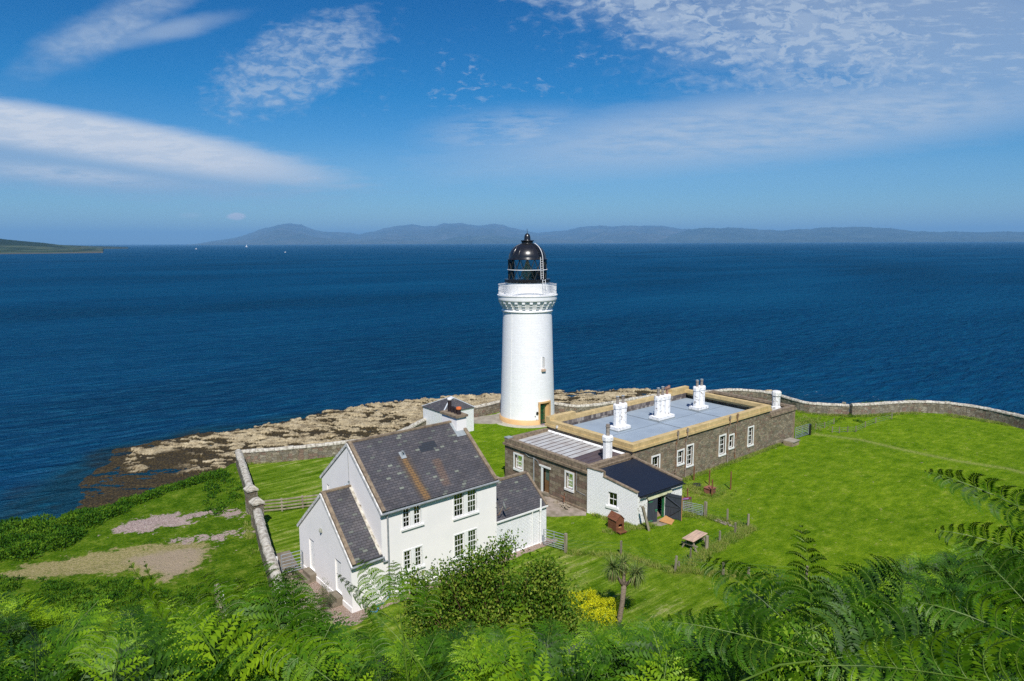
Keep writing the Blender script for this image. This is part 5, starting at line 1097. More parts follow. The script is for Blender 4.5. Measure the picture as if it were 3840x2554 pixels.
    # far lower end
    m = MB(); m.box(X1+0.15, FX+0.12, Y0-0.10, Y0+0.3, 2.955, 3.14); m.box(FX-0.28, FX+0.12, Y0+0.3, 41.0, 2.955, 3.14); m.box(X1+0.15, FX+0.12, 41.0, 41.3, 2.955, 3.14); m.build('end_cornice', M['brown_cope'], t)
    m = MB(); m.box(X1+0.15, FX, Y0+0.02, Y0+0.4, 3.143, 3.36); m.box(FX-0.4, FX, Y0+0.4, 41.0, 3.143, 3.36); m.box(X1+0.15, FX, 40.98, 41.28, 3.143, 3.36); m.build('end_parapet', M['brown_cope'], t)
    m = MB(); m.box(X1+0.02, FX-0.4, Y0+0.4, 40.98, 2.85, 3.0); m.build('end_roof', M['grey_sheet'], t)
    m = MB(); m.lathe(60.2, 33.25, [(0.46, 3.0), (0.46, 3.3), (0.36, 3.36), (0.36, 4.35), (0.44, 4.40), (0.44, 4.72), (0.38, 4.82), (0.2, 4.84)], 8, capt=True, off=math.pi/8); m.build('chimney_stack', M['flaking_white'], t)['label'] = 'single octagonal chimney with flaking whitewash on the low far end'
    # downpipes with hopper tops
    for x, z0, mt in ((43.2, 0.2, 'rusty_pipe'), (44.43, 0.0, 'rusty_pipe'), (50.40, 0.0, 'rusty_pipe'), (51.52, 0.0, 'rusty_pipe')):
        m = MB(); m.tube([(x, Y0-0.20, 4.2), (x, Y0-0.20, 3.55), (x, Y0-0.07, 3.35), (x+0.02, Y0-0.07, z0-0.2)], 0.05, 8); m.beam((x, Y0-0.20, 3.95), (x, Y0-0.20, 4.3), 0.11, 0.11)
        for z in (3.2, 2.0, 0.8): m.tube([(x, Y0-0.07, z), (x, Y0-0.07, z+0.09)], 0.068, 8)
        m.build('downpipe', M[mt], t)
    return t
stone_house()

def stone_wing():
    X0, X1, Y0, Y1 = 33.5, 37.98, 32.3, 41.6; CB = 2.86
    t = thing('stone_wing', 'low stone wing with pale ribbed metal roof and white framed windows beside the lighthouse lawn', 'building', (X0, Y0, 0))
    G = frameX(X0); wA = (39.42, 40.36, 1.22, 2.36); wB = (33.78, 34.50, 1.22, 2.40); D = (36.30, 36.98, 0.2, 2.14)
    m = MB(); m.wall(G, Y0, Y1, -0.7, CB, [wA, wB, D], 0.22); m.build('wall', M['ashlar'], t)
    m = MB(); m.wall(frameY(Y1, 1), X0, X1, -0.7, CB); m.wall(frameY(Y0), X0, X1, 0, CB); m.build('side_wall', M['rubble'], t)
    for w in (wA, wB): window(t, G, *w, cols=3 if w is wA else 2, rows=4, surround=0.13, sill=0.13, depth=0.17, proud=0.035, sh=0.16)
    m = MB(); m.fb(G, D[0]-0.16, D[1]+0.42, D[3], D[3]+0.14, -0.05, 0.05); m.fb(G, D[1], D[1]+0.24, -0.1, D[3], -0.22, 0.02); m.build('door_surround', M['white_paint'], t)
    m = MB(); m.fb(G, D[0], D[1], D[2], D[3], -0.20, -0.15)
    for k in range(1, 5): u = D[0]+(D[1]-D[0])*k/5; m.fb(G, u-0.008, u+0.008, D[2], 1.1, -0.155, -0.145)
    do = m.build('door', M['door_wood'], t); MB().fb(G, D[0]+0.12, D[1]-0.12, 1.15, 2.02, -0.149, -0.142).build('glass', simple('grey green door pane', (0.10, 0.14, 0.13), None, 2, 0.15, spec=0.6), do)
    MB().fb(G, D[0]-0.15, D[1]+0.35, -0.3, 0.195, -0.3, 0.28).build('door_step', M['old_concrete'], t)
    MB().fb(G, Y0+0.1, D[0]-0.16, -0.4, 0.18, 0.002, 0.10).build('plinth_course', M['brown_cope'], t)
    m = MB(); e = 0.13
    m.box(X0-e, X0+0.3, Y0, Y1+e, CB, CB+0.17); m.box(X0+0.3, X1, Y1-0.3, Y1+e, CB, CB+0.17); m.box(X0+0.3, X1, Y0, Y0+0.3, CB, CB+0.17); m.build('cornice', M['brown_cope'], t)
    m = MB(); e = 0.02; a, b = CB+0.173, 3.42; w = 0.36
    m.box(X0-e, X0+w, Y0-e, Y1+e, a, b); m.box(X0+w, X1, Y1-w, Y1+e, a, b); m.box(X0+w, X1, Y0-e, Y0+w, a, b-0.02); m.build('parapet', M['brown_cope'], t)
    m = MB(); m.box(X0-0.05, X0+0.5, Y1-0.45, Y1+0.05, b+0.003, b+0.06); m.build('corner_cap', M['lead'], t)
    rf = MB(); rf.slab([(X0+0.34, 34.9, 3.06), (X1, 34.9, 3.20), (X1, Y1-0.34, 3.20), (X0+0.34, Y1-0.34, 3.06)], 0.1); ro = rf.build('roof', M['grey_sheet'], t)
    rf = MB(); rf.slab([(X0+0.34, Y0+0.34, 3.055), (X1, Y0+0.34, 3.195), (X1, 34.898, 3.195), (X0+0.34, 34.898, 3.055)], 0.1); rf.build('dark_roof', M['dark_sheet'], t)
    m = MB(); y = Y0+0.75
    while y < Y1-0.5: m.beam((X0+0.36, y, 3.075), (X1-0.03, y, 3.215), 0.035, 0.04); y += 0.62
    m.build('roof_ribs', M['dark_sheet'], ro)
    m = MB(); m.slab([(X1-0.14, Y0+0.36, 3.22), (X1-0.01, Y0+0.36, 3.34), (X1-0.01, Y1-0.36, 3.34), (X1-0.14, Y1-0.36, 3.22)], 0.02); m.build('cement_fillet', M['worn_white'], t)
    m = MB(); m.lathe(36.15, 32.9, [(0.36, 3.02), (0.36, 4.62), (0.43, 4.66), (0.43, 4.92), (0.38, 5.0), (0.2, 5.02)], 8, capt=True, off=math.pi/8); c = m.build('chimney_stack', M['white_brick'], t); pot(c, 36.15, 32.9, 5.02, 0.84, 0.145, 'grey_pot', False)
    m = MB(); m.tube([(X0-0.06, 38.0, 2.6), (X0-0.06, 38.0, 0.1)], 0.05, 8); m.tube([(X0-0.04, 39.2, 2.75), (X0-0.04, 38.6, 2.55), (X0-0.04, 38.0, 2.62), (X0-0.04, 37.55, 2.45), (X0-0.04, 37.5, 2.2)], 0.018, 6); m.build('downpipe', M['grey_pipe'], t)
    m = MB(); m.tube([(X0-0.02, 33.2, 2.9), (X0-0.02, 33.42, 2.7), (X0-0.02, 33.4, 1.3), (X0-0.02, 32.5, 1.2)], 0.016, 6); m.build('cable', M['grey_pipe'], t)
    # white satellite box on the parapet above
    m = MB(); m.box(37.75, 37.9, 40.0, 40.12, 3.75, 3.95); m.build('wall_light', M['white_plastic'], t)
stone_wing()

def garage():
    A, B, C, D = (33.42, 32.28), (34.2, 28.35), (38.95, 28.28), (37.9, 32.08)
    t = thing('garage', 'white brick lean-to garage with black felt roof and open double doors', 'garage', (34, 30, 0))
    FL = frameL(A, B); L = math.hypot(A[0]-B[0], A[1]-B[1])            # left wall, outward normal to the left side
    def LW(u, z, n): x, y, zz = FL(u, z, n); return (x, y, zz)
    Wn = (1.72, 2.42, 0.98, 1.98)
    m = MB(); m.wall(LW, 0, L, -0.6, 2.0, [Wn], 0.2)
    m.add([LW(0, 2.0, 0), LW(L, 2.0, 0), LW(L, 2.38, 0), LW(1.3, 2.98, 0), LW(1.3, 3.30, 0), LW(0, 3.36, 0)], [(0, 1, 2, 3, 4, 5)]); m.build('side_wall', M['white_brick'], t)
    window(t, LW, *Wn, cols=2, rows=2, surround=0.0, sill=0.16, depth=0.16, split=True, sh=0.16)
    m = MB(); a, b, c, d = [Vector(LW(u, z, -0.06)) for u, z in ((1.32, 3.0), (L, 2.42), (1.28, 3.32), (0, 3.38))]
    m.beam(a, b, 0.24, 0.08); m.beam(c, d, 0.24, 0.08); m.beam(LW(1.32, 3.34, -0.06), LW(1.32, 2.95, -0.06), 0.2, 0.1); m.build('wall_coping', M['brown_cope'], t)
    F = frameL(B, C); LF = math.hypot(C[0]-B[0], C[1]-B[1]); OP = (0.98, 2.84, -0.6, 1.78)
    m = MB(); m.wall(F, 0, LF, -0.6, 2.12, [OP], 0.3); m.build('front_wall', M['flaking_white'], t)
    FR = frameL(C, D); LR = math.hypot(C[0]-D[0], C[1]-D[1]); m = MB(); m.wall(FR, 0, LR, -0.6, 2.0); m.add([FR(0, 2.0, 0), FR(LR, 2.0, 0), FR(LR, 3.25, 0), FR(0, 2.2, 0)], [(0, 1, 2, 3)])
    m.build('right_wall', M['rubble'], t)
    m = MB(); m.beam(Vector(FR(-0.02, 2.26, -0.08)), Vector(FR(LR-0.05, 3.30, -0.08)), 0.24, 0.10); m.beam(Vector(LW(0.35, 3.27, -0.1)), Vector(FR(LR-0.1, 3.27, -0.1)), 0.12, 0.08); m.build('verge_coping', M['brown_cope'], t)
    p0 = Vector(LW(L+0.14, 2.16, -0.10)); p1 = Vector(FR(-0.16, 2.14, -0.10)); p2 = Vector(FR(LR-0.35, 3.2, -0.1)); p3 = Vector(LW(0.5, 3.2, -0.1))
    m = MB(); m.slab([p0, p1, p2, p3], 0.07); m.build('roof', M['felt_black'], t)
    m = MB(); m.tube([p0+Vector((0, -0.05, -0.09)), p1+Vector((0.05, -0.05, -0.09))], 0.05, 8); m.build('gutter', M['black'], t)
    m = MB(); m.fb(F, 0.95, 3.3, 1.78, 1.96, -0.02, 0.05); a = [F(0.93, 1.80, 0.05), F(3.35, 1.80, 0.05), F(3.35, 1.98, 0.0), F(0.93, 1.98, 0.0), F(0.93, 1.74, 0.17), F(3.35, 1.74, 0.17)]
    m.build('lintel', M['white_paint'], t)
    m = MB(); m.slab([F(0.9, 1.72, 0.20), F(3.42, 1.72, 0.20), F(3.42, 1.97, 0.06), F(0.9, 1.97, 0.06)], 0.03); m.build('door_hood', M['lintel_wood'], t)
    m = MB(); m.fb(F, 0.90, 0.978, -0.1, 1.78, -0.28, 0.02); m.fb(F, 2.842, 2.92, -0.1, 1.78, -0.28, 0.02); m.build('door_frame', M['white_paint'], t)
    m = MB(); m.fb(F, 2.66, 2.84, -0.05, 1.76, -0.10, -0.03); m.build('door_post', M['green_paint'], t)
    # left leaf nearly shut, right leaf folded wide open against the outside
    def leaf(p, q, z0, z1, brace):
        fr = frameL(p, q); w = math.hypot(p[0]-q[0], p[1]-q[1]); m = MB(); k = 6
        for i in range(k): m.fb(fr, w*i/k+0.004, w*(i+1)/k-0.004, z0, z1, -0.02, 0.02)
        d = m.build('door', M['dark_door'], t); m = MB()
        if brace:
            for z in (z0+0.05, (z0+z1)/2-0.04, z1-0.20): m.fb(fr, 0.0, w, z, z+0.14, 0.021, 0.045)
            m.beam(Vector(fr(0.06, z1-0.22, 0.036)), Vector(fr(w-0.06, (z0+z1)/2+0.08, 0.036)), 0.03, 0.12, up=Vector(fr(0, 0, 1))-Vector(fr(0, 0, 0))); m.beam(Vector(fr(w-0.06, (z0+z1)/2-0.05, 0.036)), Vector(fr(0.3, z0+0.18, 0.036)), 0.03, 0.12, up=Vector(fr(0, 0, 1))-Vector(fr(0, 0, 0)))
            m.build('brace', M['dark_door'], d); e = MB(); e.fb(fr, w, w+0.025, z0, z1, -0.03, 0.05); e.build('edge_strip', M['ply'], d)
        else:
            for z in (z0+0.22, z1-0.22): m.fb(fr, 0.05, 0.40, z, z+0.035, 0.021, 0.032)
            m.fb(fr, w-0.22, w-0.01, 0.86, 0.90, 0.021, 0.04); m.fb(fr, w-0.16, w-0.04, 0.76, 0.80, 0.021, 0.04); m.build('hinge', simple('green strap hinges', (0.04, 0.30, 0.12), None, 4, 0.5), d)
    leaf(F(0.99, 0, 0.05)[:2], F(1.78, 0, 0.22)[:2], -0.08, 1.72, False)
    leaf(F(2.84, 0, 0.06)[:2], (37.38, 27.12), -0.02, 1.78, True)
    # dark inside with a floor
    m = MB(); m.prism([(34.35, 28.6), (38.75, 28.6), (37.8, 31.9), (33.7, 31.9)], -0.3, 0.03); m.build('floor', M['floor_ply'], t)
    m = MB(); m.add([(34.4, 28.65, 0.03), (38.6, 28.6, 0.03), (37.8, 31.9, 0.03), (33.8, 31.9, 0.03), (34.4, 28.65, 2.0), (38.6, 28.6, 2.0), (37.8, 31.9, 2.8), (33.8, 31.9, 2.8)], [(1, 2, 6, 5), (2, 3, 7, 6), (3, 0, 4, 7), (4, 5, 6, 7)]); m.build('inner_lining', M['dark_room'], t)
garage()
slab_('path', [(35.1, 28.3), (37.0, 28.25), (37.1, 27.75), (36.3, 27.35), (35.6, 27.45), (35.15, 27.9)], -0.1, 0.02, 'pink_slab')
# broken slab paving by the wing
slab_('pavement', [(30.6, 33.9), (31.3, 33.1), (31.9, 32.8), (33.0, 31.95), (33.38, 32.3), (33.38, 36.4), (32.5, 36.6), (31.5, 35.4)], -0.1, 0.05, 'pink_slab')
slab_('pavement', [(30.2, 41.8), (33.3, 41.9), (33.3, 44.5), (31.4, 44.0)], -0.1, 0.02, 'pink_slab')

# ------------------------------------------------------------------ yard furniture
def post(parent, x, y, z0, h, w=0.09, lean=(0, 0), mat='post_wood', name='post', round_=False):
    m = MB(); a = Vector((x, y, z0-0.25)); b = Vector((x+lean[0], y+lean[1], z0+h))
    if round_: m.tube([a, b], [w*0.55, w*0.5], 8)
    else: m.beam(a, b, w, w)
    return m.build(name, M[mat], parent, None if parent is not None else (x, y, z0))
def wires(parent, pts, hs, sag=0.02, r=0.0035, mesh=False):
    m = MB()
    for h in hs:
        for a, b in zip(pts[:-1], pts[1:]):
            a3 = Vector((a[0], a[1], tz(a[0], a[1])*0+h)); b3 = Vector((b[0], b[1], h)); m.tube([a3, (a3+b3)/2-Vector((0, 0, sag)), b3], r, 4, cap=False)
    if mesh:
        for a, b in zip(pts[:-1], pts[1:]):
            L = math.hypot(a[0]-b[0], a[1]-b[1]); n = int(L/0.22)
            for k in range(1, n): x = a[0]+(b[0]-a[0])*k/n; y = a[1]+(b[1]-a[1])*k/n; m.tube([(x, y, 0.04), (x, y, hs[0]-0.2)], 0.0018, 3, cap=False)
    return m.build('wire', M['green_paint'], parent, uv=False)
def wire_fence(label, pts, posts, hs=(0.78, 0.6, 0.42, 0.24), mesh=True):
    t = thing('wire_fence', label, 'fence', (pts[0][0], pts[0][1], 0), 'wire fences')
    for x, y, h, w, lean in posts: post(t, x, y, 0, h, w, lean, round_=w > 0.13)
    wires(t, pts, hs, mesh=mesh); return t
wire_fence('wire fence on short posts beside the picnic table, along the strip of long grass', [(31.04, 22.85), (33.03, 23.22), (34.73, 23.42), (36.37, 23.41), (38.15, 23.44), (39.84, 23.54)],
           [(31.04, 22.85, 0.98, 0.10, (0.05, -0.05)), (31.53, 22.95, 0.45, 0.08, (0, 0)), (33.03, 23.22, 0.72, 0.08, (0, 0)), (34.85, 23.35, 0.92, 0.21, (0.03, 0)), (36.37, 23.41, 0.80, 0.09, (-0.02, 0)), (38.15, 23.44, 0.86, 0.09, (-0.02, 0)), (39.84, 23.54, 0.95, 0.16, (0, 0))])
wire_fence('short wire fence between the garage gate post and the tall fence corner post', [(39.2, 26.4), (39.65, 24.99), (39.84, 23.54)], [(39.65, 24.99, 0.92, 0.09, (-0.03, 0))])
wire_fence('wire fence across the lawn from the cottage gate to behind the palm', [(27.98, 28.7), (30.19, 26.25), (31.04, 22.9)], [(30.19, 26.25, 0.95, 0.10, (0.02, 0))], (0.80, 0.6, 0.4), False)
wire_fence('wire fence running down from the long grass into the ferns', [(31.53, 22.95), (32.7, 20.73), (33.71, 19.75), (35.8, 17.4)], [(32.7, 20.73, 0.85, 0.11, (-0.03, 0)), (33.71, 19.75, 0.60, 0.11, (0, 0)), (35.8, 17.4, 0.9, 0.1, (0, 0))], (0.80, 0.6, 0.4), False)
o = post(None, 39.23, 26.48, 0, 1.08, 0.17, mat='post_wood', name='gate_post'); setp(o, 'thick grey grooved timber post at the free end of the garage gate', 'post', 'timber posts')
m = MB(); m.beam((39.16, 26.40, 0.1), (39.16, 26.40, 0.8), 0.04, 0.04); 
o = post(None, 27.95, 28.77, 0, 1.22, 0.15, mat='post_wood', name='gate_post'); setp(o, 'knobbly grey post holding the gate beside the cottage wing', 'post', 'timber posts')
o = post(None, 64.45, 31.9, 0, 1.1, 0.22, mat='black', name='gate_post'); setp(o, 'dark post at the far end of the gate past the stone building', 'post', 'timber posts')
m = MB(); a, b = Vector((34.45, 27.5, -0.2)), Vector((33.95, 27.72, 1.72)); m.beam(a, b, 0.19, 0.15)
m.add([], []); setp(m.build('leaning_post', M['post_wood'], None, (34.4, 27.5, 0)), 'tall mossy sleeper post leaning against the garage front', 'post')
for x, y, h, l in ((44.76, 31.4, 1.18, 'rust brown stake closest to the wall of the stone building'), (44.72, 29.93, 1.25, 'thin rust brown stake between the tyre and the stone building'), (45.2, 28.34, 1.45, 'rust brown stake standing out on the open grass, farthest from the tyre'), (42.83, 28.4, 1.35, 'rust brown stake right in front of the red box'), (41.0, 29.27, 0.85, 'rust brown stake behind the small paling gate')):
    o = post(None, x, y, 0, h, 0.075, mat='red_wood', name='stake'); setp(o, l, 'stake', 'rust brown stakes of the old run')
m = MB(); 
for z in (0.25, 0.5, 0.7): m.tube([(42.85, 28.42, z), (44.1, 28.3, z-0.05), (45.2, 28.34, z)], 0.005, 3, cap=False)
for k in range(22): x = 42.95+k*0.105; m.tube([(x, 28.38, 0.03), (x+0.02, 28.38, 0.66)], 0.003, 3, cap=False)
setp(m.build('netting', M['green_paint'], None, (44, 28.4, 0), uv=False), 'sagging green wire netting between two rust brown stakes', 'netting')

def field_gate(label, p, q, h, bars, mat='grey_metal', z0=0.12, legs=True):
    t = thing('field_gate', label, 'gate', (p[0], p[1], 0), 'metal field gates'); P = Vector((p[0], p[1], 0)); Q = Vector((q[0], q[1], 0)); L = (Q-P).length
    m = MB(); 
    for x in (P, Q): m.tube([x+Vector((0, 0, z0)), x+Vector((0, 0, z0+h))], 0.028, 8)
    m.build('upright', M[mat], t); m = MB(); mid = (P+Q)/2; m.beam(mid+Vector((0, 0, z0)), mid+Vector((0, 0, z0+h)), 0.05, 0.02); m.build('stiffener', M[mat], t)
    f = 0
    for k in range(bars):
        z = z0+h*(1-(1-k/(bars-1))**1.0)**1.15; b = MB(); b.tube([P+Vector((0, 0, z)), Q+Vector((0, 0, z))], 0.020, 6); b.build('bar', M[mat], t)
    return t
field_gate('galvanised seven bar gate between the garage and the thick grooved post', (38.62, 27.9), (39.05, 26.6), 0.72, 7)
field_gate('galvanised seven bar gate beside the low wing of the cottage', (27.55, 30.35), (27.95, 28.88), 0.98, 7)
field_gate('galvanised seven bar gate past the far end of the stone building', (61.85, 32.0), (64.25, 31.92), 1.02, 7)
field_gate('grey barred gate between the boundary wall and the cottage porch', (13.32, 37.12), (14.5, 37.0), 1.12, 7)
o = post(None, 13.05, 37.15, 0, 1.22, 0.12, mat='white_paint', name='gate_post'); setp(o, 'white painted post between the wall and the porch gate', 'post', 'timber posts')
t = thing('garden_gate', 'narrow blue metal gate standing in the gap between the two stone pillars', 'gate', (15.1, 46.9, 0))
m = MB(); m.tube([(15.12, 47.35, 0.1), (15.12, 47.35, 1.15)], 0.03, 6); m.tube([(14.9, 45.5, 0.1), (14.9, 45.5, 1.15)], 0.03, 6); m.build('upright', M['teal'], t)
m = MB()
for k in range(6): m.tube([(15.12, 47.35, 0.15+k*0.2), (14.9, 45.5, 0.15+k*0.2)], 0.018, 6)
m.build('bar', M['teal'], t)
# small wooden paling gate with a painted name board
t = thing('paling_gate', 'small weathered paling gate with a dark red board fixed across it', 'gate', (39.4, 28.0, 0))
P0, P1 = Vector((38.85, 28.5, 0)), Vector((39.75, 28.05, 0)); dv = (P1-P0)
m = MB()
for k in range(7): p = P0+dv*k/6; m.beam(p+Vector((0, 0, 0.05)), p+Vector((0, 0, 0.86+0.03*(k % 2))), 0.075, 0.02)
for z in (0.25, 0.66): m.beam(P0+Vector((0, 0, z))+Vector((0.02, 0.03, 0)), P1+Vector((0, 0, z))+Vector((0.02, 0.03, 0)), 0.03, 0.07)
m.build('palings', M['post_wood'], t)
fr = frameL((P0.x, P0.y), (P1.x, P1.y)); L = dv.length
m = MB(); m.fb(fr, 0.06, L-0.06, 0.70, 0.87, 0.02, 0.045); sb = m.build('name_board', M['purple_paint'], t)
m = MB(); rnd = random.Random(3)
u = 0.24
for k, w in enumerate((0.07, 0.05, 0.06, 0.05, 0.07, 0.05, 0.06)):     # the faint pale lettering is not readable at this distance
    m.fb(fr, u, u+w, 0.735, 0.80 if k % 3 else 0.83, 0.0455, 0.049); u += w+0.018
m.fb(fr, 0.22, u, 0.728, 0.736, 0.0455, 0.049)
m.build('pale_lettering', M['lilac_paint'], sb)

# wooden rail fence in the walled lawn
t = thing('rail_fence', 'four rail weathered timber fence crossing the walled lawn to the cottage', 'fence', (15.6, 47.2, 0))
fp = [(15.62, 47.22), (16.95, 46.56), (18.3, 46.1), (20.1, 45.4), (22.0, 44.7), (24.0, 44.0)]
for i, (x, y) in enumerate(fp): post(t, x, y, 0, 0.98, 0.10, mat='weathered_wood')
for z in (0.18, 0.42, 0.66, 0.90):
    m = MB()
    for a, b in zip(fp[:-1], fp[1:]): m.beam((a[0]-0.02, a[1]-0.07, z), (b[0]+0.02, b[1]-0.07, z), 0.035, 0.095)
    m.build('rail', M['weathered_wood'], t)

# ---- picnic table
def picnic_table():
    c = Vector((34.75, 24.15, 0)); ang = R(6)
    t = thing('picnic_table', 'weathered wooden picnic table with pinkish top boards by the wire fence', 'table', c); t.rotation_euler.z = ang
    t2 = {}; ORI[t] = Vector((0, 0, 0))
    L, Wd, H = 1.75, 0.80, 0.70
    m = MB(); n = 6
    for k in range(n): y = -Wd/2+Wd*k/n; m.box(-L/2, L/2, y+0.006, y+Wd/n-0.006, H-0.035, H)
    m.build('table_top', M['table_wood'], t)
    for sx in (-1, 1):
        for sy in (-1, 1):
            m = MB(); m.beam((sx*0.62, sy*0.16, H-0.04), (sx*0.66, sy*0.52, -0.06), 0.055, 0.09); m.build('leg', M['weathered_wood'], t)
        m = MB(); m.beam((sx*0.65, -0.55, 0.33), (sx*0.65, 0.55, 0.33), 0.045, 0.10); m.box(sx*0.62-0.03, sx*0.62+0.03, -0.36, 0.36, H-0.12, H-0.036); m.build('cross_bar', M['weathered_wood'], t)
    m = MB(); m.beam((-0.6, 0, H-0.08), (-0.1, 0, 0.30), 0.05, 0.08); m.beam((0.6, 0, H-0.08), (0.1, 0, 0.30), 0.05, 0.08); m.build('brace', M['ply'], t)
picnic_table()

# ---- brown wooden box with pitched roof by the garage wall
def kennel():
    t = thing('kennel', 'red brown wooden kennel with pitched roof and a front ledge', 'kennel', (32.75, 28.95, 0)); t.rotation_euler.z = R(-8); ORI[t] = Vector((0, 0, 0))
    w, d, h, rg = 0.34, 0.42, 0.88, 1.22; FX = lambda u, z, n: (u, -d-n, z) if False else (u, -d-n*1.0, z)
    m = MB(); F = lambda u, z, n: (u, -d-n, z); m.wall(F, -w, w, 0.10, h, [(-0.13, 0.20, 0.30, 0.58)], 0.06)
    m.add([(-w, -d, h), (w, -d, h), (0, -d, rg-0.02)], [(0, 1, 2)]); m.add([(-w, d, 0.1), (w, d, 0.1), (w, d, h), (0, d, rg-0.02), (-w, d, h)], [(0, 1, 2, 3, 4)])
    for s in (-1, 1): m.add([(s*w, -d, 0.1), (s*w, d, 0.1), (s*w, d, h), (s*w, -d, h)], [(0, 1, 2, 3)])
    for k in range(1, 8):
        z = 0.1+k*0.1
        for s in (-1, 1): m.box(s*w-0.004, s*w+0.004, -d-0.002, d, z-0.006, z+0.006)
    m.build('body', M['kennel_wood'], t); m = MB()
    for s in (-1, 1):
        for k in range(5):
            f0, f1 = k/5, (k+1)/5+0.03; a = (s*(w+0.05)*(1-f0), h-0.03+(rg-h+0.05)*f0+0.018*(1)); b = (s*(w+0.05)*(1-min(f1, 1)), h-0.03+(rg-h+0.05)*min(f1, 1))
            m.add([(a[0], -d-0.06, a[1]), (a[0], d+0.06, a[1]), (b[0], d+0.06, b[1]), (b[0], -d-0.06, b[1]), (a[0], -d-0.06, a[1]-0.02), (a[0], d+0.06, a[1]-0.02), (b[0], d+0.06, b[1]-0.02), (b[0], -d-0.06, b[1]-0.02)], [(0, 1, 2, 3), (7, 6, 5, 4), (0, 3, 7, 4), (1, 5, 6, 2), (0, 4, 5, 1)])
    m.build('roof', M['kennel_wood'], t)
    m = MB(); m.box(-w, w, -d, d, 0.08, 0.10); m.box(-0.28, 0.34, -d-0.34, -d-0.005, 0.10, 0.145); m.build('ledge', M['kennel_wood'], t)
    m = MB(); m.box(-0.20, 0.28, -d+0.10, d-0.05, 0.28, 0.30); m.build('inner_floor', M['ply'], t)
    m = MB()
    for x in (-w+0.05, w-0.05):
        for y in (-d+0.06, d-0.06): m.box(x-0.04, x+0.04, y-0.04, y+0.04, -0.1, 0.078)
    m.box(-0.22, -0.14, -d-0.30, -d-0.22, -0.1, 0.098); m.box(0.2, 0.28, -d-0.30, -d-0.22, -0.1, 0.098); m.build('foot', M['kennel_wood'], t)
kennel()

# ---- loose things
m = MB(); m.lathe(0, 0, [(0.20, 0.03), (0.27, 0.0), (0.33, 0.03), (0.345, 0.10), (0.33, 0.17), (0.27, 0.20), (0.20, 0.175), (0.19, 0.14), (0.25, 0.10), (0.19, 0.06), (0.20, 0.03)], 32)
m.v = [(43.81+x, 30.43+y, z) for x, y, z in m.v]; setp(m.build('tyre', M['rubber'], None, (43.81, 30.43, 0), smooth=True), 'old black tyre lying flat on the grass behind the garage', 'tyre')
t = thing('wooden_box', 'faded red wooden box with a lid standing behind a brown stake', 'box', (43.25, 28.95, 0))
m = MB(); m.box(42.98, 43.62, 28.62, 29.22, 0, 0.42); m.build('body', M['brick_red'], t); MB().box(42.94, 43.66, 28.58, 29.26, 0.423, 0.47).build('lid', M['brick_red'], t)
t = thing('stone_chest', 'low square stone chest with a slab lid at the foot of the long building', 'chest', (59.8, 31.4, 0))
MB().box(59.25, 60.5, 30.9, 31.8, -0.3, 0.40).build('body', brickmat('pale small stones', [(0.36, 0.28, 0.18), (0.28, 0.22, 0.15), (0.42, 0.34, 0.22)], (0.2, 0.17, 0.12), 0.3, 0.13, 0.012, 0.5)[0], t)
MB().box(59.30, 60.55, 30.82, 31.86, 0.403, 0.48).build('lid', M['concrete'], t)
m = MB(); m.slab([(35.98, 27.92, 0.13), (36.98, 28.15, 0.17), (37.02, 27.42, 0.05), (36.25, 27.08, 0.045)], 0.03); setp(m.build('plywood_ramp', M['ply'], None, (36.5, 27.6, 0)), 'sheet of orange plywood laid as a ramp at the garage door', 'board')
t = thing('bucket', 'white lidded tub with an orange base just inside the garage', 'bucket', (36.25, 28.95, 0.03))
MB().lathe(36.25, 28.95, [(0.12, 0.03), (0.14, 0.20)], 20, capb=True).build('base', M['orange_plastic'], t); MB().lathe(36.25, 28.95, [(0.142, 0.20), (0.155, 0.30), (0.165, 0.30), (0.165, 0.335), (0.1, 0.34)], 20, capt=True).build('rim', M['white_plastic'], t)
m = MB(); m.lathe(36.2, 29.25, [(0.10, 0.03), (0.11, 0.32), (0.05, 0.45), (0.035, 0.52)], 14, capt=True); setp(m.build('jar', glassmat('clear plastic', (0.75, 0.8, 0.8), 0.2), None, (36.2, 29.25, 0.03)), 'clear plastic bottle behind the white tub in the garage', 'bottle')
m = MB(); m.slab([(36.42, 28.75, 0.04), (36.70, 28.70, 0.04), (36.66, 28.9, 0.34), (36.55, 28.92, 0.36)], 0.05); setp(m.build('feed_sack', M['blue_plastic'], None, (36.5, 28.8, 0.03)), 'bright blue plastic sack leaning beside the tub', 'sack')
m = MB(); m.tube([(36.62, 28.9, 0.05), (36.95, 29.2, 1.25)], 0.016, 6); m.box(36.52, 36.68, 28.82, 28.94, 0.03, 0.10); setp(m.build('broom', M['door_wood'], None, (36.62, 28.9, 0.03)), 'wooden broom leaning by the green door post', 'broom')
m = MB(); m.box(35.95, 36.45, 29.7, 30.05, 0.85, 1.3); m.box(35.7, 36.9, 29.65, 30.1, 0.80, 0.848); setp(m.build('cardboard_box', M['card'], None, (36.2, 29.8, 0.8)), 'brown cardboard box on a shelf deep in the garage', 'box')
t = thing('log_pile', 'small heap of crooked pale logs on the broken paving', 'logs', (32.95, 34.0, 0.05))
rnd = random.Random(5)
for k in range(9):
    a = rnd.uniform(-0.7, 0.7)+1.3; c = Vector((32.75+rnd.uniform(-0.15, 0.2), 33.95+rnd.uniform(-0.35, 0.35), 0.10+0.09*(k//4))); d = Vector((math.cos(a), math.sin(a), rnd.uniform(-0.08, 0.12)))*rnd.uniform(0.2, 0.36); r = rnd.uniform(0.035, 0.055)
    MB().tube([c-d, c+d*0.1+Vector((0.02, 0.01, 0.03)), c+d], r, 8).build('log', M['weathered_wood'], t)
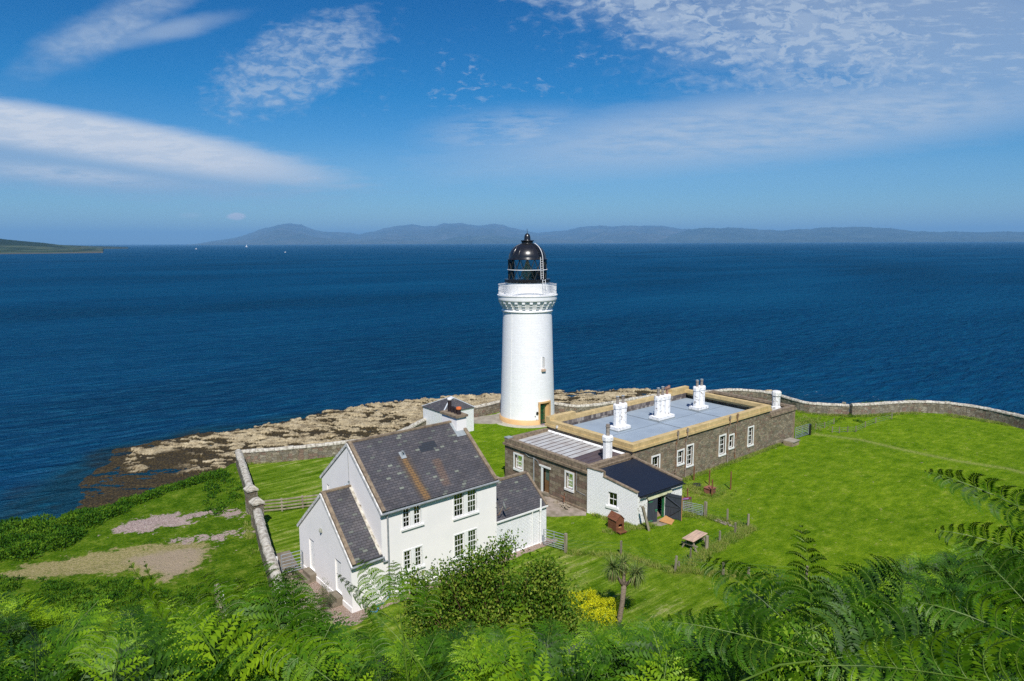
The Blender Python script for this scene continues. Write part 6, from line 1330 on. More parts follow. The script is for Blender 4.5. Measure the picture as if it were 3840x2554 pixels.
m = MB(); m.tube([(32.95, 35.0, 0.03), (32.95, 35.0, 0.22)], [0.17, 0.15], 12); setp(m.build('stump', M['weathered_wood'], None, (32.95, 35.0, 0.05)), 'short round log end standing by the wall of the stone wing', 'log')
t = thing('rusty_pump', 'rusty old iron pump head standing against the stone wing wall', 'pump', (33.1, 34.4, 0.05))
m = MB(); m.tube([(33.15, 34.35, 0.0), (33.17, 34.35, 0.55), (33.22, 34.38, 0.9)], [0.05, 0.04, 0.03], 8); m.tube([(33.17, 34.35, 0.55), (33.0, 34.55, 0.75)], 0.022, 6); m.tube([(33.2, 34.37, 0.85), (33.05, 34.1, 1.0)], 0.02, 6); m.build('body', M['rust'], t)
t = thing('wood_pile', 'rotting boards half sunk in the grass beside the short fence', 'boards', (39.3, 25.2, 0))
for k, (a, b, w) in enumerate((((39.45, 26.1, 0.06), (39.3, 24.75, 0.05), 0.16), ((39.15, 25.95, 0.05), (39.05, 24.7, 0.05), 0.13), ((39.6, 24.9, 0.06), (39.1, 24.4, 0.05), 0.2), ((39.3, 24.6, 0.03), (39.0, 23.7, 0.05), 0.07))):
    MB().beam(a, b, w, 0.05).build('board', M['post_wood'], t)
m = MB(); pts = [(15.9, 30.6, 0.05), (15.75, 30.2, 0.06), (15.5, 30.0, 0.08), (15.35, 30.25, 0.06)]; m.tube([Vector(p) for p in spline(pts, 5)], 0.03, 6); m.tube([(16.72, 30.66, 0.4), (16.3, 30.4, 0.15), (15.9, 30.6, 0.05)], 0.025, 6); setp(m.build('hose', M['blue_plastic'], None, (15.9, 30.6, 0)), 'bright blue hose lying at the foot of the cottage corner', 'hose')
# square weathered pole among the ferns and its cable
pt_ = atd(806, 2150, 6.0); pb_ = atd(845, 2420, 5.9); t = thing('marker_pole', 'square weathered pole rising among the bracken with a thin white cable', 'pole', (pb_.x, pb_.y, tz(pb_.x, pb_.y)))
pd_ = (pt_-pb_).normalized(); pz_ = pb_-pd_*1.2; pt_ = pt_-pd_*0.10
MB().beam(pz_, pt_, 0.045, 0.045).build('shaft', M['post_wood'], t)
mb_ = MB(); mb_.tube([pz_+Vector(RIGHT)*0.05, pt_+Vector(RIGHT)*0.045-pd_*0.05], 0.006, 5); mb_.build('cable', M['white_plastic'], t)
# vegetable plot in the field, far fence round it
t = thing('plot_fence', 'low netting fence with thin grey stakes round the vegetable plot by the far wall', 'fence', (65, 31, 0))
pf = [(66.0, 32.2), (67.6, 33.6), (69.2, 34.9)]; 
pz = [at(2600+x/1.9016, 1400+y/1.9016)[:2] for x, y in [(872, 400), (935, 390), (1002, 360), (990, 422), (1040, 425), (1100, 420), (1158, 418), (1225, 385), (1300, 355), (1415, 325)]]
for x, y in pz: post(t, x, y, 0, 0.62, 0.07, mat='post_wood')
m = MB()
for a, b in list(zip(pz[:2], pz[1:3]))+list(zip(pz[3:-1], pz[4:])):
    for h in (0.1, 0.3, 0.5): m.tube([(a[0], a[1], h), (b[0], b[1], h)], 0.006, 3, cap=False)
m.build('wire', M['grey_metal'], t, uv=False)
m = MB(); m.box(74.6, 74.9, 33.2, 33.5, 0, 1.45); setp(m.build('garden_post', M['post_wood'], None, (74.7, 33.3, 0)), 'square post set against the kink of the far wall', 'post')

# ---- boats far out on the sound
def boat(px, py, label, sc=1.0, sail=False):
    p = at(px, py, SEA); t = thing('boat', label, 'boat', p, 'white boats out on the sound'); ORI[t] = Vector((0, 0, 0)); t.rotation_euler.z = HEAD+R(70); t.scale = (sc, sc, sc)
    m = MB(); m.add([(-6, -1.6, 0), (4, -1.7, 0), (8, 0, 0.3), (4, 1.7, 0), (-6, 1.6, 0), (-6.3, -2, 1.6), (4.2, -2.1, 1.8), (9, 0, 2.3), (4.2, 2.1, 1.8), (-6.3, 2, 1.6)], [(0, 1, 6, 5), (1, 2, 7, 6), (2, 3, 8, 7), (3, 4, 9, 8), (4, 0, 5, 9), (5, 6, 7, 8, 9)]); m.build('hull', M['white_plastic'], t)
    if sail: m = MB(); m.tube([(0.5, 0, 1.7), (0.5, 0, 14)], 0.12, 6); m.add([(0.4, 0.05, 2.6), (-5, 0.3, 2.6), (0.4, 0.05, 13.5)], [(0, 1, 2)]); m.add([(0.7, 0, 2.6), (7.5, -0.2, 2.4), (0.7, 0, 12.5)], [(0, 1, 2)]); m.build('sail', M['white_plastic'], t)
    else: m = MB(); m.box(-2.5, 2.5, -1.3, 1.3, 1.7, 4.2); m.box(-1.2, 1.6, -1.0, 1.0, 4.2, 5.4); m.build('cabin', M['white_plastic'], t)
boat(736, 935, 'small white motor boat left of the big far hill, nearer than the sailing yacht', 0.9)
boat(925, 927, 'white yacht with raised sails in front of the big far hill', 1.3, True)
boat(1070, 947, 'tiny boat alone on the open water below the highest far hill', 0.45)

# ------------------------------------------------------------------ plants
class Leaves:
    """collects many small leaf faces with a tone per leaf"""
    def __init__(s): s.V = []; s.T = []; s.n = 0
    def kite(s, P, D, N_, L, W, tint, fold=0.0):   # arrays: base point, direction, side vector
        P = np.asarray(P); a = P; b = P+D*(L*0.45)[:, None]+N_*(W*0.5)[:, None]; c = P+D*L[:, None]; d = P+D*(L*0.45)[:, None]-N_*(W*0.5)[:, None]
        s.V.append(np.stack([a, b, c, d], 1).reshape(-1, 3)); s.T.append(np.repeat(tint, 4))
    def build(s, name, mat, parent=None, loc=None):
        V = np.concatenate(s.V); Q = np.arange(len(V)).reshape(-1, 4); o0 = ORI[parent] if parent is not None else Vector(loc)
        o = nmesh(name, V, Q, mat, {'tint': np.concatenate(s.T)}, loc=tuple(o0)); 
        if parent is not None: o.parent = parent; o.location = (0, 0, 0)
        ORI[o] = Vector(o0); return o
def unit(a): return a/np.maximum(np.linalg.norm(a, axis=-1, keepdims=True), 1e-9)
def rdirs(n, up=0.0): v = RNG.normal(size=(n, 3)); v[:, 2] += up; return unit(v)
def side(D): r = rdirs(len(D)); return unit(np.cross(D, r))

# ---- cordyline palm
def palm():
    b = Vector((24.2, 21.05, 0)); t = thing('cordyline_palm', 'cordyline palm with three spiky heads beside the yellow shrub', 'palm', b)
    tr = MB(); fork = b+Vector((0.32, 0.02, 2.15))
    tr.tube([b+Vector((-0.05, 0, -0.5)), b+Vector((0.02, 0, 0.5)), b+Vector((0.20, 0.0, 1.3)), fork], [0.17, 0.135, 0.12, 0.13], 12)
    heads = [b+Vector((-0.18, 0.35, 3.02)), b+Vector((0.72, -0.42, 2.72)), b+Vector((0.62, 0.35, 3.05))]
    for h in heads: tr.tube([fork-Vector((0, 0, 0.1)), fork.lerp(h, 0.5)+Vector((0, 0, -0.08)), h], [0.11, 0.08, 0.07], 8)
    tr.build('trunk', M['bark'], t, smooth=True)
    for hi, h in enumerate(heads):
        for dead in (0, 1):
            n = (300, 300, 120)[hi] if not dead else (190, 120, 300)[hi]; L_ = Leaves(); seg = 5
            az = RNG.uniform(0, 2*math.pi, n); el = RNG.uniform(-0.55, 1.35, n) if not dead else RNG.uniform(-1.45, -0.35, n); ln = RNG.uniform(0.55, 0.85, n)*(0.85 if dead else 1)*(0.8 if hi == 2 and not dead else 1)
            p = np.repeat(np.array([h]), n, 0)+RNG.normal(size=(n, 3))*0.04; tint = RNG.uniform(0.1, 0.95, n)
            sag = RNG.uniform(0.25, 0.85, n)*(1.5-el)*0.55
            for k in range(seg):
                D = np.stack([np.cos(az)*np.cos(el), np.sin(az)*np.cos(el), np.sin(el)], 1); S = unit(np.cross(D, [0, 0, 1.0])+1e-6)
                w0 = 0.019*(1-0.75*k/seg); w1 = 0.019*(1-0.75*(k+1)/seg)
                q = p+D*(ln/seg)[:, None]; L_.V.append(np.stack([p-S*w0, p+S*w0, q+S*w1, q-S*w1], 1).reshape(-1, 3)); L_.T.append(np.repeat(np.clip(tint, 0, 1), 4)); p = q; el = np.maximum(el-sag, -1.5)
            L_.build('leaf_head' if not dead else 'withered_leaves', M['palm_leaf' if not dead else 'palm_dead'], t)
palm()

# ---- branching leafy shrub
def shrub(name, label, cat, base, top_pts, nst, leafL, leafN, mat, seed, spread=0.5, trunkr=0.03, hang=0.0, dens_pow=0.6, group=None, up=0.4, stems='stem'):
    """top_pts: list of (centre, radii) ellipsoids the twig ends fill"""
    rnd = np.random.default_rng(seed); t = thing(name, label, cat, base, group); base = Vector(base); tips = []
    tr = MB(); bm_ = np.array(base)
    for c, r, w in top_pts:
        k = int(nst*w)
        for _ in range(k):
            v = rnd.normal(size=3); v /= np.linalg.norm(v); v *= rnd.uniform(0, 1)**dens_pow*(0.55+0.95*fbm(np.array([v[0]*2.3+v[2]*1.7+seed]), np.array([v[1]*2.3-v[2]*2.1]), 3, seed)[0])*1.15; tip = np.array(c)+v*np.array(r); tips.append(tip)
            if _ % 6 == 0 and len(tr.f) < 9000:
                mid = Vector(base).lerp(Vector(tip), 0.55)+Vector(rnd.normal(size=3)*0.12*spread); tr.tube([base+Vector(rnd.normal(size=3)*0.12*spread*Vector((1, 1, 0)).length), mid, Vector(tip)], [trunkr, trunkr*0.55, trunkr*0.18], 4, cap=False)
    tr.build('stems', M[stems], t, uv=False)
    T = np.array(tips); per = max(1, leafN//len(T)); L_ = Leaves()
    P = np.repeat(T, per, 0); n = len(P); out = unit(P-(bm_+np.array([0, 0, 0.3])))
    P = P+rnd.normal(size=(n, 3))*np.array([1, 1, 0.8])*leafL*2.0
    D = unit(rnd.normal(size=(n, 3))+out*0.7+np.array([0, 0, up-hang])); S = unit(np.cross(D, unit(rnd.normal(size=(n, 3)))))
    tone = np.clip(np.repeat(rnd.uniform(0.0, 0.8, len(T)), per)+rnd.uniform(-0.15, 0.35, n), 0, 1)
    L_.kite(P, D, S, leafL*rnd.uniform(0.5, 1.2, n), leafL*0.55*rnd.uniform(0.7, 1.2, n), tone); L_.build('foliage', M[mat], t); return t
def along(px, py, dist): return np.array(atd(px, py, dist))
# the big leafy shrub below the cottage front
bd = 11.0; g0 = atd(1900, 2380, bd); gb = (g0.x, g0.y, tz(g0.x, g0.y))
def E_(px, py, rx, ry, w, d=bd): return (along(px, py, d), (rx/2560*d, rx/2560*d, ry/2560*d), w)
shrub('leafy_shrub', 'big glossy dark green leafy shrub in front of the cottage wall', 'shrub', gb,
      [E_(1950, 2430, 380, 140, 0.28), E_(1960, 2320, 210, 80, 0.15), E_(2020, 2200, 60, 85, 0.045), E_(2050, 2140, 30, 50, 0.015), E_(1930, 2240, 60, 60, 0.03), E_(1690, 2170, 60, 50, 0.018), E_(1720, 2225, 80, 70, 0.03), E_(1790, 2120, 60, 45, 0.02), E_(1830, 2170, 60, 60, 0.025), E_(1600, 2300, 90, 60, 0.02), E_(1740, 2350, 190, 85, 0.13), E_(1890, 2055, 20, 45, 0.008), E_(1865, 2090, 40, 20, 0.006), E_(1790, 2260, 110, 70, 0.05), E_(2140, 2440, 120, 80, 0.07), E_(2120, 2360, 40, 60, 0.02), E_(2075, 2340, 80, 80, 0.06), E_(2020, 2280, 70, 70, 0.05), E_(2060, 2260, 60, 120, 0.06), E_(1560, 2200, 40, 60, 0.02)],
      1500, 0.062, 66000, 'leafy', 3, 0.6, 0.022, hang=0.15)
# twiggy shrub by the cottage path
p_ = at(1245, 2322, 0); 
shrub('twiggy_shrub', 'thin twiggy shrub growing beside the porch path', 'shrub', (13.55, 32.0, 0), [((13.6, 31.9, 0.9), (0.32, 0.32, 0.75), 0.6), ((13.5, 32.0, 0.5), (0.5, 0.5, 0.45), 0.4)], 90, 0.05, 2600, 'twig_leaf', 8, 0.5, 0.012)
# yellow blossoming shrub under the palm
yb = (23.9, 22.9, 0)
for i, (yx, yy, rr, hh, lb) in enumerate(((23.9, 22.7, 1.35, 0.8, 'bright yellow flowering shrub in the shadow of the palm'), (22.6, 21.6, 1.2, 1.0, 'bright yellow flowering shrub half buried in the ferns below the palm'))):
    t = shrub('yellow_shrub', lb, 'shrub', (yx, yy, 0), [((yx, yy, hh*0.4), (rr, rr, hh*0.6), 1)], 260, 0.06, 5200, 'bank_green', 20+i, 0.9, 0.012, group='yellow flowering shrubs')
    rnd = np.random.default_rng(40+i); n = 16000; v = rdirs(n, 0.5); v[:, 2] = np.abs(v[:, 2]); v = v*(0.55+0.9*fbm(v[:, 0]*2.5+i, v[:, 1]*2.5, 3, 8))[:, None]; P = np.array([yx, yy, hh*0.4])+v*np.array([rr*1.05, rr*1.05, hh*0.72])*rnd.uniform(0.8, 1.08, n)[:, None]
    cl = fbm(P[:, 0]*3.5+i, P[:, 1]*3.5+P[:, 2]*2, 3, 3); kp = (cl > 0.50)|(rnd.uniform(size=n) < 0.14); P = P[kp]; D = rdirs(len(P), 0.8); L_ = Leaves(); L_.kite(P, D, side(D), rnd.uniform(0.04, 0.08, len(P)), rnd.uniform(0.03, 0.06, len(P)), rnd.uniform(0, 1, len(P))); L_.build('blossom', M['yellow_flower'], t)

# ---- scrub on the bank above the shore and on the slope below the left wall: low masses, counted by nobody
def clump_field(name, centres, leafL, per, mat, seed, up=0.5, squash=0.7):
    rnd = np.random.default_rng(seed); L_ = Leaves()
    for cx, cy, cz, r in centres:
        n = int(per*r*r); v = rnd.normal(size=(n, 3)); v = unit(v)*rnd.uniform(0.72, 1.06, n)[:, None]; v[:, 2] = np.abs(v[:, 2])*squash; P = np.array([cx, cy, cz])+v*r; D = unit(v+rnd.normal(size=(n, 3))*0.7+np.array([0, 0, up])); S = unit(np.cross(D, unit(rnd.normal(size=(n, 3)))))
        L_.kite(P, D, S, leafL*rnd.uniform(0.6, 1.5, n), leafL*0.5*rnd.uniform(0.6, 1.3, n), np.clip(rnd.uniform(0.0, 0.8)+rnd.uniform(-0.25, 0.35, n), 0, 1))
    o = L_.build(name, M[mat], None, (centres[0][0], centres[0][1], centres[0][2])); o['kind'] = 'stuff'; return o
rnd = np.random.default_rng(77); cs = []
edge = [(-9, 61.0), (-4, 59.3), (0.8, 57.0), (3.0, 55.8), (5.0, 54.9), (6.6, 54.8), (8.6, 55.4), (10.5, 56.2), (12.5, 57.1), (14.5, 57.6), (16.4, 58.0)]
for k in range(620):
    s = rnd.uniform(0, len(edge)-1.001); i = int(s); f = s-i; x = edge[i][0]*(1-f)+edge[i+1][0]*f; y = edge[i][1]*(1-f)+edge[i+1][1]*f; fat = 1.0 if x < 5.5 else 0.6
    off = rnd.uniform(-6.6*fat*(1.0 if x < 3 else max(0.25, 1.0-(x-3)*0.12)), 3.6); x += 0.2*off; y += off
    if x > 9 and off < -0.6 and rnd.uniform() < 0.5: continue
    r = rnd.uniform(0.28, 0.78)*(1.25 if x < 6 else 0.95); cs.append((x, y, tz(x, y)-0.1, r))
for k in range(120):
    x = rnd.uniform(12.5, 16.5); y = rnd.uniform(49, 57.5); 
    if x < 15.0+(y-49)*0.24-2.4 or x > 15.2+(y-49)*0.245: continue
    cs.append((x, y, tz(x, y)-0.12, rnd.uniform(0.15, 0.38)))
clump_field('undergrowth', cs, 0.17, 620, 'bank_green', 5)
cs = []
for k in range(330):
    px = rnd.uniform(-250, 760); py = rnd.uniform(2165, 2330)-(0 if px < 560 else -35); 
    if px > 60 and px < 130 and py < 2230: continue
    p = at(px, py, 0); z = tz(p.x, p.y); p = at(px, py, max(z, 0)+0.1); z = tz(p.x, p.y); cs.append((p.x, p.y, z-0.15, rnd.uniform(0.25, 0.55)))
clump_field('undergrowth', cs, 0.13, 800, 'bank_green', 6)
# scrub beyond the far field wall, along the shore side
cs = []
for (a, b) in (((76.8, 33.0), (80.5, 31.0)), ((83.5, 29.6), (85.2, 26.4)), ((85.4, 24), (84.6, 19)), ((73.5, 46.3), (75, 41.5))):
    for k in range(16): f = rnd.uniform(); x = a[0]+(b[0]-a[0])*f; y = a[1]+(b[1]-a[1])*f; cs.append((x+0.5, y+0.2, 0.3, rnd.uniform(0.5, 1.0)))
clump_field('undergrowth', cs, 0.15, 420, 'bank_green', 9)

cs = []                                          # vegetables and rough growth in the fenced plot
for px, py, r_ in ((1090, 285, 0.5), (1110, 300, 0.55), (1130, 310, 0.4), (1220, 290, 0.4), (1250, 285, 0.35), (1300, 290, 0.4), (1180, 345, 0.35), (1200, 350, 0.35), (1160, 340, 0.3), (1230, 300, 0.35), (1350, 300, 0.3), (1060, 330, 0.35), (1030, 345, 0.3), (1150, 300, 0.4), (870, 275, 0.35), (930, 295, 0.35), (890, 285, 0.3)):
    p = at(2600+px/1.9016, 1400+py/1.9016); cs.append((p.x, p.y, -0.05, r_))
clump_field('undergrowth', cs, 0.10, 700, 'bank_green', 19)
# ---- long grass tufts
def tufts(name, spots, h, per, seed, mat='rough_grass', seg_w=0.012):
    rnd = np.random.default_rng(seed); S_ = np.array(spots); P = np.repeat(S_, per, 0); n = len(P); P = P+np.column_stack([rnd.normal(0, 0.10, n), rnd.normal(0, 0.10, n), np.zeros(n)])
    D = unit(np.column_stack([rnd.normal(0, 0.45, n), rnd.normal(0, 0.45, n), np.ones(n)])); L_ = Leaves(); L_.kite(P, D, side(D), h*rnd.uniform(0.4, 1.2, n), np.full(n, seg_w*2), np.clip(np.repeat(rnd.uniform(0.1, 1.1, len(S_)), per)*0.8+rnd.uniform(0, 0.35, n), 0, 1)); o = L_.build(name, M[mat], None, tuple(S_[0])); o['kind'] = 'stuff'; return o
sp = []
def strip(a, b, w, n):
    for _ in range(n): f = rnd.uniform(); sp.append((a[0]+(b[0]-a[0])*f+rnd.normal(0, w), a[1]+(b[1]-a[1])*f+rnd.normal(0, w), 0.0))
strip((31, 22.75), (39.9, 23.35), 0.15, 330); strip((39.2, 26.5), (39.8, 23.6), 0.2, 70); strip((27.9, 28.7), (30.2, 26.2), 0.10, 35); strip((30.2, 26.2), (31, 22.9), 0.12, 60); strip((31.2, 22.9), (33.7, 19.8), 0.14, 90); strip((35, 23.3), (39.9, 23.3), 0.2, 120)
strip((33.6, 31.6), (34.1, 28.2), 0.14, 90); strip((34.3, 28.1), (35.1, 27.9), 0.14, 60); strip((38.2, 27.9), (39.0, 27.2), 0.25, 80); strip((38.4, 31.9), (59, 31.95), 0.10, 420); strip((72.7, 45), (72.6, 36), 0.2, 130); strip((72.8, 35.8), (75, 32.6), 0.3, 140); strip((75.1, 32.3), (82, 28.2), 0.25, 180); strip((83.2, 26), (83.5, 20), 0.25, 140)
strip((18.3, 58.8), (30, 54.8), 0.10, 90); strip((16.1, 48.5), (17.9, 58.7), 0.12, 60); strip((42.9, 30.6), (43.6, 28.6), 0.6, 110); strip((66, 33), (70, 35), 0.8, 200); strip((12.9, 40.5), (14.3, 46), 0.10, 26); strip((32.2, 29.0), (33.6, 28.5), 0.2, 40)
sp = [(x, y, tz(x, y)-0.02) for x, y, z in sp]; tufts('long_grass', sp, 0.30, 26, 12)
sp = []
for _ in range(2200):
    px = rnd.uniform(2380, 3900); py = rnd.uniform(1700, 2350); p = at(px, py, 0)
    if p.x < 39 and p.y > 22 or p.y > 31: continue
    sp.append((p.x, p.y, -0.03))

# ------------------------------------------------------------------ bracken
def frond(npair=12, npin=16, L=1.15, stipe=0.30, width=0.95, arch=0.9, droop=0.5, seed=0, lw=1.0, lf=0.27):
    """one bracken frond: a bare stalk, opposite side branches, each side branch itself set with narrow leaflets.
    grows up +Z and leans over towards +Y; returns leaf verts (4 per leaf), leaf tone and stalk polylines"""
    r = np.random.default_rng(seed); V = []; T = []; S = []
    n = 26; ts = np.linspace(0, 1, n); ang = arch*ts**1.6; seg = L/(n-1)
    P = np.zeros((n, 3)); 
    for i in range(1, n): P[i] = P[i-1]+seg*np.array([0, math.sin(ang[i]), math.cos(ang[i])])
    def on(t):
        f = t*(n-1); i = min(int(f), n-2); q = f-i; p = P[i]*(1-q)+P[i+1]*q; d = P[i+1]-P[i]; return p, d/np.linalg.norm(d)
    S.append((P[::3].copy(), 0.0042))
    for k in range(npair):
        u = k/(npair-1); t = stipe+(0.985-stipe)*(1-(1-u)**1.12); p, d = on(t)
        pl = width*0.5*L*((1-u)**0.85*0.96+0.05)*(0.82+0.18*min(1, u*6)) * r.uniform(0.88, 1.08)
        for sg in (-1, 1):
            base = np.array([sg*1.0, 0, 0]); out = base*math.cos(0.42)+d*math.sin(0.42+0.25*u); out /= np.linalg.norm(out)
            m = max(4, int(npin*(0.35+0.65*(1-u)))); ptone = r.uniform(-0.16, 0.16); tilt = r.normal(size=3)*0.22; pp = p.copy(); dd = out.copy(); step = pl/(m); line = [pp.copy()]
            nrm0 = np.cross(d, base)*sg; nrm0 /= np.linalg.norm(nrm0)+1e-9
            for j in range(m):
                s = (j+0.5)/m; pp = pp+dd*step; line.append(pp.copy())
                dd = dd+np.array([0, 0.0, -droop*0.11*(0.4+s)])+r.normal(size=3)*0.03; dd /= np.linalg.norm(dd)
                fw = d-dd*np.dot(d, dd); fw /= np.linalg.norm(fw)+1e-9
                ll = lf*pl*(1-s)**0.75*(0.55+0.45*min(1, s*5))+0.010
                for q in (1, -1):
                    ld = fw*q*0.93+dd*0.36+np.array([0, 0, -0.16])+q*tilt+r.normal(size=3)*0.09; ld /= np.linalg.norm(ld); w = dd*(step*0.52*lw)
                    a = pp; V += [a-w*0.9, a+ld*ll*0.55-w*0.62, a+ld*ll, a+ld*ll*0.45+w*1.0]; T.append(ptone+0.25*s+r.uniform(-0.08, 0.08))
            V += [pp, pp+dd*step*0.8+fw*0.006, pp+dd*step*1.8, pp+dd*step*0.8-fw*0.006]; T.append(0.3)
            S.append((np.array(line)[::2], 0.0013))
    return np.array(V), np.array(T), S
def stalks(S, mb, X, sc=1.0):
    for pts, r_ in S: mb.tube([X @ Vector(p) for p in pts], [max(r_*sc*(1-0.6*i/len(pts)), 0.0012) for i in range(len(pts))], 4, cap=False)
HI = [frond(13, 14, 1.15, 0.26, w, a, dr, 100+i, 1.05) for i, (w, a, dr) in enumerate(((0.95, 0.9, 0.55), (0.85, 1.2, 0.7), (1.05, 0.7, 0.4), (0.9, 1.45, 0.8), (0.8, 0.5, 0.5)))]
MID = [frond(11, 9, 1.15, 0.28, w, a, dr, 120+i) for i, (w, a, dr) in enumerate(((0.95, 0.9, 0.55), (0.85, 1.2, 0.7), (1.05, 0.7, 0.4), (0.9, 1.4, 0.8)))]
HERO = [frond(10, 20, 1.15, 0.22, w, a, dr, 160+i, 1.25, 0.20) for i, (w, a, dr) in enumerate(((0.85, 0.9, 1.0), (0.80, 1.2, 1.3), (0.95, 0.7, 0.8), (0.9, 1.45, 1.1), (0.8, 0.5, 0.8)))]
LOW = [frond(9, 6, 1.15, 0.28, w, a, dr, 140+i) for i, (w, a, dr) in enumerate(((1.0, 0.9, 0.5), (0.9, 1.25, 0.6), (1.05, 0.7, 0.4)))]
SIL = [(-400, 2215), (0, 2215), (200, 2290), (420, 2300), (640, 2235), (800, 2210), (880, 2150), (1000, 2120), (1080, 2175), (1180, 2330), (1300, 2385), (1480, 2390), (1600, 2360), (1900, 2330), (2250, 2340), (2420, 2330), (2560, 2270), (2680, 2200), (2780, 2150), (2950, 2130), (3150, 2110), (3300, 2080), (3420, 2020), (3560, 1960), (3700, 1900), (3840, 1840), (4300, 1700)]
def sil(px): return float(np.interp(px, [a for a, b in SIL], [b for a, b in SIL]))
def place(kind, pos, scale, rot, tilt, tone, out, sta=None):
    V, T, S = kind; X = Matrix.Translation(pos) @ Matrix.Rotation(rot, 4, 'Z') @ Matrix.Rotation(tilt, 4, 'X') @ Matrix.Diagonal((scale, scale, scale, 1)); A = np.array(X)
    W_ = V @ A[:3, :3].T+A[:3, 3]; out.V.append(W_); out.T.append(np.repeat(np.clip(T+tone, 0, 1), 4))
    if sta is not None: stalks(S if sta[1] else S[:1], sta[0], X, scale)
    return X
rnd = np.random.default_rng(2024); field = {'near': Leaves(), 'far': Leaves()}; stem_mb = MB(); cnt = 0
def max_h(p, lim):       # how tall a plant may be at p before it would stand above the line the bracken reaches
    x0, y0 = proj(p)
    if y0 < lim: return 0
    lo, hi = 0, 3.0
    for _ in range(12):
        mid = (lo+hi)/2; x1, y1 = proj((p[0], p[1], p[2]+mid))
        if y1 > sil(x1): lo = mid
        else: hi = mid
    return lo
for ring_, n_ in ((0, 900), (1, 1900), (2, 3000)):
    for _ in range(n_):
        T_ = rnd.uniform(*((1.8, 5.5), (4.5, 13.0), (11.0, 33.0))[ring_]); S2 = rnd.uniform(-0.88, 0.88)*T_+rnd.uniform(-0.4, 0.4); x = RIGHT.x*S2+FWD.x*T_; y = RIGHT.y*S2+FWD.y*T_
        z = tz(x, y)
        if z < 0.35 and not (S2/T_ < -0.42 and z > -0.1 and T_ < 33): continue
        if 14.0 < x < 29 and y > 29.4: continue
        if math.hypot(x-24.2, y-21) < 1.0: continue
        mh = max_h((x, y, z), -1e9)*0.97-(0.06 if ring_ < 2 else 0)
        if mh < 0.3: continue
        h = min(mh, 1.75)*rnd.uniform(0.55, 1.0)
        K = (HI, MID, LOW)[ring_][rnd.integers(0, (5, 4, 3)[ring_])] if not (ring_ == 1 and T_ < 8) else HI[rnd.integers(0, 5)]; hh = K[0][:, 2].max()
        sc = min(rnd.uniform(0.42, 0.78)*(1.0, 1.15, 1.35)[ring_], h/hh)
        zb = z+h-sc*hh; dn = math.hypot(x, y)
        if dn < 2.3: continue
        tone = float(np.clip((rnd.normal(0.08, 0.08) if rnd.uniform() < 0.45 else rnd.normal(0.47, 0.2))+0.2*(vnoise(np.array([x*0.6]), np.array([y*0.6]), 5)[0]-0.5)*2, 0.02, 0.85))  # extra share of dark fronds puts shadow into the leaf colour
        tone = max(0.02, tone-0.16*float(sstep(np.array([S2/T_]), 0.15, 0.5)[0]))
        X = place(K, (x, y, zb), sc, rnd.uniform(0, 2*math.pi), rnd.uniform(-0.45, 0.25), tone, field['near' if ring_ < 2 else 'far'], (stem_mb, False) if ring_ < 2 else None); cnt += 1
        if ring_ < 2: stem_mb.tube([(x, y, z-0.05), (x, y, zb)], 0.006*sc, 4, cap=False)
print('bracken fronds', cnt)
cs = []                                          # brambles and low leafy growth tangled under and between the fronds
for _ in range(420):
    T_ = rnd.uniform(3.0, 27.0); S2 = rnd.uniform(-0.85, 0.85)*T_; x = RIGHT.x*S2+FWD.x*T_; y = RIGHT.y*S2+FWD.y*T_; z = tz(x, y)
    if z < 0.5 or vnoise(np.array([x*0.35]), np.array([y*0.35]), 17)[0] < 0.45: continue
    mh = max_h((x, y, z), -1e9)-0.1
    if mh < 0.4: continue
    r_ = rnd.uniform(0.25, 0.55); cs.append((x, y, z+min(mh, 1.5)*rnd.uniform(0.45, 0.85)-r_*0.7, r_))
clump_field('undergrowth', cs, 0.075, 1000, 'leafy', 31, 0.3, 0.8)
o = field['near'].build('bracken', M['bracken'], None, (2, 3, 15)); o['kind'] = 'stuff'
o = field['far'].build('bracken', M['bracken'], None, (10, 12, 8)); o['kind'] = 'stuff'
o = stem_mb.build('bracken_stalks', M['fern_stem'], None, (2, 3, 15), uv=False); o['kind'] = 'stuff'

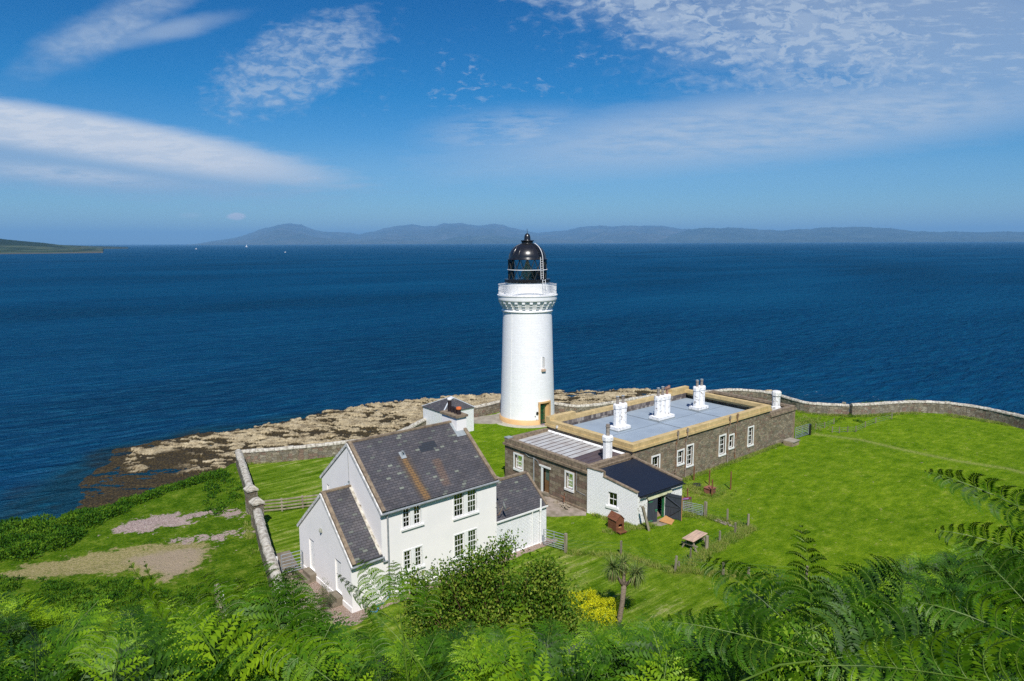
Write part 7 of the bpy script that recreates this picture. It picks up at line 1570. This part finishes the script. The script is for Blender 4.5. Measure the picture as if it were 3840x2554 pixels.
# the fronds that stand out one by one
def hero(base_px, tip_px, dist, label, tone=0.45, K=0, tilt=None, face=0.0, wscale=1.0, stipe_from=None):
    tip = atd(*tip_px, dist); b = atd(*base_px, dist*1.0); L = (tip-b).length
    V, T, S = HERO[K]; end = Vector(S[0][0][-1]); d = tip-b; sc = d.length/end.length
    # turn the chord of the frond onto base -> tip; 'face' rolls the leaf plane about the chord (0 = face on to the camera)
    e1 = end.normalized(); d1 = d.normalized(); view = (b+tip)/2-Vector((0, 0, CAM_H)); view.normalize()
    side_ = d1.cross(view).normalized(); nrm = side_.cross(d1).normalized()
    A = Matrix((Vector((1, 0, 0)), e1, Vector((1, 0, 0)).cross(e1))).transposed(); c, s = math.cos(face), math.sin(face); sd = side_*c+nrm*s
    B = Matrix((sd*wscale, d1, sd.cross(d1).normalized()*1.0)).transposed(); Mx = (B @ A.inverted()).to_4x4(); X = Matrix.Translation(b) @ Mx @ Matrix.Diagonal((sc, sc, sc, 1))
    t = thing('bracken_frond', label, 'fern', b, 'tall bracken fronds standing clear of the rest'); lv = Leaves(); Am = np.array(X); lv.V.append(V @ Am[:3, :3].T+Am[:3, 3]); lv.T.append(np.repeat(np.clip(T+tone, 0, 1), 4)); lv.build('leaflets', M['bracken'], t)
    mb = MB(); stalks(S, mb, X, sc*1.15); g = Vector((b.x, b.y, tz(b.x, b.y)-0.1)); d0 = (X.to_3x3() @ Vector(S[0][0][1]-S[0][0][0])).normalized(); q1 = b-d0*0.22; mb.tube([Vector((q1.x, q1.y, g.z-0.2)), Vector((q1.x, q1.y, (g.z+q1.z)/2-0.1)), q1-d0*0.05-Vector((0, 0, 0.06)), q1+d0*0.12, b], [0.006*sc**0.5]*4+[0.0045*sc**0.5], 6); mb.build('stalk', M['fern_stem'], t, uv=False); return t
hero((1500, 2400), (1268, 2155), 3.2, 'thin arching bracken frond with a dark curled tip crossing the cottage corner', 0.22, 1, wscale=0.25)
hero((1470, 2310), (1350, 2105), 3.3, 'pale bracken frond before the porch roof corner', 0.5, 0, wscale=0.8)
hero((1500, 2300), (1475, 2108), 3.2, 'pale bracken frond before the lower cottage windows', 0.5, 2, wscale=0.8)
hero((1570, 2360), (1625, 2135), 3.4, 'feathery bracken frond left of the big leafy shrub', 0.30, 4, wscale=0.8)
hero((1960, 2500), (1945, 2265), 2.8, 'yellow green bracken frond rising in front of the leafy shrub', 0.65, 4, wscale=0.7)
hero((3045, 2420), (3008, 1985), 2.6, 'tall dark bracken frond standing up against the grass field', 0.12, 4, face=0.5, wscale=0.75)
hero((3000, 2380), (2640, 2105), 2.5, 'dark bracken frond sweeping left below the fence', 0.10, 1, face=0.3)
hero((3040, 2360), (3370, 2120), 2.6, 'dark bracken frond sweeping right toward the field', 0.10, 3, face=0.3)
hero((3020, 2450), (2500, 2330), 2.3, 'broad bracken frond spreading low over the bottom of the slope', 0.14, 0, face=0.25, wscale=0.7)
hero((3040, 2480), (3560, 2330), 2.3, 'broad dark bracken frond with drooping side leaves', 0.12, 3, face=0.3)
hero((4000, 1990), (3480, 1770), 2.1, 'bracken frond with curled tips reaching in over the grass field', 0.22, 3, face=0.2, wscale=0.5)
hero((4020, 2150), (3520, 1990), 2.3, 'bracken frond with dark drooping leaves over the field edge', 0.16, 1, face=0.35, wscale=0.9)
hero((3900, 2320), (3600, 2020), 1.8, 'upright bracken frond among the ferns by the picture edge', 0.25, 2, face=0.3)
hero((3950, 2620), (3050, 2500), 1.5, 'bright blurred bracken frond low in the corner', 0.45, 1, face=0.3, wscale=0.8)
hero((3980, 2480), (3450, 2260), 1.6, 'light green bracken frond close to the lens', 0.40, 3, face=0.3, wscale=0.9)
hero((700, 2480), (490, 2115), 3.0, 'thin bracken shoot with an uncurled tip over the trodden earth', 0.55, 4, wscale=0.28)
hero((640, 2420), (545, 2115), 3.05, 'second thin bracken shoot with a small curled head', 0.50, 4, wscale=0.22)
hero((900, 2430), (760, 2160), 3.4, 'grey green bracken frond beside the foot of the wall', 0.35, 0, wscale=0.8)
hero((1080, 2420), (975, 2110), 3.4, 'grey green bracken frond covering the end of the boundary wall', 0.33, 2, wscale=0.8)
for bx_, by_, tx_, ty_, dd_, tn_, kk_, lb_ in ((1000, 2420, 890, 2170, 3.6, 0.28, 1, 'drooping bracken frond half hiding the weathered pole'), (1120, 2440, 1085, 2130, 3.3, 0.30, 3, 'bracken frond with folded leaflets next to the porch gate'), (1180, 2470, 1190, 2230, 3.0, 0.22, 2, 'darker bracken frond above the porch path'), (1010, 2500, 820, 2290, 3.0, 0.36, 0, 'bracken frond spread across the base of the weathered pole'), (1420, 2520, 1370, 2300, 3.0, 0.33, 2, 'bracken frond crossing the shingle at the cottage foot'), (760, 2480, 640, 2240, 3.6, 0.34, 1, 'mid green bracken frond below the trodden earth')):
    hero((bx_, by_), (tx_, ty_), dd_, lb_, tn_, kk_, wscale=0.75)
hero((850, 2480), (800, 2140), 3.5, 'upright bracken frond standing right before the weathered pole', 0.3, 4, wscale=0.9)
hero((1250, 2560), (960, 2380), 2.4, 'bright bracken frond with combed side leaves above the pole', 0.50, 1, face=0.2)
hero((300, 2560), (420, 2330), 2.6, 'soft yellow green bracken frond low in the left corner', 0.5, 0, face=0.2)
